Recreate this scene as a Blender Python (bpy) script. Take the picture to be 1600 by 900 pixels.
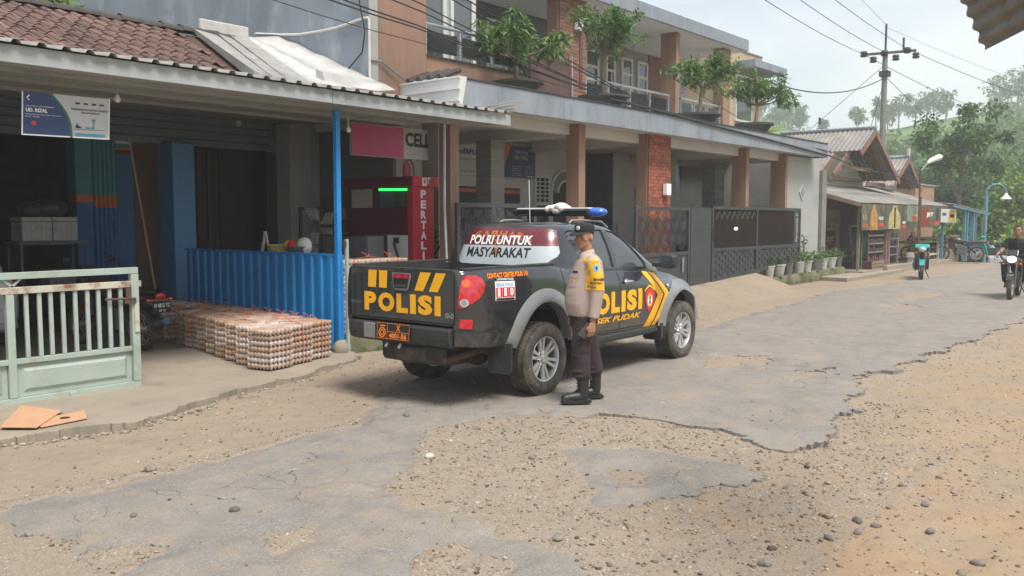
import bpy, bmesh, math, random
import numpy as np
from mathutils import Vector, Matrix, Euler
from mathutils.bvhtree import BVHTree
random.seed(7); RNG = np.random.RandomState(5)
S = bpy.context.scene
for _o in list(bpy.data.objects): bpy.data.objects.remove(_o)
COL = S.collection
PI = math.pi
# ------------------------------------------------------------ camera, sky, sun, exposure
# world axes: +X runs along the street (away from the camera), +Y towards the shop fronts, camera at x=y=0
cam_d = bpy.data.cameras.new('camera'); cam = bpy.data.objects.new('camera', cam_d); COL.objects.link(cam)
cam.location = (0, 0, 1.807)
cam.rotation_euler = (PI/2 - 0.07905, 0, math.radians(39.7 - 90))
cam_d.sensor_width = 36; cam_d.lens = 1367.1/1600*36; cam_d.clip_start = .05; cam_d.clip_end = 4000
S.camera = cam
SUN_EL, SUN_AZ = math.radians(61), math.radians(-108)      # azimuth of the sun measured from +X towards +Y
W = bpy.data.worlds.new("World"); S.world = W; W.use_nodes = True
nt = W.node_tree; nt.nodes.clear()
N = lambda t, **k: nt.nodes.new(t)
out = N('ShaderNodeOutputWorld'); bg = N('ShaderNodeBackground'); bg.inputs[1].default_value = .12
sky = N('ShaderNodeTexSky'); sky.sky_type = 'NISHITA'; sky.sun_disc = False
sky.sun_elevation = SUN_EL; sky.sun_rotation = PI/2 - SUN_AZ
sky.air_density = 1.0; sky.dust_density = 3.0
tc = N('ShaderNodeTexCoord'); mp = N('ShaderNodeMapping'); mp.inputs['Scale'].default_value = (1, 1, 2.6)
nz = N('ShaderNodeTexNoise'); nz.inputs['Scale'].default_value = 2.4; nz.inputs['Detail'].default_value = 5; nz.inputs['Roughness'].default_value = .5
cr = N('ShaderNodeValToRGB'); cr.color_ramp.elements[0].position = .42; cr.color_ramp.elements[1].position = .58
cr.color_ramp.elements[0].color = (3.25, 3.7, 4.35, 1); cr.color_ramp.elements[1].color = (4.75, 4.9, 5.1, 1)
mx = N('ShaderNodeMix'); mx.data_type = 'RGBA'; mx.inputs[0].default_value = .93
nt.links.new(tc.outputs['Generated'], mp.inputs[0]); nt.links.new(mp.outputs[0], nz.inputs[0]); nt.links.new(nz.outputs[0], cr.inputs[0])
nt.links.new(sky.outputs[0], mx.inputs[6]); nt.links.new(cr.outputs[0], mx.inputs[7])
nt.links.new(mx.outputs[2], bg.inputs[0]); nt.links.new(bg.outputs[0], out.inputs[0])
sl = bpy.data.lights.new('sun', 'SUN'); sl.energy = 3.0; sl.angle = math.radians(22); sl.color = (1, .95, .88)
so = bpy.data.objects.new('sun', sl); COL.objects.link(so)
_d = Vector((math.cos(SUN_EL)*math.cos(SUN_AZ), math.cos(SUN_EL)*math.sin(SUN_AZ), math.sin(SUN_EL)))
so.rotation_euler = (-_d).to_track_quat('-Z', 'Y').to_euler(); so.location = (0, 0, 30)
S.view_settings.view_transform = 'Standard'; S.view_settings.look = 'None'
S.view_settings.exposure = 0.87; S.view_settings.gamma = 1
S.render.engine = 'CYCLES'; S.cycles.use_denoising = True; S.cycles.max_bounces = 8; S.cycles.transparent_max_bounces = 16
S.cycles.volume_bounces = 3; S.cycles.sample_clamp_indirect = 6

# ------------------------------------------------------------ materials
MATS = {}
def hexc(r, g, b):
    f = lambda c: ((c/255+.055)/1.055)**2.4 if c > 10 else c/255/12.92
    return (f(r), f(g), f(b))
def mat(name, c1, c2=None, rough=.65, metal=0, scale=4, bump=0, bscale=60, dirt=None, rnd=0, spec=.5, coat=0, stretch=None, emit=None, alpha=None, trans=0, detail=6):
    if name in MATS: return MATS[name]
    m = bpy.data.materials.new(name); m.use_nodes = True; t = m.node_tree; b = t.nodes['Principled BSDF']; L = t.links.new
    b.inputs['Roughness'].default_value = rough; b.inputs['Metallic'].default_value = metal
    b.inputs['Specular IOR Level'].default_value = spec; b.inputs['Coat Weight'].default_value = coat; b.inputs['Coat Roughness'].default_value = .05
    tc = t.nodes.new('ShaderNodeTexCoord'); vec = tc.outputs['Object']
    if stretch:
        mp = t.nodes.new('ShaderNodeMapping'); mp.inputs['Scale'].default_value = stretch; L(vec, mp.inputs[0]); vec = mp.outputs[0]
    c2 = c2 or tuple(x*.82 for x in c1)
    def noise(s, d=detail, r=.6):
        n = t.nodes.new('ShaderNodeTexNoise'); n.inputs['Scale'].default_value = s; n.inputs['Detail'].default_value = d; n.inputs['Roughness'].default_value = r; L(vec, n.inputs[0]); return n.outputs[0]
    def ramp(src, a, c):
        r = t.nodes.new('ShaderNodeMapRange'); r.inputs[1].default_value = a; r.inputs[2].default_value = c; L(src, r.inputs[0]); return r.outputs[0]
    def mix(fac, a, c):
        x = t.nodes.new('ShaderNodeMix'); x.data_type = 'RGBA'
        for i, q in ((6, a), (7, c)):
            if isinstance(q, tuple): x.inputs[i].default_value = (*q, 1)
            else: L(q, x.inputs[i])
        if isinstance(fac, float): x.inputs[0].default_value = fac
        else: L(fac, x.inputs[0])
        return x.outputs[2]
    col = mix(ramp(noise(scale), .35, .65), c1, c2)
    if dirt:
        dc, lo, hi, ds = dirt
        col = mix(ramp(noise(ds, 8, .65), lo, hi), col, dc)
    if rnd:
        oi = t.nodes.new('ShaderNodeObjectInfo'); hs = t.nodes.new('ShaderNodeHueSaturation')
        r = t.nodes.new('ShaderNodeMapRange'); r.inputs[3].default_value = 1-rnd; r.inputs[4].default_value = 1+rnd; L(oi.outputs['Random'], r.inputs[0])
        L(r.outputs[0], hs.inputs['Value']); L(col, hs.inputs['Color']); col = hs.outputs[0]
    L(col, b.inputs['Base Color'])
    if bump:
        bn = t.nodes.new('ShaderNodeBump'); bn.inputs['Strength'].default_value = bump; bn.inputs['Distance'].default_value = .02
        L(noise(bscale, 8), bn.inputs['Height']); L(bn.outputs[0], b.inputs['Normal'])
    if rough < .6:
        rr = t.nodes.new('ShaderNodeMapRange'); rr.inputs[3].default_value = max(.03, rough*.7); rr.inputs[4].default_value = min(1, rough*1.5+.05)
        L(noise(scale*2.3), rr.inputs[0]); L(rr.outputs[0], b.inputs['Roughness'])
    if emit:
        b.inputs['Emission Color'].default_value = (*emit[0], 1); b.inputs['Emission Strength'].default_value = emit[1]
    MATS[name] = m; return m
def glass(name, tint, refl=.12, dens=.25, dcol=(.25,.28,.3)):
    """thin sheet glass: tinted see-through plus a mirror coat by angle"""
    if name in MATS: return MATS[name]
    m = bpy.data.materials.new(name); m.use_nodes = True; t = m.node_tree; t.nodes.clear(); L = t.links.new
    o = t.nodes.new('ShaderNodeOutputMaterial'); tr = t.nodes.new('ShaderNodeBsdfTransparent'); tr.inputs[0].default_value = (*tint, 1)
    gl = t.nodes.new('ShaderNodeBsdfGlossy'); gl.inputs['Roughness'].default_value = .03
    df = t.nodes.new('ShaderNodeBsdfDiffuse'); df.inputs[0].default_value = (*dcol, 1)
    fr = t.nodes.new('ShaderNodeFresnel'); fr.inputs[0].default_value = 1.5
    a = t.nodes.new('ShaderNodeMath'); a.operation = 'ADD'; a.inputs[1].default_value = refl; L(fr.outputs[0], a.inputs[0])
    x0 = t.nodes.new('ShaderNodeMixShader'); x0.inputs[0].default_value = dens; L(tr.outputs[0], x0.inputs[1]); L(df.outputs[0], x0.inputs[2])
    x = t.nodes.new('ShaderNodeMixShader'); L(a.outputs[0], x.inputs[0]); L(x0.outputs[0], x.inputs[1]); L(gl.outputs[0], x.inputs[2]); L(x.outputs[0], o.inputs[0])
    MATS[name] = m; return m
def leafmat(name, c1, c2, scale=1.5, trans=.35):
    if name in MATS: return MATS[name]
    m = bpy.data.materials.new(name); m.use_nodes = True; t = m.node_tree; b = t.nodes['Principled BSDF']; L = t.links.new
    tc = t.nodes.new('ShaderNodeTexCoord'); n = t.nodes.new('ShaderNodeTexNoise'); n.inputs['Scale'].default_value = scale; n.inputs['Detail'].default_value = 3
    g = t.nodes.new('ShaderNodeNewGeometry'); ad = t.nodes.new('ShaderNodeMath'); ad.operation = 'MULTIPLY_ADD'; ad.inputs[1].default_value = .5
    L(tc.outputs['Object'], n.inputs[0]); L(g.outputs['Random Per Island'], ad.inputs[0]); L(n.outputs[0], ad.inputs[2])
    r = t.nodes.new('ShaderNodeMapRange'); r.inputs[1].default_value = .45; r.inputs[2].default_value = 1.05; L(ad.outputs[0], r.inputs[0])
    x = t.nodes.new('ShaderNodeMix'); x.data_type = 'RGBA'; x.inputs[6].default_value = (*c1, 1); x.inputs[7].default_value = (*c2, 1); L(r.outputs[0], x.inputs[0])
    L(x.outputs[2], b.inputs['Base Color']); b.inputs['Roughness'].default_value = .55
    o = t.nodes['Material Output']; tl = t.nodes.new('ShaderNodeBsdfTranslucent'); L(x.outputs[2], tl.inputs[0])
    ms = t.nodes.new('ShaderNodeMixShader'); ms.inputs[0].default_value = trans; L(b.outputs[0], ms.inputs[1]); L(tl.outputs[0], ms.inputs[2]); L(ms.outputs[0], o.inputs[0])
    MATS[name] = m; return m

# ------------------------------------------------------------ objects
WO = {}                                       # object name -> world position of its origin
def thing(name, label, cat, loc=(0, 0, 0), rz=0, group=None, kind=None):
    o = bpy.data.objects.new(name, None); COL.objects.link(o); o.empty_display_size = .2
    o.location = loc; o.rotation_euler = (0, 0, rz); WO[o.name] = Vector(loc)
    return tag(o, label, cat, group, kind)
def tag(o, label=None, cat=None, group=None, kind=None):
    if label: o['label'] = label
    if cat: o['category'] = cat
    if group: o['group'] = group
    if kind: o['kind'] = kind
    return o
def kids(o): return CH.get(o.name, [])
CH = {}
def setpar(o, p):
    o.parent = p; CH.setdefault(p.name, []).append(o)
def copy_tree(o, parent=None):
    c = o.copy(); COL.objects.link(c)
    if parent is not None: setpar(c, parent)
    for ch in list(kids(o)): copy_tree(ch, c)
    return c
class MB:
    def __init__(s): s.v = []; s.f = []; s.m = []; s.cm = 0
    def add(s, vs, fs, M=None):
        b = len(s.v)
        s.v += [tuple(M @ Vector(p)) for p in vs] if M is not None else [tuple(p) for p in vs]
        s.f += [tuple(b+i for i in f) for f in fs]; s.m += [s.cm]*len(fs); return s
    def mat(s, i): s.cm = i; return s
    def box(s, x0, x1, y0, y1, z0, z1, M=None):
        if x0 > x1: x0, x1 = x1, x0
        if y0 > y1: y0, y1 = y1, y0
        if z0 > z1: z0, z1 = z1, z0
        return s.add([(x0,y0,z0),(x1,y0,z0),(x1,y1,z0),(x0,y1,z0),(x0,y0,z1),(x1,y0,z1),(x1,y1,z1),(x0,y1,z1)],
                     [(3,2,1,0),(4,5,6,7),(0,1,5,4),(1,2,6,5),(2,3,7,6),(3,0,4,7)], M)
    def ring(s, pts, r, n=8, cap=True, M=None):
        """tube along pts; r a number or a list"""
        pts = [Vector(p) for p in pts]; k = len(pts); rs = r if isinstance(r, (list, tuple)) else [r]*k
        vs = []; fs = []; up = None
        for i, p in enumerate(pts):
            d = (pts[min(i+1, k-1)] - pts[max(i-1, 0)]).normalized()
            if up is None: up = d.orthogonal().normalized()
            a = (up - d*up.dot(d))
            a = a.normalized() if a.length > 1e-6 else d.orthogonal().normalized(); up = a; b = d.cross(a)
            for j in range(n):
                th = 2*PI*j/n; vs.append(p + (a*math.cos(th) + b*math.sin(th))*rs[i])
        for i in range(k-1):
            for j in range(n):
                q = (j+1) % n; fs.append((i*n+j, i*n+q, (i+1)*n+q, (i+1)*n+j))
        if cap: fs.append(tuple(range(n-1, -1, -1))); fs.append(tuple((k-1)*n+j for j in range(n)))
        return s.add(vs, fs, M)
    def bar(s, p, q, w, h=None):
        """rectangular bar from p to q"""
        h = h or w; p = Vector(p); q = Vector(q); d = (q-p).normalized()
        up = Vector((0, 0, 1)) if abs(d.z) < .9 else Vector((0, 1, 0))
        a = d.cross(up).normalized()*w/2; b = a.cross(d).normalized()*h/2
        vs = [p-a-b, p+a-b, p+a+b, p-a+b, q-a-b, q+a-b, q+a+b, q-a+b]
        return s.add(vs, [(3,2,1,0),(4,5,6,7),(0,1,5,4),(1,2,6,5),(2,3,7,6),(3,0,4,7)])
    def lathe(s, prof, n=20, M=None, cap=True):
        """profile [(r,z)] around Z"""
        vs = []; fs = []; k = len(prof)
        for r, z in prof:
            for j in range(n): vs.append((r*math.cos(2*PI*j/n), r*math.sin(2*PI*j/n), z))
        for i in range(k-1):
            for j in range(n):
                q = (j+1) % n; fs.append((i*n+j, i*n+q, (i+1)*n+q, (i+1)*n+j))
        if cap:
            if prof[0][0] > 1e-4: fs.append(tuple(range(n-1, -1, -1)))
            if prof[-1][0] > 1e-4: fs.append(tuple((k-1)*n+j for j in range(n)))
        return s.add(vs, fs, M)
    def prism(s, poly, a, b, plane='xz', M=None):
        """extrude 2-D polygon along the third axis from a to b"""
        n = len(poly)
        def P(u, v, w): return {'xz': (u, w, v), 'yz': (w, u, v), 'xy': (u, v, w)}[plane]
        vs = [P(u, v, a) for u, v in poly] + [P(u, v, b) for u, v in poly]
        fs = [tuple(range(n)), tuple(range(2*n-1, n-1, -1))] + [(i, i+n, (i+1) % n+n, (i+1) % n) for i in range(n)]
        return s.add(vs, fs, M)
    def grid(s, rows, close=False, M=None):
        """rows of equal-length point lists"""
        k = len(rows); n = len(rows[0]); vs = [p for r in rows for p in r]; fs = []
        for i in range(k-1):
            for j in range(n if close else n-1):
                q = (j+1) % n; fs.append((i*n+j, i*n+q, (i+1)*n+q, (i+1)*n+j))
        return s.add(vs, fs, M)
    def sphere(s, c, r, n=12, m=8, M=None):
        rr = r if isinstance(r, (tuple, list)) else (r, r, r); c = Vector(c)
        prof = [(math.sin(PI*i/m), -math.cos(PI*i/m)) for i in range(m+1)]
        rows = [[(c.x+rr[0]*a*math.cos(2*PI*j/n), c.y+rr[1]*a*math.sin(2*PI*j/n), c.z+rr[2]*z) for j in range(n)] for a, z in prof]
        return s.grid(rows, True, M)
    def mesh(s, name):
        me = bpy.data.meshes.new(name); me.from_pydata(s.v, [], s.f); return me
    def build(s, name, m, parent=None, world=True, smooth=None, bev=0, label=None, cat=None, group=None, kind=None, fix=True, bseg=2):
        me = s.mesh(name); ms = m if isinstance(m, (list, tuple)) else [m]
        for q in ms: me.materials.append(q)
        if len(ms) > 1: me.polygons.foreach_set('material_index', s.m)
        if fix:
            bm = bmesh.new(); bm.from_mesh(me); bmesh.ops.remove_doubles(bm, verts=bm.verts, dist=1e-5)
            bmesh.ops.recalc_face_normals(bm, faces=bm.faces); bm.to_mesh(me); bm.free()
        if smooth is not None:
            me.polygons.foreach_set('use_smooth', [True]*len(me.polygons)); me.set_sharp_from_angle(angle=math.radians(smooth))
        o = bpy.data.objects.new(name, me); COL.objects.link(o)
        if parent is not None:
            setpar(o, parent)
            if world: o.location = -WO.get(parent.name, Vector()); WO[o.name] = Vector()
            else: WO[o.name] = WO.get(parent.name, Vector()).copy()
        else: WO[o.name] = Vector()
        if bev:
            b = o.modifiers.new('bevel', 'BEVEL'); b.width = bev; b.segments = bseg; b.limit_method = 'ANGLE'; b.angle_limit = math.radians(40)
        if name in ('lettering','sidewall_lettering','sticker_lettering','armband_lettering','plate_lettering','lettering_outline') and not kind: kind = 'stuff'
        return tag(o, label, cat, group, kind)
def box(name, m, parent, x0, x1, y0, y1, z0, z1, bev=0, **k): return MB().box(x0, x1, y0, y1, z0, z1).build(name, m, parent, bev=bev, **k)
def pbox(parent, name, m, *a, **k): return box(name, m, parent, *a, **k)
def nmesh(name, V, F, m, smooth=False):
    """fast numpy mesh (tris or quads)"""
    me = bpy.data.meshes.new(name); V = np.asarray(V, np.float32); F = np.asarray(F, np.int32); k = F.shape[1]
    me.vertices.add(len(V)); me.vertices.foreach_set('co', V.ravel())
    me.loops.add(F.size); me.loops.foreach_set('vertex_index', F.ravel())
    me.polygons.add(len(F)); me.polygons.foreach_set('loop_start', np.arange(0, F.size, k, dtype=np.int32)); me.polygons.foreach_set('loop_total', np.full(len(F), k, np.int32))
    me.update(calc_edges=True)
    if smooth: me.polygons.foreach_set('use_smooth', np.ones(len(F), bool))
    me.materials.append(m); o = bpy.data.objects.new(name, me); COL.objects.link(o); WO[o.name] = Vector(); return o
# flat lettering: returns (verts2d, faces) fitted in a w x h box with its origin at the lower left
TXT = {}
def text2d(s, w, h, bold=0.0, shear=0.0, align_w=True):
    key = (s, bold, shear)
    if key not in TXT:
        c = bpy.data.curves.new('lettering', 'FONT'); c.body = s; c.size = 1; c.offset = bold; c.shear = shear; c.fill_mode = 'FRONT'; c.resolution_u = 3
        o = bpy.data.objects.new('lettering', c); me = bpy.data.meshes.new_from_object(o)
        v = [(p.co.x, p.co.y) for p in me.vertices]; f = [tuple(p.vertices) for p in me.polygons]
        bpy.data.objects.remove(o); bpy.data.curves.remove(c); bpy.data.meshes.remove(me); TXT[key] = (v, f)
    v, f = TXT[key]
    if not v: return [], []
    x0 = min(p[0] for p in v); x1 = max(p[0] for p in v); y0 = min(p[1] for p in v); y1 = max(p[1] for p in v)
    sy = h/(y1-y0); sx = w/(x1-x0) if align_w else sy
    return [((x-x0)*sx, (y-y0)*sy) for x, y in v], f
def lettering(mb, s, o, U, V, w, h, bold=0, shear=0, lift=.003, fitw=True):
    """text from lower-left o along unit U, up unit V"""
    v, f = text2d(s, w, h, bold, shear, fitw); o = Vector(o); U = Vector(U); V = Vector(V); n = U.cross(V)*lift
    return mb.add([o+U*a+V*b+n for a, b in v], f)
def rect(mb, o, U, V, w, h, lift=.002):
    o = Vector(o); U = Vector(U); V = Vector(V); n = U.cross(V)*lift
    return mb.add([o+n, o+U*w+n, o+U*w+V*h+n, o+V*h+n], [(0, 1, 2, 3)])
def poly(mb, o, U, V, pts, lift=.002):
    o = Vector(o); U = Vector(U); V = Vector(V); n = U.cross(V)*lift
    return mb.add([o+U*a+V*b+n for a, b in pts], [tuple(range(len(pts)))])
def lerp(a, b, t): return a+(b-a)*t
def smooth01(x): x = max(0, min(1, x)); return x*x*(3-2*x)
# value noise for numpy
_P = np.random.RandomState(3).rand(256, 256)
def vnoise(x, y):
    x = np.asarray(x, float); y = np.asarray(y, float); xi = np.floor(x).astype(int); yi = np.floor(y).astype(int); fx = x-xi; fy = y-yi
    fx = fx*fx*(3-2*fx); fy = fy*fy*(3-2*fy); g = lambda i, j: _P[(xi+i) % 256, (yi+j) % 256]
    return (g(0,0)*(1-fx)+g(1,0)*fx)*(1-fy)+(g(0,1)*(1-fx)+g(1,1)*fx)*fy
def fbm(x, y, o=4):
    a = .5; r = 0
    for k in range(o): r = r + a*(vnoise(x*2**k+17*k, y*2**k+5*k)-.5); a *= .5
    return r
M_PAINT = mat('charcoal_paint', (.030,.032,.040), (.026,.028,.035), rough=.18, metal=.35, scale=2, coat=1, dirt=((.14,.125,.11), .68, 1.1, 3))
M_SILV = mat('silver_plastic', (.26,.265,.27), (.23,.235,.24), rough=.38, metal=.35, scale=3, dirt=((.2,.18,.15), .6, .9, 4))
M_BLK = mat('black_plastic', (.02,.02,.022), (.03,.03,.03), rough=.5, scale=5, dirt=((.12,.105,.085), .55, .9, 5))
M_GAP = mat('panel_gap', (.006,.006,.006), rough=.8)
M_TYRE = mat('tyre_rubber', (.045,.043,.04), (.085,.077,.066), rough=.85, scale=6, dirt=((.17,.145,.115), .5, .8, 5), bump=.2, bscale=120, spec=.25)
M_RIM = mat('alloy', (.62,.62,.62), (.5,.5,.5), rough=.32, metal=.75, scale=7, dirt=((.2,.17,.13), .62, .9, 9))
M_YEL = mat('yellow_vinyl', (.85,.42,.008), (.83,.40,.008), rough=.4, scale=3)
M_ORG = mat('orange_vinyl', (.82,.22,.01), (.78,.2,.01), rough=.45)
M_WHT = mat('white_print', (.8,.8,.8), (.76,.76,.76), rough=.45)
M_INK = mat('black_ink', (.012,.012,.014), rough=.5)
M_RED = mat('red_print', (.62,.02,.03), (.58,.02,.03), rough=.4)
M_MAROON = mat('maroon_film', (.13,.012,.022), (.12,.012,.02), rough=.25, coat=.3)
M_GFILM = mat('pale_film', (.42,.48,.5), (.4,.45,.47), rough=.25, coat=.3)
M_LBLUE = mat('sky_blue_print', (.16,.4,.68), rough=.5)
M_REDL = mat('red_lens', (.62,.010,.03), (.30,.004,.012), rough=.1, coat=1, scale=22)
M_AMB = mat('amber_lens', (.70,.13,.01), (.55,.06,.01), rough=.12, coat=1, scale=20)
M_CLR = mat('clear_lens', (.6,.62,.63), (.4,.42,.43), rough=.08, metal=.3, coat=1, scale=20)
M_BLUL = mat('blue_lens', (.01,.09,.55), (.02,.16,.7), rough=.08, coat=1, scale=14)
M_CHR = mat('chrome', (.75,.75,.76), rough=.12, metal=1)
M_RUST = mat('rusty_metal', (.12,.06,.03), (.07,.05,.04), rough=.85, bump=.3)
M_SEAT = mat('seat_fabric', (.06,.062,.066), (.04,.042,.045), rough=.9)
G_TINT = glass('tinted_glass', (.42,.5,.48), refl=.06, dens=.22)
M_TLET = mat('dusty_white_rubber', (.24,.225,.2), (.09,.085,.08), rough=.8, scale=20)
# ------------------------------------------------------------ ground, road, concrete apron, gravel, hills
PB = [(1.4,5.89),(2.09,5.94),(2.57,5.94),(3.09,5.95),(4.12,5.99),(5.34,5.96),(5.2,5.3),(4.85,5.11),(4.21,4.47),(3.79,4.3),(3.87,3.79),(3.78,3.19),(3.79,2.69),(3.61,2.33),(2.97,2.11),(.5,1.2),(-3,4.44),(-3,5.9)]
PI_ = [(5.34,4.11),(5.23,3.9),(5.14,3.53),(4.8,3.3),(4.51,3.12),(4.67,2.92),(5.01,2.79),(5.26,2.64),(5.68,2.58),(5.92,2.54),(5.98,2.8),(5.99,3.07),(6.09,3.46),(6.05,3.73),(5.7,3.87)]
PA = [(4.9,5.9),(5.37,6.35),(6.32,6.95),(7.66,7.5),(9.87,7.03),(12.93,6.76),(17.07,7.36),(21.88,7.77),(26.42,7.55),(32.58,7.25),(38.52,7.21),(60,8.5),(90,12),(90,6),(60,3.6),(36,2.6),(25,2.7),(15,2.94),(12.39,3.1),(10.73,3.18),(9.72,3.14),(8.38,2.73),(7.72,2.71),(7.03,2.54),(6.66,2.76),(6.74,3.16),(6.78,3.54),(6.84,3.95),(6.69,4.34),(6.44,4.73),(6.09,5.06),(5.77,5.24),(5.41,5.29),(5.15,5.3)]
HOLES = [[(10.27,5.23),(10.6,5.17),(10.87,4.76),(10.3,4.42),(9.95,4.68),(9.84,4.97)],[(10.16,4.0),(10.57,3.73),(10.09,3.55),(9.88,3.81)],[(1.9,5.71),(2.05,5.27),(2.08,4.77),(2.36,4.54),(2.15,4.41),(1.76,4.56),(1.58,4.78)],[(2.83,4.26),(3.14,4.13),(3.03,3.93),(2.78,4.0)],[(3.18,3.31),(3.47,3.25),(3.49,2.94),(3.17,2.8),(2.93,3.1)],[(5.22,3.38),(5.33,3.18),(5.12,3.1),(5.07,3.25)],
         [(18.5,5.6),(19.6,5.4),(19.2,4.9),(18.4,5.1)],[(21.5,6.2),(23.4,5.7),(22.6,5.4),(21.2,5.8)]]
CR = [(-6,7.2),(1.98,7.41),(2.72,7.67),(2.92,7.43),(3.18,7.45),(3.44,7.42),(3.62,7.34),(3.96,7.43),(4.36,7.57),(4.85,7.81),(5.29,7.91),(6.0,8.09),(6.95,8.45),(7.4,8.62),(7.45,9.0),(7.45,15),(-6,15)]
def sdist(poly, X, Y):
    """signed distance, positive inside"""
    d = np.full(X.shape, 1e9); ins = np.zeros(X.shape, bool); n = len(poly)
    for i in range(n):
        ax, ay = poly[i]; bx, by = poly[(i+1) % n]; ex, ey = bx-ax, by-ay
        t = np.clip(((X-ax)*ex+(Y-ay)*ey)/(ex*ex+ey*ey+1e-12), 0, 1)
        d = np.minimum(d, np.hypot(X-ax-t*ex, Y-ay-t*ey))
        if ay != by:
            c = ((ay > Y) != (by > Y)) & (X < (bx-ax)*(Y-ay)/(by-ay)+ax); ins ^= c
    return np.where(ins, d, -d)
def rough_edge(X, Y, a): return a*(fbm(X*3, Y*3, 4)*1.6+fbm(X*12+9, Y*12, 3)*.45+fbm(X*31+2, Y*31, 2)*.22)
def asphalt_sd(X, Y):
    d = np.maximum(np.maximum(sdist(PB, X, Y), sdist(PI_, X, Y)), sdist(PA, X, Y))
    for h in HOLES: d = np.minimum(d, -sdist(h, X, Y))
    return d + rough_edge(X, Y, .27)
def ramp_h(X, Y):
    hx = np.interp(X, [9.5, 13, 17.6, 21.2, 21.9], [.05, .18, .30, .45, .0])
    t = np.clip((Y-7.7)/1.8, 0, 1); return hx*t*t*(2.2-1.2*t)
def drop(X): t = np.clip((X-40)/11, 0, 1); return 1.25*t*t*(3-2*t)
def common_z(X, Y):
    near = np.clip(1-np.hypot(X, Y)/26, 0, 1)
    return fbm(X*.35, Y*.35, 3)*.03 + near*fbm(X*1.6, Y*1.6, 3)*.04 - drop(X)
def ground_z(X, Y, sd):
    near = np.clip(1-np.hypot(X, Y)/26, 0, 1); off = np.clip(-sd/.12, 0, 1)
    z = common_z(X, Y) + ramp_h(X, Y) - .02*np.clip(sd/.05, 0, 1)
    z = z + near*off*(fbm(X*3.2, Y*3.2, 3)*.05 + fbm(X*9, Y*9, 3)*.034 + fbm(X*30, Y*30, 2)*.014 - .010)
    return z + np.clip((1.5-Y)/6, 0, 1)*.06 - near*.03*np.exp(-((Y-1.9-.1*X)/.35)**2)*(X > 0)
def axis(segs):
    a = []
    for x0, x1, st in segs: a += list(np.arange(x0, x1-1e-6, st))
    return np.array(a)
xs = np.concatenate([-np.geomspace(900, 3, 20), axis([(-2, 2, .12), (2, 9, .028), (9, 14, .045), (14, 24, .11), (24, 50, .4), (50, 120, 3)]), np.geomspace(120, 900, 10)])
ys = np.concatenate([-np.geomspace(900, 4.2, 22), axis([(-4, 0, .05), (0, 8.7, .028), (8.7, 11, .08), (11, 30, 1)]), np.geomspace(30, 900, 16)])
GX, GY = np.meshgrid(xs, ys, indexing='ij')
SD = np.full(GX.shape, -50.)
near = (GX > -4) & (GX < 95) & (GY > -1) & (GY < 14)
SD[near] = asphalt_sd(GX[near], GY[near])
GZ = ground_z(GX, GY, SD) - .012
GZ = np.where(np.hypot(GX, GY) > 60, -drop(GX)-.3, GZ)
nx, ny = GX.shape
def quads(nx, ny, keep=None):
    I, J = np.meshgrid(np.arange(nx-1), np.arange(ny-1), indexing='ij')
    if keep is not None: I = I[keep]; J = J[keep]
    I = I.ravel(); J = J.ravel()
    return np.stack([I*ny+J, (I+1)*ny+J, (I+1)*ny+J+1, I*ny+J+1], 1)
def addcol(o, name, val):
    a = o.data.attributes.new(name, 'FLOAT', 'POINT'); a.data.foreach_set('value', np.asarray(val, np.float32).ravel())

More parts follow.
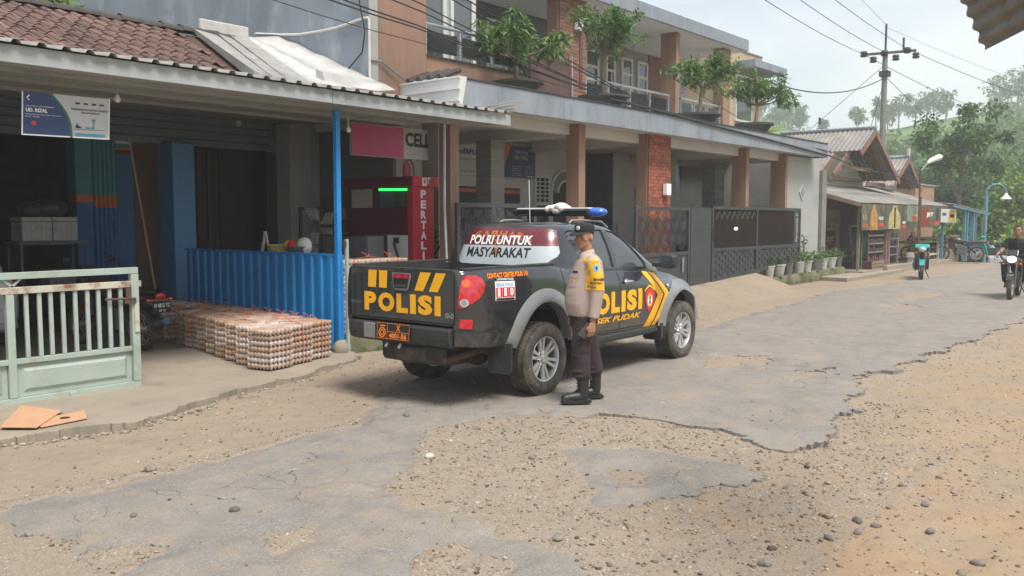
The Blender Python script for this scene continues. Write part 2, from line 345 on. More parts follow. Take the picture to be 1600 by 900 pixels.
def ground_material():
    m = bpy.data.materials.new('dirt'); m.use_nodes = True; t = m.node_tree; b = t.nodes['Principled BSDF']; L = t.links.new
    tc = t.nodes.new('ShaderNodeTexCoord').outputs['Object']
    def noise(s, d=6, r=.6):
        n = t.nodes.new('ShaderNodeTexNoise'); n.inputs['Scale'].default_value = s; n.inputs['Detail'].default_value = d; n.inputs['Roughness'].default_value = r; L(tc, n.inputs[0]); return n.outputs[0]
    def rng(s, a, c, lo=0, hi=1):
        r = t.nodes.new('ShaderNodeMapRange'); r.inputs[1].default_value = a; r.inputs[2].default_value = c; r.inputs[3].default_value = lo; r.inputs[4].default_value = hi; L(s, r.inputs[0]); return r.outputs[0]
    def mix(f, a, c):
        x = t.nodes.new('ShaderNodeMix'); x.data_type = 'RGBA'; L(f, x.inputs[0])
        for i, q in ((6, a), (7, c)):
            if isinstance(q, tuple): x.inputs[i].default_value = (*q, 1)
            else: L(q, x.inputs[i])
        return x.outputs[2]
    def attr(n): a = t.nodes.new('ShaderNodeAttribute'); a.attribute_name = n; return a.outputs['Fac']
    c = mix(rng(noise(.9), .35, .65), (.285, .228, .168), (.245, .2, .152))
    o = mix(rng(noise(1.3, 8), .35, .7), (.325, .218, .122), (.275, .198, .125))
    c = mix(attr('ochre'), c, o)
    c = mix(rng(noise(5, 8, .7), .55, .72), c, (.20, .155, .112))
    c = mix(rng(noise(38, 4, .7), .6, .72), c, (.16, .13, .10))
    c = mix(rng(noise(75, 3, .7), .66, .74), c, (.48, .43, .36))
    vo = t.nodes.new('ShaderNodeTexVoronoi'); vo.inputs['Scale'].default_value = 62; L(tc, vo.inputs[0]); vo2 = t.nodes.new('ShaderNodeTexVoronoi'); vo2.inputs['Scale'].default_value = 150; L(tc, vo2.inputs[0])
    def stones(v):
        r = t.nodes.new('ShaderNodeValToRGB'); e = r.color_ramp.elements
        for i, (p, q) in enumerate([(0,(.15,.125,.105)),(.35,(.25,.215,.175)),(.7,(.33,.28,.225)),(1,(.44,.40,.34))]):
            w = e[i] if i < 2 else e.new(p); w.position = p; w.color = (*q, 1)
        sx = t.nodes.new('ShaderNodeSeparateColor'); L(v.outputs['Color'], sx.inputs[0]); L(sx.outputs[0], r.inputs[0]); return mix(rng(v.outputs['Distance'], .3, .62), r.outputs[0], (.215,.175,.135))
    sc = mix(rng(noise(9, 4), .42, .6), stones(vo), stones(vo2))
    ga = t.nodes.new('ShaderNodeMath'); ga.operation = 'MULTIPLY'; L(attr('gravelly'), ga.inputs[0]); L(rng(noise(7, 8, .7), .34, .56, .12, .9), ga.inputs[1])
    c = mix(ga.outputs[0], c, sc)
    c = mix(attr('green'), c, mix(rng(noise(.5), .4, .6), (.07, .11, .03), (.12, .15, .05)))
    L(c, b.inputs['Base Color']); b.inputs['Roughness'].default_value = .95; b.inputs['Specular IOR Level'].default_value = .2
    bn = t.nodes.new('ShaderNodeBump'); bn.inputs['Strength'].default_value = .55; bn.inputs['Distance'].default_value = .012; L(noise(55, 8, .7), bn.inputs['Height']); L(bn.outputs[0], b.inputs['Normal'])
    return m
M_DIRT = ground_material()
V = np.stack([GX, GY, GZ], -1).reshape(-1, 3)
ground = nmesh('ground', V, quads(nx, ny), M_DIRT, True); tag(ground, kind='structure')
och = np.clip((3.1-GY)/1.4 + fbm(GX*.8, GY*.8, 3)*1.6, 0, 1)*np.clip(.68+fbm(GX*1.7+4, GY*1.7, 3)*1.9, 0, 1)*(GY < 5)
sdg = np.where(near, SD, -9); gv = np.exp(-np.clip(-sdg, 0, 9)/.7)*.7+np.where((GX < 7.4) & (GY > 1.6) & (GY < 6.1), .8, 0)+np.clip(fbm(GX*1.3, GY*1.3, 4)*2.2, 0, .8)
gv = gv*np.where((GY > 6.15) & (GX < 8), .28, 1)*np.clip(1-(np.hypot(GX, GY)-8)/12, 0, 1); addcol(ground, 'gravelly', np.clip(gv, 0, 1))
addcol(ground, 'ochre', np.clip(och, 0, 1)); addcol(ground, 'green', np.clip((np.hypot(GX, GY-8)-48)/12+fbm(GX*.1, GY*.1, 3)*1.5, 0, 1))
# --- asphalt sheet with broken edges, about 4 cm thick
M_ASPH = mat('worn_asphalt', (.228, .210, .190), (.195, .182, .168), rough=.85, scale=1.1, bump=.5, bscale=110, dirt=((.275, .232, .185), .48, .74, 1.5), spec=.25)
kx = (xs > -3) & (xs < 92); ky = (ys > .5) & (ys < 13)
def sheet(name, sdfun, zfun, m, kx, ky, thick, snap=True):
    X = GX[np.ix_(kx, ky)].copy(); Y = GY[np.ix_(kx, ky)].copy(); sd = sdfun(X, Y); n1, n2 = X.shape
    # pull the border vertices onto the outline
    gx, gy = np.gradient(sd); dx = np.gradient(X, axis=0); dy = np.gradient(Y, axis=1); gx = gx/dx; gy = gy/dy; g2 = np.maximum(gx*gx+gy*gy, .25)
    cell = np.minimum(dx, dy)*1.0; mask = np.abs(sd) < cell*1.1
    mvx = np.clip(-sd*gx/g2, -cell*.48, cell*.48); mvy = np.clip(-sd*gy/g2, -cell*.48, cell*.48)
    X0, Y0 = X.copy(), Y.copy()
    X = np.where(mask, X+mvx, X); Y = np.where(mask, Y+mvy, Y)
    inn = sd > -cell*.5
    keep = inn[:-1, :-1] & inn[1:, :-1] & inn[1:, 1:] & inn[:-1, 1:]
    Z = zfun(X, Y, sd); F = quads(n1, n2, keep)
    # skirt
    I, J = np.nonzero(keep); ed = {}
    kp = np.zeros((n1+1, n2+1), bool); kp[1:n1, 1:n2] = keep
    sk = []
    for di, dj, a, b_ in ((-1, 0, (0, 0), (0, 1)), (1, 0, (1, 1), (1, 0)), (0, -1, (1, 0), (0, 0)), (0, 1, (0, 1), (1, 1))):
        mm = keep & ~kp[1+di:n1+di, 1+dj:n2+dj]; i, j = np.nonzero(mm)
        sk.append(np.stack([(i+a[0])*n2+j+a[1], (i+b_[0])*n2+j+b_[1]], 1))
    sk = np.concatenate(sk); V = np.stack([X, Y, Z], -1).reshape(-1, 3); nv = len(V)
    V2 = V.copy(); V2[:, 2] -= thick
    F2 = np.stack([sk[:, 0], sk[:, 0]+nv, sk[:, 1]+nv, sk[:, 1]], 1)
    used = np.unique(np.concatenate([F.ravel(), F2.ravel()])); Vall = np.concatenate([V, V2]); rem = np.full(len(Vall), -1); rem[used] = np.arange(len(used))
    o = nmesh(name, Vall[used], rem[np.concatenate([F, F2])], m, True); o.data.set_sharp_from_angle(angle=math.radians(50))
    return tag(o, kind='structure')
def asph_z(X, Y, sd):
    lip = np.clip((X-6.2)/.5, 0, 1)*np.clip((4.9-Y)/.4, 0, 1); lip = np.clip(lip*np.clip(.75+2.5*fbm(X*1.5+3, Y*1.5, 2), 0, 1) + np.clip(fbm(X*.8+5, Y*.8, 2)*5-.6, 0, 1)*.5, 0, 1)
    e = np.clip(sd/.30 + fbm(X*5, Y*5, 3)*.9, 0, 1); e = e*e*(3-2*e)
    fe = -.026+.036*e; lp = .002+.006*np.exp(-np.clip(sd, 0, 9)/.3)
    return common_z(X, Y) + fe*(1-lip)+lp*lip + fbm(X*9, Y*9, 2)*.004
def asphalt_material():
    m = M_ASPH; t = m.node_tree; b = t.nodes['Principled BSDF']; L = t.links.new; src = b.inputs['Base Color'].links[0].from_socket
    tc = t.nodes.new('ShaderNodeTexCoord').outputs['Object']
    def vor(s): v = t.nodes.new('ShaderNodeTexVoronoi'); v.inputs['Scale'].default_value = s; L(tc, v.inputs[0]); return v
    def noise(s, d=6, r=.65): n = t.nodes.new('ShaderNodeTexNoise'); n.inputs['Scale'].default_value = s; n.inputs['Detail'].default_value = d; n.inputs['Roughness'].default_value = r; L(tc, n.inputs[0]); return n.outputs[0]
    def rng(s, a, c, lo=0, hi=1): r = t.nodes.new('ShaderNodeMapRange'); r.inputs[1].default_value = a; r.inputs[2].default_value = c; r.inputs[3].default_value = lo; r.inputs[4].default_value = hi; L(s, r.inputs[0]); return r.outputs[0]
    def mix(f, a, c, mode='MIX'):
        x = t.nodes.new('ShaderNodeMix'); x.data_type = 'RGBA'; x.blend_type = mode; L(f, x.inputs[0]); L(a, x.inputs[6])
        if isinstance(c, tuple): x.inputs[7].default_value = (*c, 1)
        else: L(c, x.inputs[7])
        return x.outputs[2]
    def mul(a, b_): k = t.nodes.new('ShaderNodeMath'); k.operation = 'MULTIPLY'; L(a, k.inputs[0]); L(b_, k.inputs[1]); return k.outputs[0]
    v = vor(170); sc = t.nodes.new('ShaderNodeSeparateColor'); L(v.outputs['Color'], sc.inputs[0])
    c = mix(mul(rng(sc.outputs[0], .55, .95), rng(noise(2.2), .40, .62, .1, .75)), src, (.12, .105, .095))
    c = mix(mul(rng(sc.outputs[1], .72, .95), rng(noise(3.1), .40, .62, .1, .7)), c, (.40, .36, .31))
    c = mix(rng(noise(26, 5, .7), .58, .75, 0, .55), c, (.15, .125, .10))
    c = mix(mul(rng(noise(4.2, 8, .7), .50, .66), rng(noise(45, 3), .4, .6, .25, .8)), c, (.30, .235, .165))
    e = t.nodes.new('ShaderNodeTexVoronoi'); e.feature = 'DISTANCE_TO_EDGE'; e.inputs['Scale'].default_value = 2.6
    w = t.nodes.new('ShaderNodeMix'); w.data_type = 'VECTOR'; w.inputs[0].default_value = .12; n3 = t.nodes.new('ShaderNodeTexNoise'); n3.inputs['Scale'].default_value = 6; n3.inputs['Detail'].default_value = 5; L(tc, n3.inputs[0]); L(tc, w.inputs[4]); L(n3.outputs[1], w.inputs[5]); L(w.outputs[1], e.inputs[0])
    c = mix(mul(rng(e.outputs[0], .0, .012, 1, 0), rng(noise(.9, 3), .52, .60)), c, (.085, .07, .058))
    L(c, b.inputs['Base Color'])
asphalt_material()
road = sheet('road', asphalt_sd, asph_z, M_ASPH, kx, ky, .05)
# --- concrete apron and floor of the egg shop
M_CONC = mat('shop_concrete', (.31, .26, .205), (.26, .225, .18), rough=.9, scale=1.6, bump=.35, bscale=50, dirt=((.18, .16, .12), .52, .8, 2.2), spec=.2)
def conc_sd(X, Y): return sdist(CR, X, Y) + rough_edge(X, Y, .16)
kx2 = (xs > -3) & (xs < 7.6); ky2 = (ys > 6.8) & (ys < 15)
apron = sheet('concrete_apron', conc_sd, lambda X, Y, sd: .055 + np.where(Y > 8.95, .008, 0) + fbm(X*1.5, Y*1.5, 3)*.012 - .03*np.exp(-np.clip(sd, 0, 9)/.1)*np.clip(.5+3*fbm(X*2, Y*2, 2), 0, 1), M_CONC, kx2, ky2, .12)
# --- loose gravel: a single mesh of small stones
ico = bmesh.new(); bmesh.ops.create_icosphere(ico, subdivisions=1, radius=1)
IV = np.array([v.co[:] for v in ico.verts]); IF = np.array([[v.index for v in f.verts] for f in ico.faces]); ico.free()
def gravel(name, pts, rad, m):
    n = len(pts); A = RNG.rand(n, 3)*6.28; sc = rad[:, None]*np.stack([.7+.8*RNG.rand(n), .6+.6*RNG.rand(n), .35+.5*RNG.rand(n)], 1)
    V = IV[None]*(.75+.5*RNG.rand(n, 12, 1))*sc[:, None]
    ca, sa = np.cos(A[:, 0]), np.sin(A[:, 0]); X = V[..., 0]*ca[:, None]-V[..., 1]*sa[:, None]; Y = V[..., 0]*sa[:, None]+V[..., 1]*ca[:, None]; Z = V[..., 2]+X*(.3*np.sin(A[:, 1]))[:, None]
    V = np.stack([X, Y, Z], -1)+pts[:, None]; F = IF[None]+(np.arange(n)*12)[:, None, None]
    o = nmesh(name, V.reshape(-1, 3), F.reshape(-1, 3), m); return tag(o, kind='stuff')
def isl_mat(name, ramp, rough=.9):
    m = bpy.data.materials.new(name); m.use_nodes = True; t = m.node_tree; b = t.nodes['Principled BSDF']; L = t.links.new
    g = t.nodes.new('ShaderNodeNewGeometry'); r = t.nodes.new('ShaderNodeValToRGB'); e = r.color_ramp.elements
    for i, (p, c) in enumerate(ramp):
        q = e[i] if i < 2 else e.new(p); q.position = p; q.color = (*c, 1)
    L(g.outputs['Random Per Island'], r.inputs[0]); L(r.outputs[0], b.inputs['Base Color']); b.inputs['Roughness'].default_value = rough; b.inputs['Specular IOR Level'].default_value = .25
    return m
M_GRAV = isl_mat('gravel', [(0, (.075, .06, .05)), (.3, (.17, .135, .105)), (.6, (.26, .21, .155)), (.85, (.32, .26, .195)), (1, (.42, .37, .31))])
def scatter(n, x0, x1, y0, y1, dens):
    P = np.stack([RNG.rand(n)*(x1-x0)+x0, RNG.rand(n)*(y1-y0)+y0], 1); sd = asphalt_sd(P[:, 0], P[:, 1]); k = RNG.rand(n) < dens(P[:, 0], P[:, 1], sd); return P[k], sd[k]
def dens(x, y, sd):
    edge = np.exp(-np.clip(-sd, 0, 9)/.5)
    off = np.where(sd < 0, .24+.75*edge*np.clip(.6+2*fbm(x*2, y*2, 3), 0, 1)+.5*np.clip(fbm(x*3+7, y*3, 3)*3, 0, 1), .05*np.clip(.3+4*fbm(x*1.2, y*1.2, 3), 0, 1.5))
    off = np.where((sd < 0) & (y > 1.8) & (y < 6) & (x < 7.2), np.maximum(off, .75*np.clip(.75+2*fbm(x*2.5, y*2.5, 3), 0, 1)), off)
    return off*np.where(y > 8.4, .05, 1)*np.where((y > 6.1) & (x < 7), .22, 1)
P1, s1 = scatter(52000, 2.0, 9, -1.2, 8.6, dens); P2, s2 = scatter(9000, 9, 16, 0, 8.6, lambda x, y, s: dens(x, y, s)*.8)
P = np.concatenate([P1, P2]); sd = np.concatenate([s1, s2])
zz = np.maximum(np.where(sd > 0, asph_z(P[:, 0], P[:, 1], sd), -9), ground_z(P[:, 0], P[:, 1], sd)-.012)
rad = .0045+.011*RNG.rand(len(P))**3 + np.where(RNG.rand(len(P)) < .018, .012*RNG.rand(len(P)), 0)
gravel('gravel', np.column_stack([P, zz+rad*.15]), rad, M_GRAV)
RB = []
for k in range(420):
    i = random.randrange(1, 12); a, b = Vector(CR[i]), Vector(CR[i+1]); p_ = a.lerp(b, random.random()); d_ = Vector((b.y-a.y, a.x-b.x)).normalized(); RB.append((p_.x+d_.x*abs(random.gauss(.03,.07)), p_.y+d_.y*abs(random.gauss(.03,.07))))
RB = np.array(RB); rr_ = .006+.022*RNG.rand(len(RB))**3; gravel('rubble', np.column_stack([RB, ground_z(RB[:, 0], RB[:, 1], np.full(len(RB), -1.))-.01+rr_*.2]), rr_, isl_mat('concrete_rubble', [(0, (.17,.14,.11)), (.5, (.26,.215,.165)), (1, (.36,.31,.26))]))
# --- single larger stones
M_STONE = mat('dark_stone', (.13, .11, .095), (.2, .175, .15), rough=.9, scale=14, bump=.6, bscale=60, rnd=.35)
STN = [((5.33,1.70),.034,'dark angular stone, largest of the cluster on the right dirt verge'),((5.30,1.58),.026,'pale stone beside the largest dark stone on the right verge'),((5.10,1.62),.03,'flat stone just below the dark stone cluster on the verge'),((4.91,1.72),.026,'small dark stone left of the verge stone cluster'),((5.38,1.30),.028,'brown stone right of the verge stone cluster'),
 ((3.13,6.03),.04,'rounded grey stone on the dirt left of the worn asphalt'),((2.97,4.69),.028,'dark stone alone in the middle of the dusty asphalt'),((2.52,5.08),.02,'small dark stone near the left end of the dusty asphalt'),((5.44,5.77),.032,'rounded grey stone on the dirt behind the pickup tail'),((6.23,1.69),.024,'dark stone upper left on the right dirt verge'),
 ((5.86,1.45),.026,'dark stone mid right on the ochre dirt'),((6.6,1.55),.02,'small black stone far up the ochre verge'),((4.64,4.67),.038,'white chipped stone lying on the gravel by the road centre'),((4.33,1.85),.03,'grey stone at the bottom edge of the gravel'),((5.0,.97),.028,'dark stone near the bottom right corner of the photo'),((5.15,4.08),.026,'dark stone at the tip of the isolated asphalt patch'),((3.9,2.9),.03,'dark lump of asphalt at the bottom middle')]
M_WST = mat('white_stone', (.5, .47, .43), (.4, .37, .33), rough=.9, bump=.4)
for (x, y), r, lab in STN:
    bm = bmesh.new(); bmesh.ops.create_icosphere(bm, subdivisions=2, radius=r)
    a, b, c = RNG.rand(3)*9; sx, sy, sz = 1+.5*random.random(), .8+.3*random.random(), .55+.25*random.random()
    for v in bm.verts:
        q = v.co.normalized(); k = 1+.35*(float(vnoise(q.x*1.7+a+9, q.y*1.7+b+q.z*1.3+9))-.5); v.co = Vector((v.co.x*sx*k, v.co.y*sy*k, v.co.z*sz*k))
    bmesh.ops.rotate(bm, verts=bm.verts, matrix=Matrix.Rotation(random.random()*6, 3, 'Z'))
    me = bpy.data.meshes.new('stone'); bm.to_mesh(me); bm.free(); me.materials.append(M_WST if 'white' in lab else M_STONE)
    o = bpy.data.objects.new('stone', me); COL.objects.link(o); sdv = asphalt_sd(np.array([x]), np.array([y]))
    z = float((asph_z(np.array([x]), np.array([y]), sdv) if sdv[0] > 0 else ground_z(np.array([x]), np.array([y]), sdv)-.012)[0])
    o.location = (x, y, z+r*.35); WO[o.name] = Vector(o.location); tag(o, lab, 'stone', 'loose stones on the road')
# --- hills
def hill_h(x, y):
    r = np.hypot(x, y); az = np.degrees(np.arctan2(y, x))
    crest = np.interp(az, [-60, -5, 4, 9, 12, 16, 20, 24, 30, 60, 110, 170], [30, 30, 27, 24, 24, 21.5, 21.5, 24.5, 28, 34, 36, 30])
    h = crest*np.clip((r-70)/170, 0, 1)**1.25 + np.clip((r-240)/400, 0, 1)*10
    h = h + fbm(x*.012, y*.012, 4)*10*np.clip((r-90)/90, 0, 1) + np.clip((r-44)/40, 0, 1)*1.2 - drop(x)*np.clip(1-(r-60)/60, 0, 1)
    return h
rr = np.concatenate([np.arange(42, 120, 3), np.arange(120, 320, 5), np.geomspace(320, 880, 10)]); aa = np.radians(np.arange(-50, 171, 1.1))
R_, A_ = np.meshgrid(rr, aa, indexing='ij'); HX = R_*np.cos(A_); HY = R_*np.sin(A_); HZ = hill_h(HX, HY)-.05-np.clip(44-R_, 0, 9)*.2
M_HILL = mat('hill_grass', (.12, .21, .045), (.07, .14, .035), rough=1, scale=.035, bump=.3, bscale=1, dirt=((.2, .27, .07), .52, .66, .02), spec=.1)
hills = nmesh('hills', np.stack([HX, HY, HZ], -1).reshape(-1, 3), quads(*HX.shape)[:, ::-1], M_HILL, True); tag(hills, kind='structure')
# ------------------------------------------------------------ egg shop: open-fronted shed with tiled roof and metal canopy
M_CANOPY = mat('painted_gutter', (.36,.38,.38), (.29,.31,.31), rough=.6, scale=3, dirt=((.16,.16,.15), .55, .85, 3), stretch=(.4,1,3))
M_ASB = mat('grey_roof_sheet', (.33,.32,.30), (.26,.25,.235), rough=.85, scale=5, bump=.2, dirt=((.14,.13,.11), .5, .85, 3))
M_SOFF = mat('soffit_board', (.40,.40,.38), (.34,.34,.325), rough=.8, scale=1.5, dirt=((.2,.19,.17), .55, .85, 2))
M_TILE = mat('clay_tile', (.165,.092,.072), (.115,.066,.054), rough=.85, scale=6, bump=.3, dirt=((.07,.05,.045), .48, .8, 7), rnd=.35)
M_TILEL = mat('dark_ridge_tile', (.045,.038,.036), (.07,.06,.055), rough=.9, bump=.5)
M_FLASH = mat('whitewashed_flashing', (.52,.51,.49), (.42,.41,.39), rough=.8, scale=4, bump=.3, dirt=((.3,.29,.27), .58, .85, 5))
M_PINK = mat('faded_red_paint', (.42,.17,.17), (.36,.13,.13), rough=.8)
M_BLUE = mat('blue_steel', (.012,.23,.58), (.01,.20,.50), rough=.45, scale=3, dirt=((.05,.10,.15), .58, .9, 3), stretch=(1,1,.4))
M_BLUEP = mat('blue_post_paint', (.01,.24,.62), (.01,.2,.54), rough=.45)
M_BTILE = mat('blue_glazed_tile', (.06,.24,.50), (.05,.20,.43), rough=.3, scale=30)
M_NAVY = mat('navy_wall', (.025,.10,.25), (.02,.08,.2), rough=.7)
M_TEAL = mat('teal_paint', (.03,.19,.22), (.025,.16,.19), rough=.6)
M_ORB = mat('orange_paint', (.42,.1,.02), rough=.6)
M_MARD = mat('maroon_timber', (.055,.024,.03), (.04,.018,.024), rough=.55, stretch=(4,4,.5))
M_BRWD = mat('brown_timber', (.09,.042,.028), (.06,.028,.02), rough=.7, stretch=(5,5,.6))
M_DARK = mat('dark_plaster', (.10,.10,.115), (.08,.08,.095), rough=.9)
M_HEAD = mat('blue_grey_header', (.17,.195,.22), (.14,.165,.19), rough=.8)
M_WALLG = mat('grey_plaster', (.36,.36,.34), (.31,.31,.295), rough=.85, scale=1.2, bump=.12, dirt=((.2,.2,.18), .58, .9, 1.4))
M_MINT = mat('mint_paint', (.345,.41,.36), (.30,.365,.32), rough=.45, scale=3, dirt=((.22,.24,.15), .52, .85, 4))
M_RUSTP = mat('rusted_mint_paint', (.50,.48,.38), (.42,.42,.34), rough=.7, scale=4, dirt=((.20,.09,.045), .47, .6, 3))
M_MOSS = mat('mossy_concrete', (.17,.155,.10), (.10,.11,.055), rough=.95, scale=3, bump=.5, bscale=30, dirt=((.06,.075,.025), .45, .8, 3))
M_BAMB = mat('bamboo', (.28,.17,.08), (.22,.13,.06), rough=.6)
shop = thing('egg_shop', 'open fronted blue shop with clay tile roof and grey metal canopy over the concrete yard', 'shop', (4, 12, 0))
# canopy: board along the eave, profiled sheets above, flat soffit of boards below
box('canopy_fascia', M_CANOPY, shop, -3, 6.93, 8.60, 8.655, 3.212, 3.375, bev=.004); box('canopy_fascia', M_CANOPY, shop, 6.935, 10.33, 8.60, 8.655, 3.21, 3.37, bev=.004)
def profile_sheet(mb, x0, x1, y0, z0, y1, z1, pitch=.22, h=.035, th=.006, round_=False):
    xs_ = []; n = int(round((x1-x0)/pitch))
    for k in range(n):
        b = x0+k*pitch
        if round_: xs_ += [(b+pitch*j/6, h*.5*(1-math.cos(2*PI*j/6))) for j in range(6)]
        else: xs_ += [(b, 0), (b+pitch*.5, 0), (b+pitch*.6, h), (b+pitch*.82, h), (b+pitch*.92, 0)]
    xs_.append((x0+n*pitch, 0))
    rows = [[(x, y0, z0+a) for x, a in xs_], [(x, y1, z1+a) for x, a in xs_]]
    mb.grid(rows); mb.grid([[(x, y, z-th) for x, y, z in r] for r in rows]); mb.grid([[(x, y0, z0+a) for x, a in xs_], [(x, y0, z0+a-th) for x, a in xs_]])
k = 0
for x0 in np.arange(-3, 10.2, 1.1):
    x1 = min(x0+1.1, 10.34); ymax = 10.25 if x0 < 8.7 else 9.28
    mb = MB(); profile_sheet(mb, x0, x0+round((x1-x0)/.22)*.22, 8.54, 3.385+.002*(k % 2), ymax, 3.385+(ymax-8.54)*.15+.002*(k % 2)); mb.build('canopy_sheet', M_ASB, shop, fix=False); k += 1
SOF = lambda y: 3.222+(y-8.65)*.06
for j, (ya, yb) in enumerate(((8.66,9.05),(9.055,9.55),(9.555,10.1),(10.105,10.7),(10.705,11.4),(11.405,12.2),(12.205,13.55))):
    for xa, xb in ((-3, 2.0), (2.005, 6.9), (6.905, 10.28)):
        if xb > 10 and yb > 9.6: xb = 9.6
        if xb > 10 : xb = 10.28
        mb = MB(); mb.add([(xa,ya,SOF(ya)),(xb,ya,SOF(ya)),(xb,yb,SOF(yb)),(xa,yb,SOF(yb)),(xa,ya,SOF(ya)+.012),(xb,ya,SOF(ya)+.012),(xb,yb,SOF(yb)+.012),(xa,yb,SOF(yb)+.012)], [(0,1,2,3),(4,7,6,5),(0,4,5,1),(1,5,6,2),(2,6,7,3),(3,7,4,0)]); mb.build('soffit_panel', M_SOFF, shop)
for y in (9.05, 10.1, 11.4): box('purlin', M_CANOPY, shop, -3, 9.55, y-.03, y+.03, SOF(y)-.05, SOF(y)-.003)
# clay tiles
def tile_mesh():
    mb = MB(); w, L = .20, .375; prof = []
    for i in range(9):
        u = i/8; prof.append((u*w-.01, .028*math.sin(2*PI*(u*.98+.02))*(1 if u < .5 else .7)))
    rows = [[(x, 0, z+.020) for x, z in prof], [(x, L, z) for x, z in prof]]
    mb.grid(rows); mb.grid([[(x, y, z-.016) for x, y, z in r] for r in rows]); mb.grid([rows[0], [(x, y, z-.016) for x, y, z in rows[0]]])
    me = mb.mesh('roof_tile'); me.materials.append(M_TILE); return me
TM = tile_mesh(); ry0, rz0, ry1, rz1 = 9.97, 3.62, 12.2, 4.53; ang = math.atan2(rz1-rz0, ry1-ry0); SL = math.hypot(ry1-ry0, rz1-rz0); NR = 7; cnt = 0
for r in range(NR):
    for c in range(24):
        x = 2.75+c*.19
        if x > 6.35+.075*r: continue
        if x < 3.2+.05*r: continue
        o = bpy.data.objects.new('roof_tile', TM); COL.objects.link(o); setpar(o, shop); d = r*SL/NR
        o.location = Vector((x, ry0+d*math.cos(ang), rz0+d*math.sin(ang)+.03)) - WO[shop.name]; o.rotation_euler = (ang+random.uniform(-.015,.015), random.uniform(-.02,.02), random.uniform(-.02,.02)); cnt += 1
box('roof_deck', M_DARK, shop, 0, 1, 0, 1, 0, 1); _o = kids(shop)[-1]; bpy.data.objects.remove(CH[shop.name].pop())
mb = MB(); mb.add([(-3,ry0,rz0),(8.8,ry0,rz0),(8.8,ry1,rz1),(-3,ry1,rz1),(8.8,ry1+3,rz1-.9),(-3,ry1+3,rz1-.9)], [(0,1,2,3),(3,2,4,5)]); rd = mb.build('roof_deck', M_BRWD, shop)
mb = MB(); pr = [(i*.19/4-3, .026*math.sin(PI*i/2)+.05) for i in range(int((3.2+3)/.19*4))]
for r in range(NR):
    d0, d1 = r*SL/NR, (r+1)*SL/NR+.04
    mb.grid([[(x, ry0+d0*math.cos(ang), rz0+d0*math.sin(ang)+z+.018) for x, z in pr], [(x, ry0+d1*math.cos(ang), rz0+d1*math.sin(ang)+z) for x, z in pr]])
mb.build('roof_tile_field', M_TILE, shop, kind='stuff')
RTM = None
for k in range(19):
    x = 2.2+k*.30
    if RTM is None:
        mb = MB(); rows = [[(xx, .11*math.cos(a)*s_, .09*math.sin(a)*s_) for a in [PI*j/6 for j in range(7)]] for xx, s_ in ((0,1.08),(.05,1.08),(.06,.95),(.32,.95))]; mb.grid(rows); mb.grid([[(p[0], p[1]*.86, p[2]*.86) for p in r] for r in rows]); RTM = mb.mesh('ridge_tile'); RTM.materials.append(M_TILEL)
    o = bpy.data.objects.new('ridge_tile', RTM); COL.objects.link(o); setpar(o, shop); o.location = Vector((x, ry1+.02, rz1+.035+random.uniform(-.008,.01))) - WO[shop.name]; o.rotation_euler = (random.uniform(-.1,.1), random.uniform(-.05,.05), random.uniform(-.06,.06))
# sheet strip and whitewashed flashing beside the house wall
def slope(x, y): return rz0+(y-ry0)*(rz1-rz0)/(ry1-ry0)
mb = MB()
for x0, x1 in ((6.50,6.88),(6.89,7.12),(7.13,7.5)):
    mb.add([(x0,9.6,slope(0,9.6)+.05),(x1,9.6,slope(0,9.6)+.05),(x1+.75,12.3,slope(0,12.3)+.06),(x0+.75,12.3,slope(0,12.3)+.06),(x0,9.6,slope(0,9.6)+.11*(x0 < 6.6)+.08),(x1,9.6,slope(0,9.6)+.08),(x1+.75,12.3,slope(0,12.3)+.09),(x0+.75,12.3,slope(0,12.3)+.12)], [(3,2,1,0),(4,5,6,7),(0,1,5,4),(1,2,6,5),(2,3,7,6),(3,0,4,7)])
mb.build('roof_sheet', M_ASB, shop)
for (xa, xb, za, zb, dz) in ((7.5,8.25,8.25,8.35,.05),(8.25,8.885,8.35,8.885,.10)):
    mb = MB(); n = 12; rows = []
    for i in range(n+1):
        t = i/n; y = lerp(9.6, 12.35, t); z = slope(0, y)+dz; q = .03*math.sin(i*2.1); rows.append([(lerp(xa, za, t)+q*.4, y, z), (lerp(xa, za, t)*.5+lerp(xb, zb, t)*.5, y, z+.05+q*.5), (lerp(xb, zb, t), y, z+dz+q*.5)])
    mb.grid(rows); o = mb.build('flashing', M_FLASH, shop, smooth=40); o.modifiers.new('s', 'SOLIDIFY').thickness = .02
box('roof_upstand', M_FLASH, shop, 7.45, 8.3, 12.36, 12.44, 4.45, 4.86, bev=.02)
mb = MB(); mb.prism([(9.45,3.60),(9.95,3.66),(10.14,3.78),(10.14,3.60)], 8.05, 8.88, 'yz'); mb.build('pink_flashing', M_PINK, shop)
mb = MB(); mb.prism([(9.95,3.70),(10.16,3.80),(10.16,3.92),(10.02,3.86)], 7.9, 8.885, 'yz'); mb.build('flashing', M_FLASH, shop)
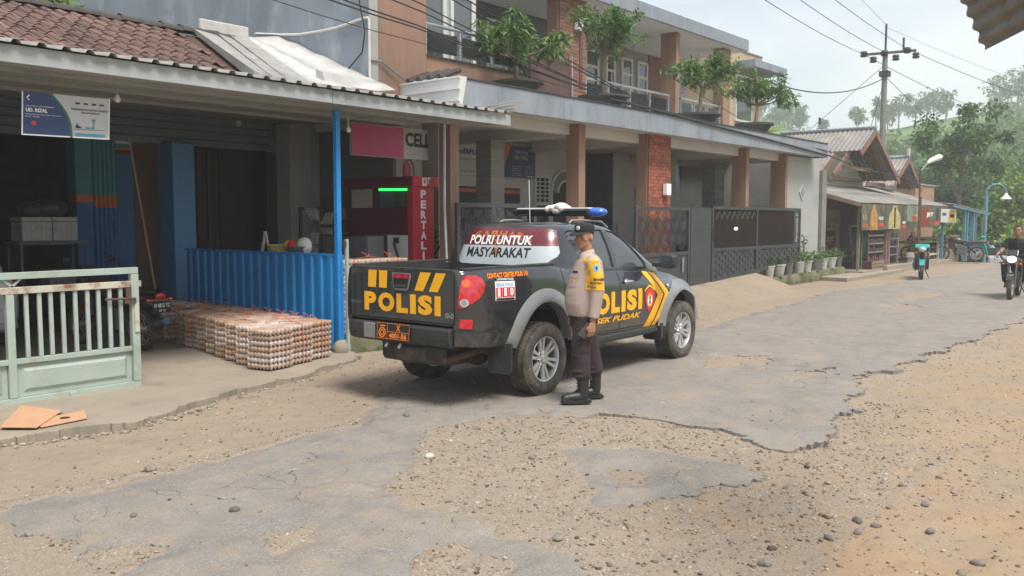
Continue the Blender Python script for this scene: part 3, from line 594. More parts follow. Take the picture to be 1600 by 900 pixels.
# posts, walls, columns
box('blue_post', M_BLUEP, shop, 7.30, 7.37, 9.0, 9.07, .03, 3.21, bev=.006)
box('header', M_HEAD, shop, -3, 10.25, 13.6, 13.72, 3.02, SOF(13.6)-.002)
for z in (3.12, 3.26, 3.38): box('header_rail', M_DARK, shop, -3, 9.5, 13.57, 13.597, z, z+.025)
CY = 13.6
def fluted(x0, x1, n, z0, z1, m, nm):
    mb = MB(); w = (x1-x0)/n
    for k in range(n): mb.ring([(x0+(k+.5)*w, CY, z0), (x0+(k+.5)*w, CY, z1)], w*.5, 10)
    return mb.build(nm, m, shop, smooth=60)
for x0, x1, n in ((6.30,6.66,5),):
    fluted(x0, x1, n, 2.17, 3.02, M_TEAL, 'fluted_column'); fluted(x0, x1, n, 1.98, 2.168, M_ORB, 'column_band'); fluted(x0, x1, n, .05, 1.978, M_NAVY, 'column_foot')
box('teal_wall', M_TEAL, shop, 6.04, 6.29, CY, CY+.3, 2.17, 3.018); box('column_band', M_ORB, shop, 6.04, 6.29, CY-.004, CY+.3, 2.06, 2.168); box('navy_wall', M_NAVY, shop, 6.04, 6.29, CY+.003, CY+.3, .05, 2.058)
box('navy_wall', M_NAVY, shop, 6.665, 6.93, CY, CY+.3, .05, 2.82)
for i, (z, m) in enumerate(((2.82,M_MARD),(2.88,M_ORB),(2.93,M_TEAL),(2.98,M_FLASH))): box('wall_stripe', m, shop, 6.665, 6.93, CY-.005, CY+.3, z+.003, z+.045)
box('brown_door', M_BRWD, shop, 6.93, 7.42, CY+.12, CY+.2, .05, 3.02)
mb = MB()
for k in range(74): mb.box(7.42, 7.80, 13.25, CY+.25, .06+k*.04, .06+k*.04+.036)
mb.build('tiled_column', M_BTILE, shop, kind='stuff'); box('column_core', M_NAVY, shop, 7.424, 7.796, 13.254, CY+.24, .05, 3.05)
for x in (8.28, 8.42, 8.62, 8.76): box('door_stile', M_BRWD, shop, x, x+.07, 14.22, 14.27, .25, 3.0)
for x in (7.85, 8.9, 9.55): box('maroon_door', M_MARD, shop, x, x+(.95 if x < 9 else .6), 14.28, 14.33, .25, 3.05)
box('back_wall', M_MARD, shop, 7.8, 10.3, 14.4, 14.5, 0, 3.6)
box('plaster_column', M_WALLG, shop, 9.50, 9.98, 13.0, 13.4, .25, 3.49, bev=.004)
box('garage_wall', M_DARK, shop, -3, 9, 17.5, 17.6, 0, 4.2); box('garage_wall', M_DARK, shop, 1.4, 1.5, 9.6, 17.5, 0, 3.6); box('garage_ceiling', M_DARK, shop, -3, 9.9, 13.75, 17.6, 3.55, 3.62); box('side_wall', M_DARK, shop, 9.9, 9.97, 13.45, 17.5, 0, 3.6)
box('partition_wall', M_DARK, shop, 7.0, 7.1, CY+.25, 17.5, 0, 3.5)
# kerb and raised floor behind the pickup
mb = MB(); rows = [[(x, y, z+.02*math.sin(x*7+y*3)) for x in np.arange(7.47, 10.01, .1)] for y, z in ((8.98,0),(9.0,.22),(9.02,.25),(9.25,.25),(9.27,.2))]
mb.grid(rows); kerb = mb.build('mossy_kerb', M_MOSS, None, smooth=50, kind='structure')
box('raised_floor', M_CONC, None, 7.33, 10.0, 9.26, 15, -.1, .235, kind='structure')
# blue profiled-steel partition
fen = thing('corrugated_fence', 'bright blue profiled steel fence panel running back from the blue post', 'fence', (7.33, 10.8, .1))
ys_ = np.arange(9.1, 12.75, .28)
for k in range(3):
    mb = MB(); P_ = []; a, b = 9.09+k*1.22, 9.09+(k+1)*1.22+.02; n = int(round((b-a)/.203))
    for j in range(n):
        y = a+j*.203; P_ += [(y, 0), (y+.05, 0), (y+.065, -.03), (y+.125, -.03), (y+.14, 0)]
    P_.append((min(b, a+n*.203), 0)); xx = 7.33+.004*k
    mb.grid([[(xx+d, y, z) for y, d in P_] for z in (.10, 1.315)]); o = mb.build('steel_sheet', M_BLUE, fen, fix=False); o.modifiers.new('s', 'SOLIDIFY').thickness = .003
box('top_rail', M_BLUEP, fen, 7.305, 7.365, 9.085, 12.75, 1.317, 1.345); box('end_post', M_BLUE, fen, 7.345, 7.375, 8.985, 9.08, .08, 1.33)
mb = MB(); mb.sphere((7.36,9.02,.1), (.14,.1,.13), 12, 8); mb.build('cement_footing', M_CONC, fen, smooth=70)
# mint green post of the gate track
gp = thing('gate_post', 'thin mint green steel post standing at the end of the kerb', 'post', (7.40, 8.95, 0))
box('upright', M_MINT, gp, 7.385, 7.425, 8.93, 8.97, -.02, 1.54, bev=.003); box('hinge_plate', M_RUST, gp, 7.36, 7.384, 8.925, 8.975, 1.44, 1.52)
# sliding gate
gate = thing('sliding_gate', 'mint green steel sliding gate with vertical bars and rusty middle rail', 'gate', (3, 8.9, .03))
g = lambda nm, m, *a, **k: box(nm, m, gate, *a, **k)
g('top_rail', M_MINT, 1.0, 4.545, 8.87, 8.93, 1.235, 1.30, bev=.004); g('middle_rail', M_RUSTP, 1.0, 4.575, 8.868, 8.932, 1.095, 1.16, bev=.004)
g('lower_rail', M_MINT, 1.0, 4.46, 8.872, 8.928, .425, .475, bev=.004); g('bottom_rail', M_MINT, 1.0, 4.545, 8.868, 8.932, .03, .10, bev=.004)
g('end_stile', M_MINT, 4.465, 4.545, 8.866, 8.934, .104, 1.232, bev=.004); g('stile', M_MINT, 3.255, 3.325, 8.867, 8.933, .104, 1.092, bev=.004); g('stile', M_MINT, 1.7, 1.77, 8.867, 8.933, .104, 1.092, bev=.004)
for x in (3.44,3.56,3.665,3.78,3.90,4.02,4.13,4.245,4.36): g('bar', M_MINT, x-.019, x+.019, 8.885, 8.915, .478, 1.092, bev=.003)
for k in range(11): g('bar', M_MINT, 1.84+k*.125, 1.876+k*.125, 8.885, 8.915, .478, 1.092, bev=.003)
for x0, x1 in ((3.33,4.46),(1.775,3.25)):
    g('panel', M_MINT, x0, x1, 8.905, 8.917, .104, .422); mb = MB(); a, b, c, d = x0+.05, x1-.05, .145, .385; e = .035
    mb.add([(a,8.904,c),(b,8.904,c),(b,8.904,d),(a,8.904,d),(a+e,8.884,c+e),(b-e,8.884,c+e),(b-e,8.884,d-e),(a+e,8.884,d-e)], [(4,5,6,7),(0,1,5,4),(1,2,6,5),(2,3,7,6),(3,0,4,7)]); mb.build('raised_panel', M_MINT, gate)
mb = MB()
for s_ in (1, -1): mb.bar((3.24,8.9,1.1+(.0 if s_ > 0 else .135)), (3.40,8.9,1.235 if s_ > 0 else 1.1), .02, .02)
mb.build('cross_ornament', M_MINT, gate)
mb = MB(); mb.box(3.80,3.87,8.85,8.866,-.045,.09); mb.build('roller_bracket', M_MINT, gate, bev=.008); mb = MB(); mb.lathe([(.0,-.012),(.02,-.012),(.02,.012),(0,.012)], 12, Matrix.Translation((3.835,8.86,-.01)) @ Matrix.Rotation(PI/2, 4, 'X')); mb.build('roller', M_RUST, gate)
mb = MB(); mb.ring([(4.18,8.855,.985),(4.50,8.855,.975)], .012, 8); mb.box(4.38,4.50,8.84,8.866,.93,.965); mb.box(4.40,4.44,8.845,8.866,.985,1.09); mb.build('latch_bolt', M_RUST, gate); mb = MB(); mb.box(4.485,4.535,8.85,8.867,.62,.92); mb.build('latch_plate', M_RUSTP, gate, bev=.004)
# hanging banner
M_BNAVY = mat('navy_print', (.025,.05,.15), (.02,.045,.13), rough=.5); M_BPALE = mat('pale_print', (.5,.5,.5), (.45,.45,.46), rough=.5); M_GRN = mat('green_print', (.02,.16,.06), rough=.5); M_CYAN = mat('cyan_print', (.06,.3,.42), rough=.5)
ban = thing('shop_banner', 'navy and pale shop banner reading UD. RIZAL hanging under the canopy', 'banner', (3.95, 9.0, 3.02))
bo = Vector((3.50, 8.99, 2.605)); bU = Vector((1,0,.012)).normalized(); bV = Vector((.05,0,1)).normalized(); bw, bh = .845, .415
mb = MB(); rect(mb, bo, bU, bV, bw, bh, 0); mb.build('cloth', M_BPALE, ban)
ar = [(0,0)]+[(.455+.03*math.sin(i/10*PI*.5)*0-.2*(1-math.cos(i/10*PI/2))**1.3, bh*i/10) for i in range(11)]+[(0,bh)]
mb = MB(); poly(mb, bo, bU, bV, ar, .004); mb.build('navy_field', M_BNAVY, ban)
mb = MB(); c1_ = ar[1:-1]; mb.add([bo+bU*a+bV*b+bU.cross(bV)*.005 for a, b in c1_]+[bo+bU*(a+.022)+bV*b+bU.cross(bV)*.005 for a, b in c1_], [(i, i+11, i+12, i+1) for i in range(10)]); mb.build('green_arc', M_GRN, ban)
mb = MB(); lettering(mb, 'UD. RIZAL', bo+bU*.035+bV*.225, bU, bV, .2, .036, .04, lift=.006); lettering(mb, 'TOKO PUPUK DAN PERTANIAN', bo+bU*.035+bV*.275, bU, bV, .26, .012, 0, lift=.006); lettering(mb, 'Menjual Pupuk dan Obat Pertanian', bo+bU*.035+bV*.195, bU, bV, .33, .013, 0, lift=.006); lettering(mb, 'Kec. Pakis', bo+bU*.035+bV*.175, bU, bV, .13, .012, 0, lift=.006); poly(mb, bo, bU, bV, [(.05,.355),(.075,.385),(.06,.385),(.04,.36),(.06,.335),(.075,.335)], .006); mb.build('lettering', M_WHT, ban)
mb = MB(); lettering(mb, 'PERBANKAN PUPUK SUBSIDI', bo+bU*.46+bV*.275, bU, bV, .36, .018, .02, lift=.006); lettering(mb, 'TERINTEGRASI', bo+bU*.55+bV*.245, bU, bV, .19, .016, .02, lift=.006); poly(mb, bo, bU, bV, [(.50,.10),(.57,.10),(.55,.115),(.53,.12),(.52,.145)], .006); rect(mb, bo+bU*.49+bV*.085, bU, bV, .3, .004, .006)
for k in range(4): rect(mb, bo+bU*(.5+.08*k)+bV*.335, bU, bV, .045, .016, .006)
mb.build('lettering', M_INK, ban)
mb = MB(); rect(mb, bo+bU*.50+bV*.022, bU, bV, .30, .028, .006); poly(mb, bo, bU, bV, [(.66,.195),(.705,.195),(.69,.165),(.675,.165)], .006); rect(mb, bo+bU*.678+bV*.11, bU, bV, .012, .055, .006); rect(mb, bo+bU*.60+bV*.1, bU, bV, .09, .014, .006); mb.build('print', M_CYAN, ban)
mb = MB(); poly(mb, bo, bU, bV, [(.11+.024*math.cos(i*PI/6), .12+.024*math.sin(i*PI/6)) for i in range(12)], .006); mb.build('emblem', M_RED, ban)
mb = MB(); rect(mb, bo, bU, bV, bw, .012, .005); rect(mb, bo, bU, bV, .012, bh, .0052); rect(mb, bo+bU*(bw-.012), bU, bV, .012, bh, .0052); mb.build('hem', M_WHT, ban)
# bulbs
M_BULB = mat('bulb_glass', (.75,.73,.66), rough=.2)
for (x, y, z0, z1, lab) in ((4.55,9.2,SOF(9.2),3.03,'white bulb on a rod at the right end of the banner'),(7.67,9.2,SOF(9.2),2.95,'white bulb hanging right of the blue post')):
    b_ = thing('light_bulb', lab, 'light bulb', (x, y, z1), group='bulbs under the canopy'); mb = MB(); mb.ring([(x,y,z0),(x,y,z1+.075)], .014, 8); mb.build('holder', M_CANOPY, b_)
    mb = MB(); mb.lathe([(0,0),(.02,.004),(.034,.025),(.034,.04),(.024,.06),(.016,.08),(0,.08)], 14, Matrix.Translation((x,y,z1))); mb.build('glass', M_BULB, b_, smooth=60)
# ------------------------------------------------------------ egg trays
def tray_material():
    m = bpy.data.materials.new('paper_pulp'); m.use_nodes = True; t = m.node_tree; b = t.nodes['Principled BSDF']; L = t.links.new
    oi = t.nodes.new('ShaderNodeObjectInfo'); r = t.nodes.new('ShaderNodeValToRGB'); e = r.color_ramp.elements
    for i, (p, c) in enumerate([(0,(.40,.28,.20)),(.3,(.47,.37,.30)),(.55,(.42,.25,.15)),(.8,(.50,.40,.36)),(1,(.55,.48,.44))]):
        q = e[i] if i < 2 else e.new(p); q.position = p; q.color = (*c, 1)
    tc = t.nodes.new('ShaderNodeTexCoord'); n = t.nodes.new('ShaderNodeTexNoise'); n.inputs['Scale'].default_value = 14; L(tc.outputs['Object'], n.inputs[0])
    x = t.nodes.new('ShaderNodeMix'); x.data_type = 'RGBA'; x.blend_type = 'MULTIPLY'; x.inputs[7].default_value = (.62,.55,.5,1); rr = t.nodes.new('ShaderNodeMapRange'); rr.inputs[1].default_value = .45; rr.inputs[2].default_value = .75; L(n.outputs[0], rr.inputs[0]); L(rr.outputs[0], x.inputs[0])
    L(oi.outputs['Random'], r.inputs[0]); L(r.outputs[0], x.inputs[6]); L(x.outputs[2], b.inputs['Base Color']); b.inputs['Roughness'].default_value = .95; return m
M_PULP = tray_material(); M_RAFF = mat('orange_raffia', (.55,.13,.04), (.45,.10,.03), rough=.6); M_CUP = mat('shadow_pulp', (.16,.11,.08), rough=1)
TW, TL = .385, .35
def tray_mesh():
    mb = MB(); n = 12; H = lambda i, j: .024*math.cos(PI*i)*math.cos(PI*j) if 0 < i < n and 0 < j < n else (.020 if (i+j) % 2 == 0 else -.006)
    P_ = lambda i, j, z: ((i/n-.5)*TW, (j/n-.5)*TL, z)
    mb.grid([[P_(i, j, H(i, j)) for j in range(n+1)] for i in range(n+1)])
    loop = [(i, 0) for i in range(n)]+[(n, j) for j in range(n)]+[(i, n) for i in range(n, 0, -1)]+[(0, j) for j in range(n, 0, -1)]
    def inn(i, j, k): x, y, _ = P_(i, j, 0); return (x*(1-k), y*(1-k))
    top = [P_(i, j, H(i, j)) for i, j in loop]; lip = [(*inn(i, j, 0), H(i, j)-.008) for i, j in loop]; bot = [(*inn(i, j, .05 if q % 2 else .0), -.050 if q % 2 else -.012) for q, (i, j) in enumerate(loop)]
    mb.grid([top, lip, bot], True); me = mb.mesh('egg_tray'); me.materials.append(M_PULP); return me
TRAY = tray_mesh()
def strap_mb(h, along):
    mb = MB(); r = .0055; a = TL/2+.012 if along else TW/2+.012
    if along: mb.ring([(0,-a,.0),(0.01,-a-.004,h*.5),(0,-a,h+.01),(0,0,h+.03),(0,a,h+.01),(0,a,0)], r, 5)
    else: mb.ring([(-a,0,.0),(-a-.004,.01,h*.5),(-a,0,h+.01),(0,0,h+.03),(a,0,h+.01),(a,0,0)], r, 5)
    mb.ring([(0,0,h+.02),(.03,.02,h+.06),(.09,.03,h+.05)], .006, 5); mb.ring([(0,0,h+.02),(-.03,.03,h+.07),(-.05,.07,h+.09)], .005, 5); return mb
BUN = {}
def bundle(x, y, rz, n, lab, grp, sc=1):
    b = thing('egg_tray_bundle', lab, 'egg trays', (x, y, .062), rz, grp); b.scale = (sc, 1, 1)
    for k in range(n):
        o = bpy.data.objects.new('egg_tray', TRAY); COL.objects.link(o); setpar(o, b); o.location = (random.uniform(-.006,.006), random.uniform(-.006,.006), .05+k*.066); o.rotation_euler = (random.uniform(-.012,.012), random.uniform(-.012,.012), random.choice((0,PI))+random.uniform(-.015,.015))
    if random.random() < .35: return b
    key = (n, random.random() < .7)
    if key not in BUN: BUN[key] = strap_mb(n*.066+.012, key[1]).build('raffia_tie', M_RAFF, b, world=False)
    else:
        c = BUN[key].copy(); COL.objects.link(c); setpar(c, b)
    return b
NT = 7
for r in range(8):
    t = r/7.5; y0 = 8.68+r*.353; xl = lerp(5.83, 6.36, t)+.19; xr = lerp(7.0, 7.24, t)-.19; wdt = xr-xl+.385; n = 3 if wdt > .95 else 2
    for c in range(n):
        u = c/(n-1); x = lerp(xl, xr, u); y = y0+.28*(1-t*.6)*u; corner = (r == 0)
        lab = 'egg trays in the %s row from the near end, %s' % (('','second','third','fourth','fifth','sixth','seventh','last')[r], ('on the yard side', 'in the middle', 'against the blue fence')[c if n == 3 else (0, 2)[c]])
        if r == 0: lab = ['egg tray bundle at the near left corner of the long block by the blue fence', 'middle egg tray bundle on the near end of the long block', 'egg tray bundle at the near right corner of the block by the fence'][c]
        bundle(x, y, .16 if n == 3 else .12, NT, lab, 'egg tray bundles in the long block', min(1, (xr-xl)/(n-1)/.388))
for r in range(5): bundle(6.98, 11.62+r*.36, .02, NT, '%s egg tray bundle of the darker far row along the fence' % ('nearest','second','middle','fourth','farthest')[r], 'egg tray bundles in the far row')
for r in range(2): bundle(6.58+.05*r, 12.0+r*.36, .02, NT, '%s outer egg tray bundle next to the motorbike wheel' % ('nearer','farther')[r], 'outer egg tray bundles in the far row')
for k in range(3):
    b = bundle(7.72+.40*k, 9.36+.0*k, 0, 15, ['tall bundle of egg trays between the green post and the pickup tail','tall bundle of egg trays hidden mostly by the pickup tailgate','tall bundle of egg trays farthest right behind the pickup'][k], 'tall egg tray stacks on the kerb'); b.location.z = .25
# cardboard on the apron
M_CARD = mat('cardboard', (.50,.29,.17), (.45,.25,.145), rough=.85, scale=8)
for pts, z, lab in ((((2.79,7.85),(3.25,8.62),(3.40,8.10),(2.98,7.60)), .075, 'flattened brown cardboard sheet lying on the concrete under the gate'),(((3.12,7.93),(3.56,8.02),(3.42,7.66),(3.02,7.62)), .066, 'torn cardboard flap with a dark stamp beside the larger sheet')):
    mb = MB(); mb.prism(list(pts), z, z+.006, 'xy'); o = mb.build('cardboard_sheet', M_CARD, None); tag(o, lab, 'cardboard', 'cardboard sheets by the gate')
    if z < .07: mb = MB(); mb.lathe([(0,0),(.045,0)], 14, Matrix.Translation((3.30,7.82,z+.0072)), cap=False); mb.v = mb.v; mb.build('stamp', M_INK, o)
# ------------------------------------------------------------ things inside the shop
M_STYRO = mat('grey_foam_box', (.36,.36,.35), (.3,.3,.29), rough=.9, dirt=((.15,.15,.15), .55, .8, 4))
for x0, x1, y, lab in ((5.02,5.42,13.0,'left grey foam box on the dark rack in the garage'),(5.43,5.78,13.0,'right grey foam box on the dark rack beside the blue column')):
    t = thing('foam_box', lab, 'box', ((x0+x1)/2, y, 1.48), group='foam boxes on the rack'); box('shell', M_STYRO, t, x0, x1, y, y+.4, 1.49, 1.76, bev=.01); box('lid', M_STYRO, t, x0-.008, x1-.005, y-.01, y+.41, 1.765, 1.83, bev=.012)
    mb = MB()
    for k in range(5): mb.box(x0+.04+k*.07, x0+.055+k*.07, y-.006, y, 1.52, 1.74)
    mb.build('rib', M_STYRO, t, kind='stuff')
t = thing('storage_rack', 'dark steel rack carrying foam boxes in the garage', 'rack', (5.4, 13.2, .06)); box('shelf', M_DARK, t, 4.95, 5.9, 12.95, 13.45, 1.44, 1.485); box('shelf', M_DARK, t, 4.95, 5.9, 12.95, 13.45, .8, .83)
for x in (4.97, 5.86):
    for y in (12.97, 13.42): box('leg', M_DARK, t, x, x+.03, y-.015, y+.015, .06, 1.44)
mb = MB(); mb.sphere((5.45,13.15,1.95), (.26,.2,.16), 12, 8); mb.sphere((5.2,13.1,1.92), (.18,.15,.12), 12, 8); o = mb.build('black_sack', mat('black_sheet', (.02,.025,.028), rough=.35, bump=.8, bscale=14), None, smooth=80); tag(o, 'crumpled black plastic sack lying on the foam boxes', 'sack')
t = thing('battery_box', 'small grey metal case on the lower rack shelf', 'case', (5.5, 13.1, .83)); box('case', mat('grey_case', (.12,.13,.14), rough=.5), t, 5.35, 5.75, 13.0, 13.3, .832, 1.08, bev=.01); box('grip', M_SILV, t, 5.46, 5.6, 12.985, 12.998, 1.0, 1.02)
bm_ = MB(); bm_.ring([(5.93,11.7,2.9),(6.27,11.55,.07)], .014, 8); tag(bm_.build('bamboo_pole', M_BAMB, None), 'thin brown bamboo pole leaning against the wall behind the yard', 'pole')
# tub of goods on a bench behind the blue panel
t = thing('bench', 'low bench behind the blue fence carrying tubs', 'bench', (7.8, 10.8, .24)); box('top', M_BRWD, t, 7.45, 8.0, 9.7, 11.9, 1.25, 1.29)
for x in (7.5, 7.95):
    for y in (9.8, 11.8): box('leg', M_BRWD, t, x-.025, x+.025, y-.025, y+.025, .235, 1.25)
def tub(x, y, r, h, m, lab, nm='tub', cat='tub'):
    mb = MB(); mb.lathe([(r*.78,0),(r,h),(r*1.05,h),(r*1.05,h-.015),(r*.96,h-.01),(r*.76,.01),(0,.01)], 18, Matrix.Translation((x,y,1.292))); return tag(mb.build(nm, m, None, smooth=50), lab, cat, 'tubs on the bench')
tub(7.62, 10.72, .17, .14, mat('cream_plastic', (.5,.42,.16), rough=.4), 'cream plastic tub standing on the bench behind the fence'); tub(7.62, 10.2, .21, .13, mat('grey_plastic', (.1,.11,.12), rough=.4), 'dark grey tub holding bags beside the cream tub')
M_BAG = mat('printed_bag', (.7,.7,.68), (.6,.6,.58), rough=.35, bump=.4, bscale=20)
for x, y, r, m, lab in ((7.60,10.10,(.10,.13,.13),M_BAG,'white printed plastic bag sticking out of the grey tub'),(7.58,10.33,(.08,.10,.09),M_RED,'red packet in the grey tub'),(7.58,10.45,(.07,.07,.08),mat('yellow_pack', (.6,.3,.02), rough=.4),'yellow packet between the two tubs'),(7.6,10.22,(.05,.07,.11),mat('green_pack', (.1,.3,.03), rough=.4),'green packet tucked beside the white bag')):
    mb = MB(); mb.sphere((x,y,1.42), r, 12, 8); o = mb.build('packet', m, None, smooth=70); tag(o, lab, 'packet', 'packets in the tubs')
mb = MB(); mb.bar((7.62,11.15,1.29), (7.62,11.05,1.62), .03, .04); mb.bar((7.62,10.95,1.29), (7.62,11.05,1.62), .02, .03); tag(mb.build('wooden_trestle', M_FLASH, None), 'pale wooden trestle leg standing on the bench', 'trestle')
# patterned steel gate leaf behind the post
M_PATT = mat('bright_strip', (.42,.38,.34), (.36,.33,.3), rough=.5); 
def pattern_leaf(name, lab, x0, x1, y, z0, z1, cell=.30, strips=True, solid=None, group=None):
    t = thing(name, lab, 'gate', ((x0+x1)/2, y, z0), group=group); mi = mat('black_gate', (.018,.022,.026), (.025,.028,.032), rough=.5, dirt=((.08,.075,.07), .6, .9, 3))
    box('frame', mi, t, x0, x0+.05, y, y+.04, z0, z1, bev=.003); box('frame', mi, t, x1-.05, x1, y, y+.04, z0, z1, bev=.003); box('frame', mi, t, x0+.052, x1-.052, y+.001, y+.039, z1-.05, z1); box('frame', mi, t, x0+.052, x1-.052, y+.001, y+.039, z0, z0+.05)
    return t, mi
t, mi = pattern_leaf('patterned_gate', 'dark steel gate leaf with bright diagonal strips behind the blue post', 8.95, 10.0, 12.0, .25, 2.0)
mb = MB()
for i in range(3):
    for j in range(5):
        cx, cz = 9.03+i*.32, .33+j*.34; d = 1 if (i+j) % 2 else -1
        for k in range(5):
            a = -.12+k*.06
            p = (cx+.15+a-.075, cz+.16-d*.12+(0), ) ; p0 = Vector((cx+.02+k*.055, 12.0, cz+(.02 if d > 0 else .30))); p1 = Vector((min(cx+.30, p0.x+.14), 12.0, p0.z+d*.2)); mb.bar(p0, p1, .025, .02)
mb.build('strip', M_PATT, t, kind='stuff')
# ------------------------------------------------------------ two-storey house
M_FASC = mat('blue_grey_fascia', (.24,.27,.305), (.20,.225,.26), rough=.8, scale=2, dirt=((.11,.12,.13), .52, .85, 3), stretch=(1,1,.35), bump=.1)
M_BROWN = mat('terracotta_paint', (.29,.175,.122), (.25,.15,.106), rough=.75, scale=1.8, dirt=((.17,.115,.09), .5, .8, 2.4), stretch=(2,2,.35), bump=.08)
M_SIDE = mat('weathered_blue_grey', (.25,.29,.335), (.20,.235,.28), rough=.85, scale=1.3, dirt=((.36,.40,.44), .52, .72, 1.8), stretch=(1,1,.55), bump=.1)
M_SOFFH = mat('house_soffit', (.58,.57,.56), (.53,.52,.51), rough=.8, scale=.8)
M_HWALL = mat('house_wall', (.50,.50,.49), (.45,.45,.44), rough=.8, scale=1, dirt=((.22,.22,.22), .6, .9, 1.3))
M_TAUPE = mat('taupe_wall', (.32,.29,.28), (.28,.255,.245), rough=.8)
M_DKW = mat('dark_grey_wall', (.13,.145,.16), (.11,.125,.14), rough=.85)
M_BRICK = mat('brick_face', (.33,.105,.06), (.26,.08,.048), rough=.8, scale=9, bump=.25, bscale=70, rnd=.3)
M_MORT = mat('brick_joint', (.10,.05,.04), (.08,.04,.03), rough=.95)
M_BRICKF = mat('faded_brick_face', (.25,.115,.09), (.20,.095,.075), rough=.8, scale=9, bump=.25, bscale=70, rnd=.22)
M_CTILE = mat('grey_column_tile', (.25,.245,.23), (.21,.205,.195), rough=.5, scale=5, rnd=.12)
M_GROUT = mat('pale_grout', (.46,.45,.43), rough=.9)
M_FRAME = mat('cream_frame', (.60,.60,.56), (.54,.54,.5), rough=.5)
M_STEEL = mat('stainless_tube', (.55,.56,.57), rough=.25, metal=.9)
M_CAP = mat('dark_capping', (.045,.05,.05), (.035,.04,.04), rough=.6)
M_PANEL = mat('dark_brown_panel', (.10,.062,.052), (.085,.052,.045), rough=.7)
M_GATE = mat('charcoal_gate', (.032,.037,.042), (.042,.046,.05), rough=.5, scale=3, dirt=((.13,.12,.105), .58, .9, 4))
G_RAIL = glass('balcony_glass', (.82,.90,.88), refl=-.02, dens=.10); G_DOOR = glass('dark_door_glass', (.10,.14,.15), refl=.10, dens=.25)
house = thing('two_storey_house', 'two storey brown and grey house with brick pillars and a glass balcony', 'house', (17, 11, 0))
H = lambda nm, m, *a, **k: box(nm, m, house, *a, **k)
# ground floor
H('floor_slab', M_CONC, 10.02, 26, 9.75, 15, -.1, .315)
H('ceiling_slab', M_SOFFH, 9.62, 25.3, 9.31, 14.2, 3.60, 3.93)
xsj = [9.97, 12.6, 15.4, 18.2, 20.95, 22.9, 25.36]
for a, b in zip(xsj[:-1], xsj[1:]): H('fascia_panel', M_FASC, a+.004, b-.004, 9.265, 9.308, 3.555, 3.945, bev=.004)
H('fascia_panel', M_FASC, 25.364, 25.40, 9.265, 14.2, 3.555, 3.945); H('capping', M_CAP, 9.97, 25.41, 9.245, 9.40, 3.948, 3.97)
H('beam', M_SOFFH, 9.98, 25.2, 9.92, 10.12, 3.40, 3.597)
for x in (10.25, 13.78, 16.6, 21.1, 23.7): H('cross_beam', M_SOFFH, x-.1, x+.1, 10.125, 13.1, 3.38, 3.598)
for x0, x1, d in ((10.15,10.35,.25),(13.67,13.88,.30)): H('column', M_BROWN, x0, x1, 9.7, 9.7+d, .2, 3.397 if d < .2 else 3.598, bev=.004)
H('column', M_BROWN, 20.98, 21.12, 9.7, 10.1, .2, 3.598, bev=.004); H('column', M_BROWN, 21.15, 21.28, 9.76, 10.1, .2, 3.598, bev=.004); H('column', M_BROWN, 23.5, 23.64, 9.71, 10.15, .2, 3.598, bev=.004)
BRM = {}
def brick_pillar(x0, x1, y, d, z0, z1, rows, m, L=.205, side=None):
    p = H('brick_pillar', M_MORT, x0+.006, x1-.006, y+.008, y+d, z0, z1); h = (z1-z0)/rows; k = 0
    for r in range(rows):
        x = x0-(L*.5 if r % 2 else 0)
        while x < x1-.01:
            a, b = max(x, x0), min(x+L-.008, x1); x += L
            if b-a < .03: continue
            w = round(b-a, 3); key = (w, round(h, 4), m.name)
            if key not in BRM: mb = MB(); mb.box(0, w, 0, .022, .004, h-.004); BRM[key] = mb.mesh('brick'); BRM[key].materials.append(m)
            o = bpy.data.objects.new('brick', BRM[key]); COL.objects.link(o); setpar(o, p); o.location = Vector((a, y-.010+random.uniform(-.003,.003), z0+r*h)) - WO[house.name]-p.location; WO[o.name] = Vector()
    return p
def fixw(p):    # sub-parts of a part that sits at -WO: part.location already shifts into world axes
    for ch in kids(p): ch.location = ch.location + WO[house.name] + p.location
pl_ = brick_pillar(16.21, 17.13, 9.7, .30, .2, 3.595, 46, M_BRICK); fixw(pl_)
H('pillar_side', M_BROWN, 16.18, 16.205, 9.72, 9.98, .2, 3.595)
# inner columns clad with grey tiles
TLM = None
for x0, x1 in ((13.2,13.61),(20.32,20.62),(22.85,23.42)):
    c = H('tiled_column', M_GROUT, x0+.008, x1-.008, 11.508, 11.9, .32, 3.377)
    for k in range(16):
        z = .33+k*.19
        o = box('tile', M_CTILE, c, x0, x1, 11.5, 11.507, z, z+.184); o.location = Vector()
        o = box('tile', M_CTILE, c, x0, x0+.0075, 11.508, 11.9, z, z+.184); o.location = Vector()
# back walls of the porch
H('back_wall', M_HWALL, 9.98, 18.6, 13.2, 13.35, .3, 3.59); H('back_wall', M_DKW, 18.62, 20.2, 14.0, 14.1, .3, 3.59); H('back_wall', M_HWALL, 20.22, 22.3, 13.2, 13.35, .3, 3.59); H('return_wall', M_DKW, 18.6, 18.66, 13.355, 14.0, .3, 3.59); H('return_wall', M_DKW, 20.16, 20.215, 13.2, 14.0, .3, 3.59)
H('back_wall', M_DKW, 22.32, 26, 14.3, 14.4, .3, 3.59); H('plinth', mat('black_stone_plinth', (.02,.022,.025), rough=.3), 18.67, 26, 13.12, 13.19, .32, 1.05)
H('porch_wall', M_WALLG, 10.9, 11.4, 10.7, 11.1, .25, 3.59, bev=.004); H('porch_wall', M_DKW, 10.3, 10.38, 11.2, 13.19, .25, 3.59)
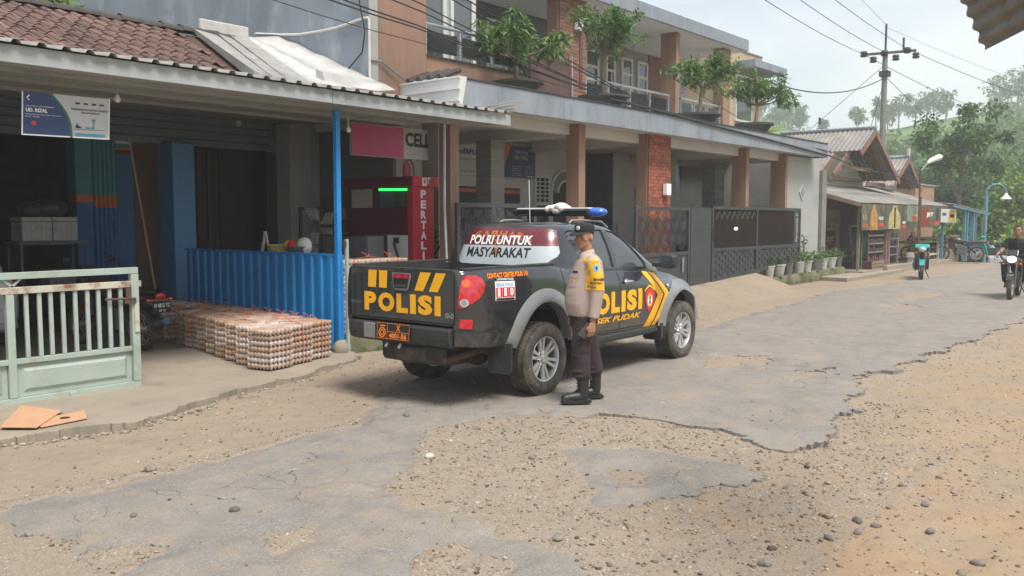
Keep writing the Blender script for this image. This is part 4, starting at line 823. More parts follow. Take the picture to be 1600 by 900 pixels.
# staircase rail in the dark bay
st = None
mb = MB(); 
for o_ in (0, .35): mb.bar((25.9,13.0,3.75-o_), (29.4,13.0,1.9-o_), .05)
for k in range(9): x = 26.0+k*.4; z = 3.75-(x-25.9)*.5286; mb.bar((x,13.0,z), (x,13.0,z-.35), .03)
mb2 = mb.build('stair_rail', M_FRAME, house)
# arched entrance and windows under the porch
def bars_window(x0, x1, y, z0, z1, parent, nb=5, grille=.35):
    f = MB(); w = .06
    f.box(x0, x0+w, y-.03, y+.03, z0, z1); f.box(x1-w, x1, y-.03, y+.03, z0, z1); f.box(x0+w, x1-w, y-.028, y+.028, z1-w, z1); f.box(x0+w, x1-w, y-.028, y+.028, z0, z0+w); zm = z1-(z1-z0)*grille; f.box(x0+w, x1-w, y-.028, y+.028, zm-.04, zm+.04)
    fr = f.build('window', M_FRAME, parent)
    p = box('pane', G_DOOR, fr, x0+w, x1-w, y-.006, y+.004, z0+w, z1-w); p.location = Vector()
    b = MB()
    for k in range(1, nb+1): z = zm+.04+(z1-w-zm-.04)*k/(nb+1); b.box(x0+w, x1-w, y-.024, y-.01, z-.012, z+.012)
    for k in (1, 2): x = lerp(x0, x1, k/3); b.box(x-.012, x+.012, y-.026, y-.026+.012, zm+.04, z1-w)
    q = b.build('grille', M_FRAME, fr, kind='stuff'); q.location = Vector(); return fr
bars_window(16.70, 17.32, 13.17, .9, 2.86, house); bars_window(18.45, 18.58, 13.17, .9, 2.86, house, 2); bars_window(21.30, 21.72, 13.17, .9, 2.74, house)
a_ = thing('arched_doorway', None, None); setpar(a_, house); a_.location = -WO[house.name]
mb = MB()
def arc(R, r, z0, cx=17.95): return [(cx+R*math.cos(PI-PI*i/24), z0+R*math.sin(PI-PI*i/24)) for i in range(25)]
for R, w in ((.60,.07),(.34,.07)):
    A = arc(R, 0, 2.45); Bq = arc(R-w, 0, 2.45); mb.add([(x,13.14,z) for x, z in A]+[(x,13.14,z) for x, z in Bq]+[(x,13.195,z) for x, z in A]+[(x,13.195,z) for x, z in Bq], [(i,i+1,26+i,25+i) for i in range(24)]+[(i,50+i,51+i,i+1) for i in range(24)]+[(25+i,26+i,76+i,75+i) for i in range(24)])
mb.box(17.35,17.42,13.14,13.195,.35,2.45); mb.box(18.48,18.55,13.14,13.195,.35,2.45); mb.build('arch_frame', M_FRAME, a_, world=False)
mb = MB()
for k in range(1, 16): th = PI*k/16; mb.bar((17.95-.36*math.cos(th),13.16,2.45+.36*math.sin(th)), (17.95-.53*math.cos(th),13.16,2.45+.53*math.sin(th)), .014)
for R in (.40,.46): A = arc(R, 0, 2.45); mb.ring([(x,13.16,z) for x, z in A], .008, 5)
mb.build('fanlight_bar', M_FRAME, a_, world=False, kind='stuff'); mb = MB(); mb.box(17.43,18.47,13.17,13.19,.35,2.45); mb.build('door_leaf', M_CAP, a_, world=False)
mb = MB(); A = arc(.55, 0, 2.45); mb.prism(A, 13.178, 13.19); mb.build('fanlight', M_CAP, a_, world=False)
# shopfront behind the sign: dark window with an orange rolled awning
H('shop_window', M_CAP, 13.9, 16.15, 13.16, 13.195, .5, 2.52); mb = MB(); mb.ring([(13.9,13.08,2.43),(16.0,13.08,2.43)], .055, 10); mb.build('rolled_awning', mat('orange_canvas', (.48,.16,.08), (.42,.13,.06), rough=.8), house)
for x in (14.6, 15.3): H('window_bar', M_SILV, x, x+.05, 13.13, 13.158, .5, 2.35)
# grey wall with the diamond at the far end
H('end_wall', M_WALLG, 23.645, 26.05, 9.72, 9.9, .0, 3.552); H('end_pier', mat('bare_render', (.22,.21,.19), (.17,.165,.15), rough=.95, bump=.3), 26.06, 26.42, 9.62, 10.05, 0, 3.25, bev=.01); H('end_wall_side', M_WALLG, 25.95, 26.04, 9.905, 14.3, 0, 3.55)
mb = MB(); mb.prism([(24.73,2.82),(24.97,2.57),(24.73,2.32),(24.49,2.57)], 9.695, 9.718); dm = mb.build('diamond', M_GROUT, house); mb = MB(); mb.prism([(24.73,2.74),(24.89,2.57),(24.73,2.40),(24.57,2.57)], 9.688, 9.694); q = mb.build('diamond_inset', M_FASC, dm); q.location = Vector()
# upper floor
H('side_wall', M_SIDE, 8.9, 9.05, 10.16, 20.5, 3.66, 8.2); H('front_wall', M_BROWN, 9.055, 10.09, 10.16, 10.3, 3.62, 8.2); H('front_wall_edge', M_WALLG, 8.885, 9.05, 10.14, 10.158, 3.7, 8.2)
H('balcony_edge', M_BROWN, 10.095, 12.72, 10.16, 10.3, 3.935, 4.40); H('balcony_coping', M_CAP, 10.095, 12.72, 10.13, 10.31, 4.403, 4.43)
H('upper_floor', M_SOFFH, 9.1, 25.3, 10.32, 14.2, 3.935, 4.05)
mb = MB(); mb.prism([(12.72,3.96),(14.02,3.96),(13.96,4.85),(12.76,4.85)], 10.14, 10.2); mb.build('balcony_panel', M_PANEL, house)
H('left_wall', M_HWALL, 10.095, 10.2, 10.305, 11.2, 4.05, 8.2); H('recess_wall', M_HWALL, 10.2, 12.46, 11.22, 11.35, 4.05, 8.2); H('recess_return', M_DKW, 12.40, 12.455, 11.355, 13.0, 4.05, 7.2); H('upper_back_wall', M_DKW, 12.46, 18.6, 13.02, 13.15, 4.05, 6.545)
H('upper_back_wall', M_TAUPE, 18.605, 22.45, 13.5, 13.62, 4.05, 6.545); H('upper_return', M_TAUPE, 18.605, 18.7, 13.16, 13.49, 4.05, 6.545); H('brick_wall', M_BRICKF, 22.455, 23.6, 13.46, 13.6, 4.05, 6.545); H('upper_back_wall', M_DKW, 23.605, 25.6, 14.0, 14.1, 4.05, 6.545)
def glazed_door(x0, x1, y, z0, z1, trans=.42, fw=.075):
    f = MB(); f.box(x0, x0+fw, y-.04, y+.01, z0, z1); f.box(x1-fw, x1, y-.04, y+.01, z0, z1); f.box(x0+fw, x1-fw, y-.038, y+.008, z1-fw, z1); 
    if trans: f.box(x0+fw, x1-fw, y-.038, y+.008, z1-trans-fw, z1-trans)
    f.box(x0+fw, x1-fw, y-.036, y+.006, z0, z0+.18); fr = f.build('glazed_door', M_FRAME, house)
    ztop = z1-trans-fw if trans else z1-fw
    q = box('pane', G_DOOR, fr, x0+fw, x1-fw, y-.012, y-.004, z0+.18, ztop); q.location = Vector()
    q2 = box('pane_backing', M_DKW, fr, x0+fw, x1-fw, y+.0, y+.005, z0+.18, z1-fw); q2.location = Vector()
    if trans: q = box('transom', G_DOOR, fr, x0+fw, x1-fw, y-.012, y-.004, z1-trans, z1-fw); q.location = Vector()
glazed_door(10.98, 11.60, 11.2, 4.06, 7.0, 0); glazed_door(11.72, 12.36, 11.2, 4.06, 5.90, 0); H('door_stile', M_FRAME, 12.30, 12.40, 11.36, 11.45, 4.06, 5.9)
glazed_door(14.75, 15.45, 13.0, 4.06, 6.22, .38); glazed_door(13.0, 13.5, 13.0, 4.06, 6.22, .38)
for a, b in ((19.22,19.86),(20.20,20.66),(20.98,21.55),(21.82,22.38)): glazed_door(a, b, 13.48, 4.06, 6.30)
pu = brick_pillar(15.18, 16.16, 11.3, .30, 4.06, 6.55, 34, M_BRICKF, .245); fixw(pu)
H('pillar_side', M_BROWN, 15.14, 15.176, 11.32, 11.6, 4.06, 6.55); H('pillar_strip', M_PANEL, 15.90, 15.99, 11.27, 11.289, 4.66, 5.85)
H('column', M_BROWN, 20.17, 20.33, 11.3, 11.75, 4.06, 6.55, bev=.004); H('column', M_BROWN, 20.36, 20.47, 11.36, 11.75, 4.06, 6.55, bev=.004); H('column', M_BROWN, 22.85, 23.28, 11.3, 11.62, 4.06, 6.55, bev=.004)
# roof slab with its fascia
H('roof_slab', M_SOFFH, 10.2, 23.75, 11.06, 20.4, 6.555, 6.78); H('roof_fascia', M_FASC, 10.2, 23.79, 11.0, 11.058, 6.55, 6.86, bev=.005); H('roof_fascia', M_FASC, 23.755, 23.80, 11.06, 20.4, 6.55, 6.858)
H('soffit_strip', M_HWALL, 10.2, 23.7, 11.06, 11.22, 6.53, 6.553)
# wall lamps
for x, y, z, lab in ((15.70,11.285,5.86,'white box lamp on the upper faded brick pillar'),(16.78,9.685,2.32,'white box lamp on the lower red brick pillar')):
    t = thing('wall_lamp', lab, 'wall lamp', (x, y, z), group='box lamps on the brick pillars'); box('shade', M_WHT, t, x-.02, x+.17, y-.12, y-.02, z, z+.24, bev=.006); box('bracket', M_SILV, t, x+.02, x+.13, y-.018, y+.005, z+.02, z+.22); box('tray', M_SILV, t, x-.025, x+.175, y-.125, y-.012, z-.015, z-.002)
# glass balustrade
def balustrade(x0, x1, y, z0, z1, n, lab):
    t = thing('balustrade', lab, 'balustrade', ((x0+x1)/2, y, z0), group='glass balustrades of the upper floor')
    mb = MB(); mb.ring([(x0,y,z1),(x1,y,z1)], .03, 10); mb.build('handrail', M_STEEL, t, smooth=60); dx = (x1-x0)/n
    for k in range(n+1): mb = MB(); x = x0+.03+(x1-x0-.06)*k/n; mb.ring([(x,y,z0),(x,y,z1)], .022, 8); mb.build('baluster', M_STEEL, t, smooth=60)
    for k in range(n):
        a = x0+dx*k+.07; b = x0+dx*(k+1)-.07; box('glass_panel', G_RAIL, t, a, b, y-.005, y+.005, z0+.08, z1-.10)
        for xx in (a-.05, b+.02): box('clamp', M_STEEL, t, xx, xx+.03, y-.016, y+.016, z1-.25, z1-.21)
balustrade(10.11, 12.6, 10.22, 4.43, 4.93, 3, 'stainless balustrade with glass panels above the brown balcony edge'); balustrade(16.22, 19.95, 11.36, 4.05, 4.93, 4, 'long stainless glass balustrade between the upper brick pillar and the brown column'); balustrade(20.52, 22.8, 11.36, 4.05, 4.93, 3, 'short stainless glass balustrade right of the upper brown column')
mb = MB(); mb.ring([(12.72,10.1,4.9),(13.3,10.08,4.86),(13.98,10.08,4.86)], .012, 6); mb.ring([(14.0,10.1,3.96),(13.97,10.1,4.93)], .02, 8); mb.build('panel_rail', M_STEEL, house)
# rear annexe
an = thing('rear_annexe', 'pale ochre upper block with a concrete ledge over its window', 'building', (27, 13, 4)); M_OCH = mat('pale_ochre_wall', (.42,.34,.22), (.36,.29,.19), rough=.85, dirt=((.25,.21,.15), .55, .85, 1.5))
box('wall', M_OCH, an, 25.75, 28.05, 12.5, 16, 3.6, 7.12); box('ledge', M_FASC, an, 25.9, 28.35, 11.75, 12.495, 6.5, 6.72); box('window_frame', M_FRAME, an, 26.05, 27.25, 12.44, 12.495, 4.9, 6.36); box('pane', G_DOOR, an, 26.13, 27.17, 12.425, 12.438, 4.98, 6.28); box('coping', M_FASC, an, 25.72, 28.08, 12.47, 16, 7.122, 7.16)
# white stepped gutters with tile edges, at the left end of the porch
def gutter(x, y0, y1, z0, z1, lab, rise=0.0, tiles=0):
    t = thing('eaves_gutter', lab, 'gutter', (x, (y0+y1)/2, z0), group='white eaves gutters'); h = z1-z0; mb = MB()
    pr = [(0,0),(-.06,.0),(-.06,.26),(-.10,.30),(-.10,.60),(-.14,.64),(-.14,.93),(-.17,.96),(-.17,1.0),(0,1.0)]
    mb.grid([[(x+a, y0-.12*b, z0+h*b+rise) for a, b in pr], [(x+a, y1, z0+h*b) for a, b in pr]], True); n = len(pr); mb.f += [tuple(range(n)), tuple(range(2*n-1, n-1, -1))]; mb.m += [0, 0]
    mb.build('profile', mat('white_gutter_paint', (.78,.79,.79), (.72,.73,.73), rough=.5), t)
    for k in range(tiles):
        y = lerp(y0+.25, y1, (k+.5)/tiles); mb = MB(); mb.ring([(x-.10,y,z1+.035),(x+.35,y,z1+.20)], .05, 8); mb.build('tile', M_TILEL, t)
gutter(9.66, 9.0, 10.8, 3.40, 3.89, 'tall white stepped gutter with dark tiles above the canopy end', 0, 7); gutter(10.42, 8.58, 9.24, 3.385, 3.52, 'small white gutter at the tip of the grey canopy', .05)
# pipes on the walls
mb = MB(); mb.ring([(8.86,13.0,4.93),(8.86,12.3,4.82),(8.86,11.8,4.76),(8.86,11.3,4.74),(8.86,10.9,4.74),(8.86,10.6,4.76),(8.86,10.3,4.79),(8.86,10.14,4.79)], .022, 8); tag(mb.build('conduit_pipe', M_FRAME, None, smooth=60), 'cream conduit sagging across the blue grey side wall', 'pipe')
mb = MB(); mb.ring([(8.868,10.125,4.78),(8.868,10.125,3.72)], .02, 8); tag(mb.build('corner_pipe', M_FRAME, None, smooth=60), 'thin white pipe down the corner of the blue grey wall', 'pipe')
mb = MB(); mb.ring([(8.9,10.12,4.17),(9.1,10.12,4.18),(9.5,10.1,3.98),(9.8,10.1,3.85)], .014, 6); tag(mb.build('grey_conduit', M_FASC, None, smooth=60), 'grey bent conduit on the terracotta upper wall', 'pipe')
mb = MB(); mb.ring([(9.98,9.66,3.3),(9.97,9.66,2.0),(10.06,9.66,.25)], .022, 8); tag(mb.build('downpipe', mat('pale_pvc', (.55,.6,.66), rough=.4), None, smooth=60), 'pale blue plastic downpipe beside the first brown column', 'pipe')
# ------------------------------------------------------------ signs under the porch
def sign(name, lab, x0, x1, y, z0, z1, base):
    t = thing(name, lab, 'sign', ((x0+x1)/2, y, z0)); box('board', base, t, x0, x1, y, y+.06, z0, z1); return t
M_SGN = mat('sign_white', (.5,.5,.49), (.46,.46,.45), rough=.4); M_PNK = mat('pink_print', (.60,.07,.20), (.54,.06,.18), rough=.4); M_SBLU = mat('sign_blue', (.03,.06,.17), (.025,.05,.15), rough=.4); M_SORG = mat('sign_orange', (.6,.16,.03), rough=.4)
X, Zv = (1,0,0), (0,0,1)
t = sign('phone_shop_sign', 'pink and white sign with black CELL lettering above the fuel kiosk', 9.2, 11.25, 10.95, 2.82, 3.34, M_SGN)
mb = MB(); poly(mb, (0,10.95,0), X, Zv, [(9.2,2.83),(10.32,2.83),(10.32,3.33),(9.2,3.33)], .004); mb.build('pink_field', M_PNK, t)
mb = MB(); lettering(mb, 'CELL', (10.36,10.95,3.03), X, Zv, .60, .24, .04, lift=.005); mb.build('lettering', M_INK, t)
t = sign('bank_agent_sign', 'long white and blue agent signboard with an orange diagonal band', 13.05, 16.65, 13.1, 2.76, 3.5, M_SGN); y = 13.1
mb = MB(); poly(mb, (0,y,0), X, Zv, [(15.0,2.765),(15.35,2.765),(15.75,3.495),(15.45,3.495)], .006); mb.build('orange_band', M_SORG, t)
mb = MB(); poly(mb, (0,y,0), X, Zv, [(15.3,2.765),(16.645,2.765),(16.645,3.495),(15.72,3.495)], .004); mb.build('blue_field', M_SBLU, t)
mb = MB(); lettering(mb, 'AgenBRI', (13.4,y,3.18), X, Zv, 1.15, .16, .03, lift=.006); lettering(mb, 'Melayani Transaksi Perbankan', (13.6,y,3.08), X, Zv, 1.3, .05, 0, lift=.006); lettering(mb, 'Setor Tunai - Tarik Tunai - Transfer', (13.5,y,2.83), X, Zv, 1.4, .05, 0, lift=.006); mb.build('lettering', M_SBLU, t)
mb = MB(); lettering(mb, 'Link', (14.58,y,3.18), X, Zv, .42, .15, .02, shear=.2, lift=.006); mb.build('lettering', M_PNK, t)
mb = MB(); lettering(mb, 'RA CELL', (15.88,y,3.20), X, Zv, .5, .085, .03, lift=.007); lettering(mb, 'AGEN RESMI', (15.85,y,3.33), X, Zv, .5, .06, .02, lift=.007)
for k in range(5): lettering(mb, ('Pulsa Listrik','Token PLN','Paket Data','Transfer','Bayar BPJS')[k], (15.78,y,3.02-.055*k), X, Zv, .36, .035, 0, lift=.007); lettering(mb, ('Voucher','Angsuran','Tarik Tunai','PDAM','Top Up')[k], (16.24,y,3.02-.055*k), X, Zv, .32, .035, 0, lift=.007)
rect(mb, (16.35,y,2.79), X, Zv, .25, .03, .007); lettering(mb, 'BRI', (16.4,y,3.40), X, Zv, .2, .05, .02, lift=.007); mb.build('lettering', M_SGN, t)
# ------------------------------------------------------------ fuel kiosk
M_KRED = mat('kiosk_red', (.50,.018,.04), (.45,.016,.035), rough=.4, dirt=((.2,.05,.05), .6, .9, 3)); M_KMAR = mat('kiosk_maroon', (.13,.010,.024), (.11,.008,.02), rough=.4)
kio = thing('fuel_kiosk', 'red fuel kiosk with PERTALITE in white letters down its front', 'kiosk', (9.9, 10.9, .24))
K_ = lambda nm, m, *a, **k: box(nm, m, kio, *a, **k)
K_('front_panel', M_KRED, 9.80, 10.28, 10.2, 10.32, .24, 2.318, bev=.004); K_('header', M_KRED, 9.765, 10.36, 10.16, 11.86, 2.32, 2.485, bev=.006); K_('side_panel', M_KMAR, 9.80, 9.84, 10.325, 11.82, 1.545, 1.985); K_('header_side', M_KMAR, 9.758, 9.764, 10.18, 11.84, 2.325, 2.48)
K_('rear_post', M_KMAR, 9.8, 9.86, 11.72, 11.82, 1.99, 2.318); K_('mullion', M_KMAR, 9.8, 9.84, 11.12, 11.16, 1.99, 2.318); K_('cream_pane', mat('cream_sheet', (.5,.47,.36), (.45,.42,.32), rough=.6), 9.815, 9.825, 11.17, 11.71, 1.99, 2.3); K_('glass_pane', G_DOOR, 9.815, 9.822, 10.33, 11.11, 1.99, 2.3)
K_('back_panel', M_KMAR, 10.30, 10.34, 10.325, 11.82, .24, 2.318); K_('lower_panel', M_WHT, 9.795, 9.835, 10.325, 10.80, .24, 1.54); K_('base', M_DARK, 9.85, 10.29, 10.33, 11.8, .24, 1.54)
mb = MB(); mb.ring([(9.79,10.33,2.275),(9.79,10.98,2.285)], .018, 8); mb.build('neon_tube', mat('green_neon', (.02,.5,.1), emit=((.03,1,.12), 1.6)), kio)
kf = Vector((0,10.195,0)); lh = .135
for k, ch in enumerate('PERTALITE'):
    mb = MB(); lettering(mb, ch, (9.975 if ch != 'I' else 10.01,10.2,2.135-.166*k), X, Zv, .125 if ch != 'I' else .045, lh, .045, lift=.004); mb.build('letter', M_WHT, kio)
mb = MB(); o3 = Vector((9.95,10.16,2.335)); poly(mb, o3, X, Zv, [(0.02,0),(.13,0),(.13,.13),(.02,.13)], .004); poly(mb, o3, X, Zv, [(.15,.03),(.165,.03),(.165,.10),(.22,.12),(.22,.135),(.14,.135),(.14,.12),(.15,.115)], .004); mb.build('pump_emblem', M_WHT, kio); mb = MB(); rect(mb, o3+Vector((.06,0,.04)), X, Zv, .03, .06, .006); rect(mb, o3+Vector((.10,0,.03)), X, Zv, .012, .09, .006); mb.build('pump_emblem_inset', M_KRED, kio)
mb = MB(); mb.ring([(9.79,10.55,1.45),(9.70,10.54,1.40),(9.68,10.45,1.25),(9.70,10.38,1.0),(9.74,10.34,.6)], .022, 8); mb.box(9.74,9.795,10.52,10.60,1.41,1.50); mb.build('hose', M_INK, kio, smooth=60)
t = thing('steel_cabinet', 'grey steel cabinet with rusty edges left of the fuel kiosk', 'cabinet', (9.5, 11.2, .24)); M_CAB = mat('grey_cabinet_paint', (.20,.21,.215), (.175,.185,.19), rough=.5, scale=4, dirt=((.12,.08,.06), .63, .85, 5))
box('carcass', M_CAB, t, 9.40, 9.75, 10.84, 12.0, .24, 1.52); box('door', M_CAB, t, 9.385, 9.397, 10.87, 11.40, .3, 1.5, bev=.004); box('door', M_CAB, t, 9.385, 9.397, 11.42, 11.97, .3, 1.5, bev=.004); box('rim', M_RUST, t, 9.37, 9.76, 10.83, 12.01, 1.523, 1.54)
t = thing('fire_extinguisher', 'small red cylinder with a black hose standing on the kiosk roof', 'cylinder', (9.9, 10.4, 2.487)); mb = MB(); mb.lathe([(0,0),(.065,0),(.065,.17),(.05,.21),(.025,.23),(.025,.26),(0,.26)], 14, Matrix.Translation((9.88,10.42,2.487))); mb.build('tank', mat('dull_red', (.32,.05,.04), rough=.5), t, smooth=50); mb = MB(); mb.ring([(9.88,10.42,2.73),(9.94,10.40,2.76),(9.99,10.38,2.68),(10.0,10.37,2.5)], .01, 6); mb.build('hose', M_INK, t)
t = thing('small_plant_stand', 'dark leafy houseplant behind the kiosk', 'plant', (10.55, 10.45, .24)); mb = MB()
for k in range(26): a = random.random()*6.28; l = random.uniform(.15,.4); z = random.uniform(.7,1.7); mb.bar((10.55,10.45,z), (10.55+l*math.cos(a)*.6,10.45+l*math.sin(a)*.5,z+random.uniform(-.1,.2)), .05, .008)
mb.build('leaf', leafmat('dark_leaf', (.015,.03,.012), (.03,.06,.02)), t, kind='stuff'); mb = MB(); mb.ring([(10.55,10.45,.24),(10.55,10.45,1.6)], .015, 6); mb.build('stem', M_BRWD, t)
# ------------------------------------------------------------ charcoal gates
def cube_pattern(x0, x1, z0, z1, y, R=.20, w=.016, step=.046):
    mb = MB(); d60 = [Vector((math.cos(a), 0, math.sin(a))) for a in (PI/2, PI/2+2*PI/3, PI/2+4*PI/3)]
    hx, hz = R*math.sqrt(3), R*1.5; j = 0; z = z0-R
    while z < z1+R:
        x = x0-R+(hx/2 if j % 2 else 0)
        while x < x1+R:
            c = Vector((x, y, z))
            for k in range(3):
                u = d60[k]; v = d60[(k+1) % 3]*-1; v = -d60[(k+2) % 3]
                q = .02
                while q < R-.01:
                    p0 = c+v*q+u*.012; p1 = c+v*q+u*(R-.012)
                    if all(x0 < p.x < x1 and z0 < p.z < z1 for p in (p0, p1)): mb.bar(p0, p1, w, .012)
                    q += step
            x += hx
        z += hz; j += 1
    return mb
def gate_leaf(lab, x0, x1, ztop, zb0, zb1, zm, infill, group='charcoal gate leaves of the house'):
    t = thing('house_gate', lab, 'gate', ((x0+x1)/2, 9.5, zb0), group=group); y = 9.5
    G_ = lambda nm, m, *a, **k: box(nm, m, t, *a, **k)
    G_('top_rail', M_GATE, x0, x1, y-.03, y+.03, ztop-.07, ztop, bev=.004); G_('stile', M_GATE, x0, x0+.08, y-.031, y+.031, zb0+.06, ztop-.072, bev=.004); G_('stile', M_GATE, x1-.08, x1, y-.031, y+.031, zb1+.06, ztop-.072, bev=.004); G_('mid_rail', M_GATE, x0+.082, x1-.082, y-.028, y+.028, zm-.04, zm+.04, bev=.004)
    mb = MB(); mb.add([(x0,y-.032,zb0-.03),(x1,y-.032,zb1-.03),(x1,y-.032,zb1+.06),(x0,y-.032,zb0+.06),(x0,y+.032,zb0-.03),(x1,y+.032,zb1-.03),(x1,y+.032,zb1+.06),(x0,y+.032,zb0+.06)], [(0,1,2,3),(7,6,5,4),(0,4,5,1),(1,5,6,2),(2,6,7,3),(3,7,4,0)]); mb.build('bottom_rail', M_GATE, t); return t
t = gate_leaf('wide charcoal gate leaf with brown mesh above woven panels', 18.73, 24.08, 2.095, .31, .67, 1.07, None); y = 9.5
M_MESH = glass('brown_mesh', (.34,.28,.25), refl=-1.0, dens=.34, dcol=(.07,.062,.055)); 
for a, b in ((18.82,21.17),(21.25,23.62)): box('mesh_panel', M_MESH, t, a, b, y-.004, y+.004, 1.112, 2.022)
box('stile', M_GATE, t, 21.17, 21.25, y-.031, y+.031, .55, 2.022, bev=.004); box('name_strip', M_GATE, t, 23.62, 23.99, y-.012, y+.012, 1.112, 2.022)
mb = MB(); lettering(mb, 'Ferroscritz K', (23.88,y-.012,1.17), (0,0,1), (-1,0,0), .8, .14, 0, shear=.25, lift=.004); mb.build('lettering', M_FRAME, t)
mb = MB(); 
for k in range(8): x = 18.95+k*.28; mb.bar((x,y-.01,1.8), (x+.14,y-.01,1.98), .012, .006); mb.bar((x+.14,y-.01,1.98), (x+.28,y-.01,1.8), .012, .006)
mb.build('zigzag', M_STEEL, t, kind='stuff')
mb = MB(); mb.sphere((20.0,y-.015,1.56), (.12,.01,.05), 10, 6); mb.build('sticker', M_WHT, t)
mb = MB()
for (xa, xb) in ((18.82,21.16),(21.26,23.98)):
    x = xa; i = 0
    while x < xb-.1:
        zb = lerp(.31, .67, (x-18.73)/5.35)+.07; z = zb; j = 0
        while z < 1.02:
            h = min(.085, 1.025-z)
            if h > .03: mb.box(x, min(x+.155, xb), y-.006-(.016 if (i+j) % 2 else 0), y+.006, z, z+h-.004)
            z += .085; j += 1
        x += .16; i += 1
mb.build('woven_panel', M_GATE, t, kind='stuff')
mb = MB(); mb.ring([(18.77,9.455,1.30),(18.77,9.44,1.45),(18.77,9.455,1.60)], .014, 8); mb.build('pull_handle', M_INK, t)
t = gate_leaf('charcoal gate leaf laser cut with cubes standing before the brick pillar', 15.36, 17.66, 2.06, .25, .29, 1.04, None)
cube_pattern(15.45, 17.57, 1.09, 1.985, y).build('cut_pattern', M_GATE, t, kind='stuff'); box('lower_panel', M_GATE, t, 15.445, 17.575, y-.01, y+.01, .36, .998); box('pull_handle', M_STEEL, t, 17.28, 17.34, y-.06, y-.033, .62, .95, bev=.006); box('edge_post', M_GATE, t, 17.72, 18.70, y-.012, y+.012, .31, 2.06)
t = gate_leaf('charcoal gate leaf behind the pickup cab left of the open gateway', 10.06, 11.75, 2.06, .1, .15, .95, None)
cube_pattern(10.14, 11.66, 1.0, 1.985, y, R=.16, step=.04).build('cut_pattern', M_GATE, t, kind='stuff'); box('backing', M_GATE, t, 10.15, 11.66, y+.012, y+.018, .22, 1.62)
# planter kerb in front of the far gate
mb = MB(); xs_ = np.linspace(21.9, 27.6, 40); pr = [(9.42,-.05),(9.40,.02),(9.41,.22),(9.44,.245),(9.62,.245),(9.66,.20),(9.68,-.05)]
mb.grid([[(x, yy+.02*math.sin(x*5+zz*9), zz*(1+.35*(x-21.9)/5.7)+(.015*math.sin(x*6.3) if zz > .1 else 0)) for yy, zz in pr] for x in xs_]); n = len(pr); mb.f += [tuple(range(n)), tuple(range(39*n+n-1, 39*n-1, -1))]; mb.m += [0, 0]
tag(mb.build('mossy_planter', M_MOSS, None, smooth=50), 'low mossy concrete planter wall at the foot of the far gate', 'planter')
# ------------------------------------------------------------ roadside shops and houses farther along
M_WWALL = mat('whitewash_wall', (.50,.49,.46), (.42,.41,.385), rough=.85, scale=1, dirt=((.25,.23,.2), .55, .85, 1.2))
M_BARGE = mat('red_brown_board', (.22,.115,.09), (.18,.09,.07), rough=.7)
M_ASB2 = mat('old_cement_sheet', (.235,.225,.21), (.18,.172,.16), rough=.9, scale=2, dirt=((.36,.30,.20), .56, .74, .7))
M_REDBR = mat('raw_brick', (.34,.20,.13), (.29,.165,.11), rough=.9, scale=3, bump=.3)
M_GTARP = mat('dark_green_tarp', (.01,.04,.035), (.008,.03,.028), rough=.5)
M_RACK = mat('white_rack_paint', (.48,.48,.46), (.42,.42,.4), rough=.5); M_PLANK = mat('old_plank', (.24,.18,.12), (.18,.135,.09), rough=.85)
M_LBL = mat('light_blue_paint', (.10,.26,.34), (.085,.22,.29), rough=.5)
def corrug(mb, P00, P10, P01, n, amp=.02):
    """wavy sheet between eave edge P00->P10 and the upper edge from P01 (parallel), n waves"""
    P00, P10, P01 = Vector(P00), Vector(P10), Vector(P01); e = P10-P00; s_ = P01-P00; nn = e.cross(s_).normalized()
    if nn.z < 0: nn = -nn
    a = []; b = []
    for i in range(n*4+1):
        o = nn*amp*math.sin(i*PI/2); a.append(P00+e*(i/(n*4))+o); b.append(P00+s_+e*(i/(n*4))+o)
    mb.grid([a, b]); mb.grid([[p-nn*.012 for p in a], [p-nn*.012 for p in b]])
# gable house above the shop
gh = thing('gable_house', 'white house with a steep grey corrugated gable roof and red brown barge boards', 'house', (32.6, 12, 0))
def gable(par, xr, hw, zr, ze, y0, y1, ywall, m, steps=True, barge=M_BARGE):
    for sgn in (-1, 1):
        for k in range(2):                                  # two courses of sheets per slope
            a, b = k/2, (k+1)/2+.03; ya = y0 if k == 1 else (y0+.9 if (steps and sgn < 0) else y0)
            xe, xt = xr+sgn*hw*(1-a), xr+sgn*hw*(1-b); za, zb = lerp(ze, zr, a)-.02*0, lerp(ze, zr, b)
            mb = MB(); corrug(mb, (xe,ya,za+.03*k), (xe,y1,za+.03*k), (xt,ya,zb+.03*k), int((y1-ya)/.16)); mb.build('roof_sheet', m, par, fix=False)
        for yb, (a, b) in ((y0-.03, (0 if not (steps and sgn < 0) else .5, 1.0)), (y0+.87, (0, .5))) if (steps and sgn < 0) else ((y0-.03, (0, 1)),):
            p = Vector((xr+sgn*hw*(1-a), yb, lerp(ze, zr, a)-.10)); q = Vector((xr+sgn*hw*(1-b), yb, lerp(ze, zr, b)-.10)); mb = MB(); mb.bar(p, q, .03, .17); mb.build('barge_board', barge, par)
        mb = MB(); p = Vector((xr+sgn*hw*.93, y0+.45, lerp(ze, zr, .07)-.12)); q = Vector((xr, y0+.45, zr-.12)); mb.bar(p, q, .05, .14); mb.build('rafter', barge, par)
    mb = MB(); mb.ring([(xr,y0-.04,zr+.05),(xr,y1,zr+.05)], .09, 8); mb.build('ridge_cap', M_FASC, par)
    w = hw-.28; zw = ze-.05; mb = MB(); mb.prism([(xr-w,0),(xr+w,0),(xr+w,zw),(xr,zr-.18),(xr-w,zw)], ywall, y1-.2); mb.build('wall', M_WWALL, par)
gable(gh, 32.6, 3.0, 4.98, 3.28, 10.2, 13.7, 11.45, M_ASB2)
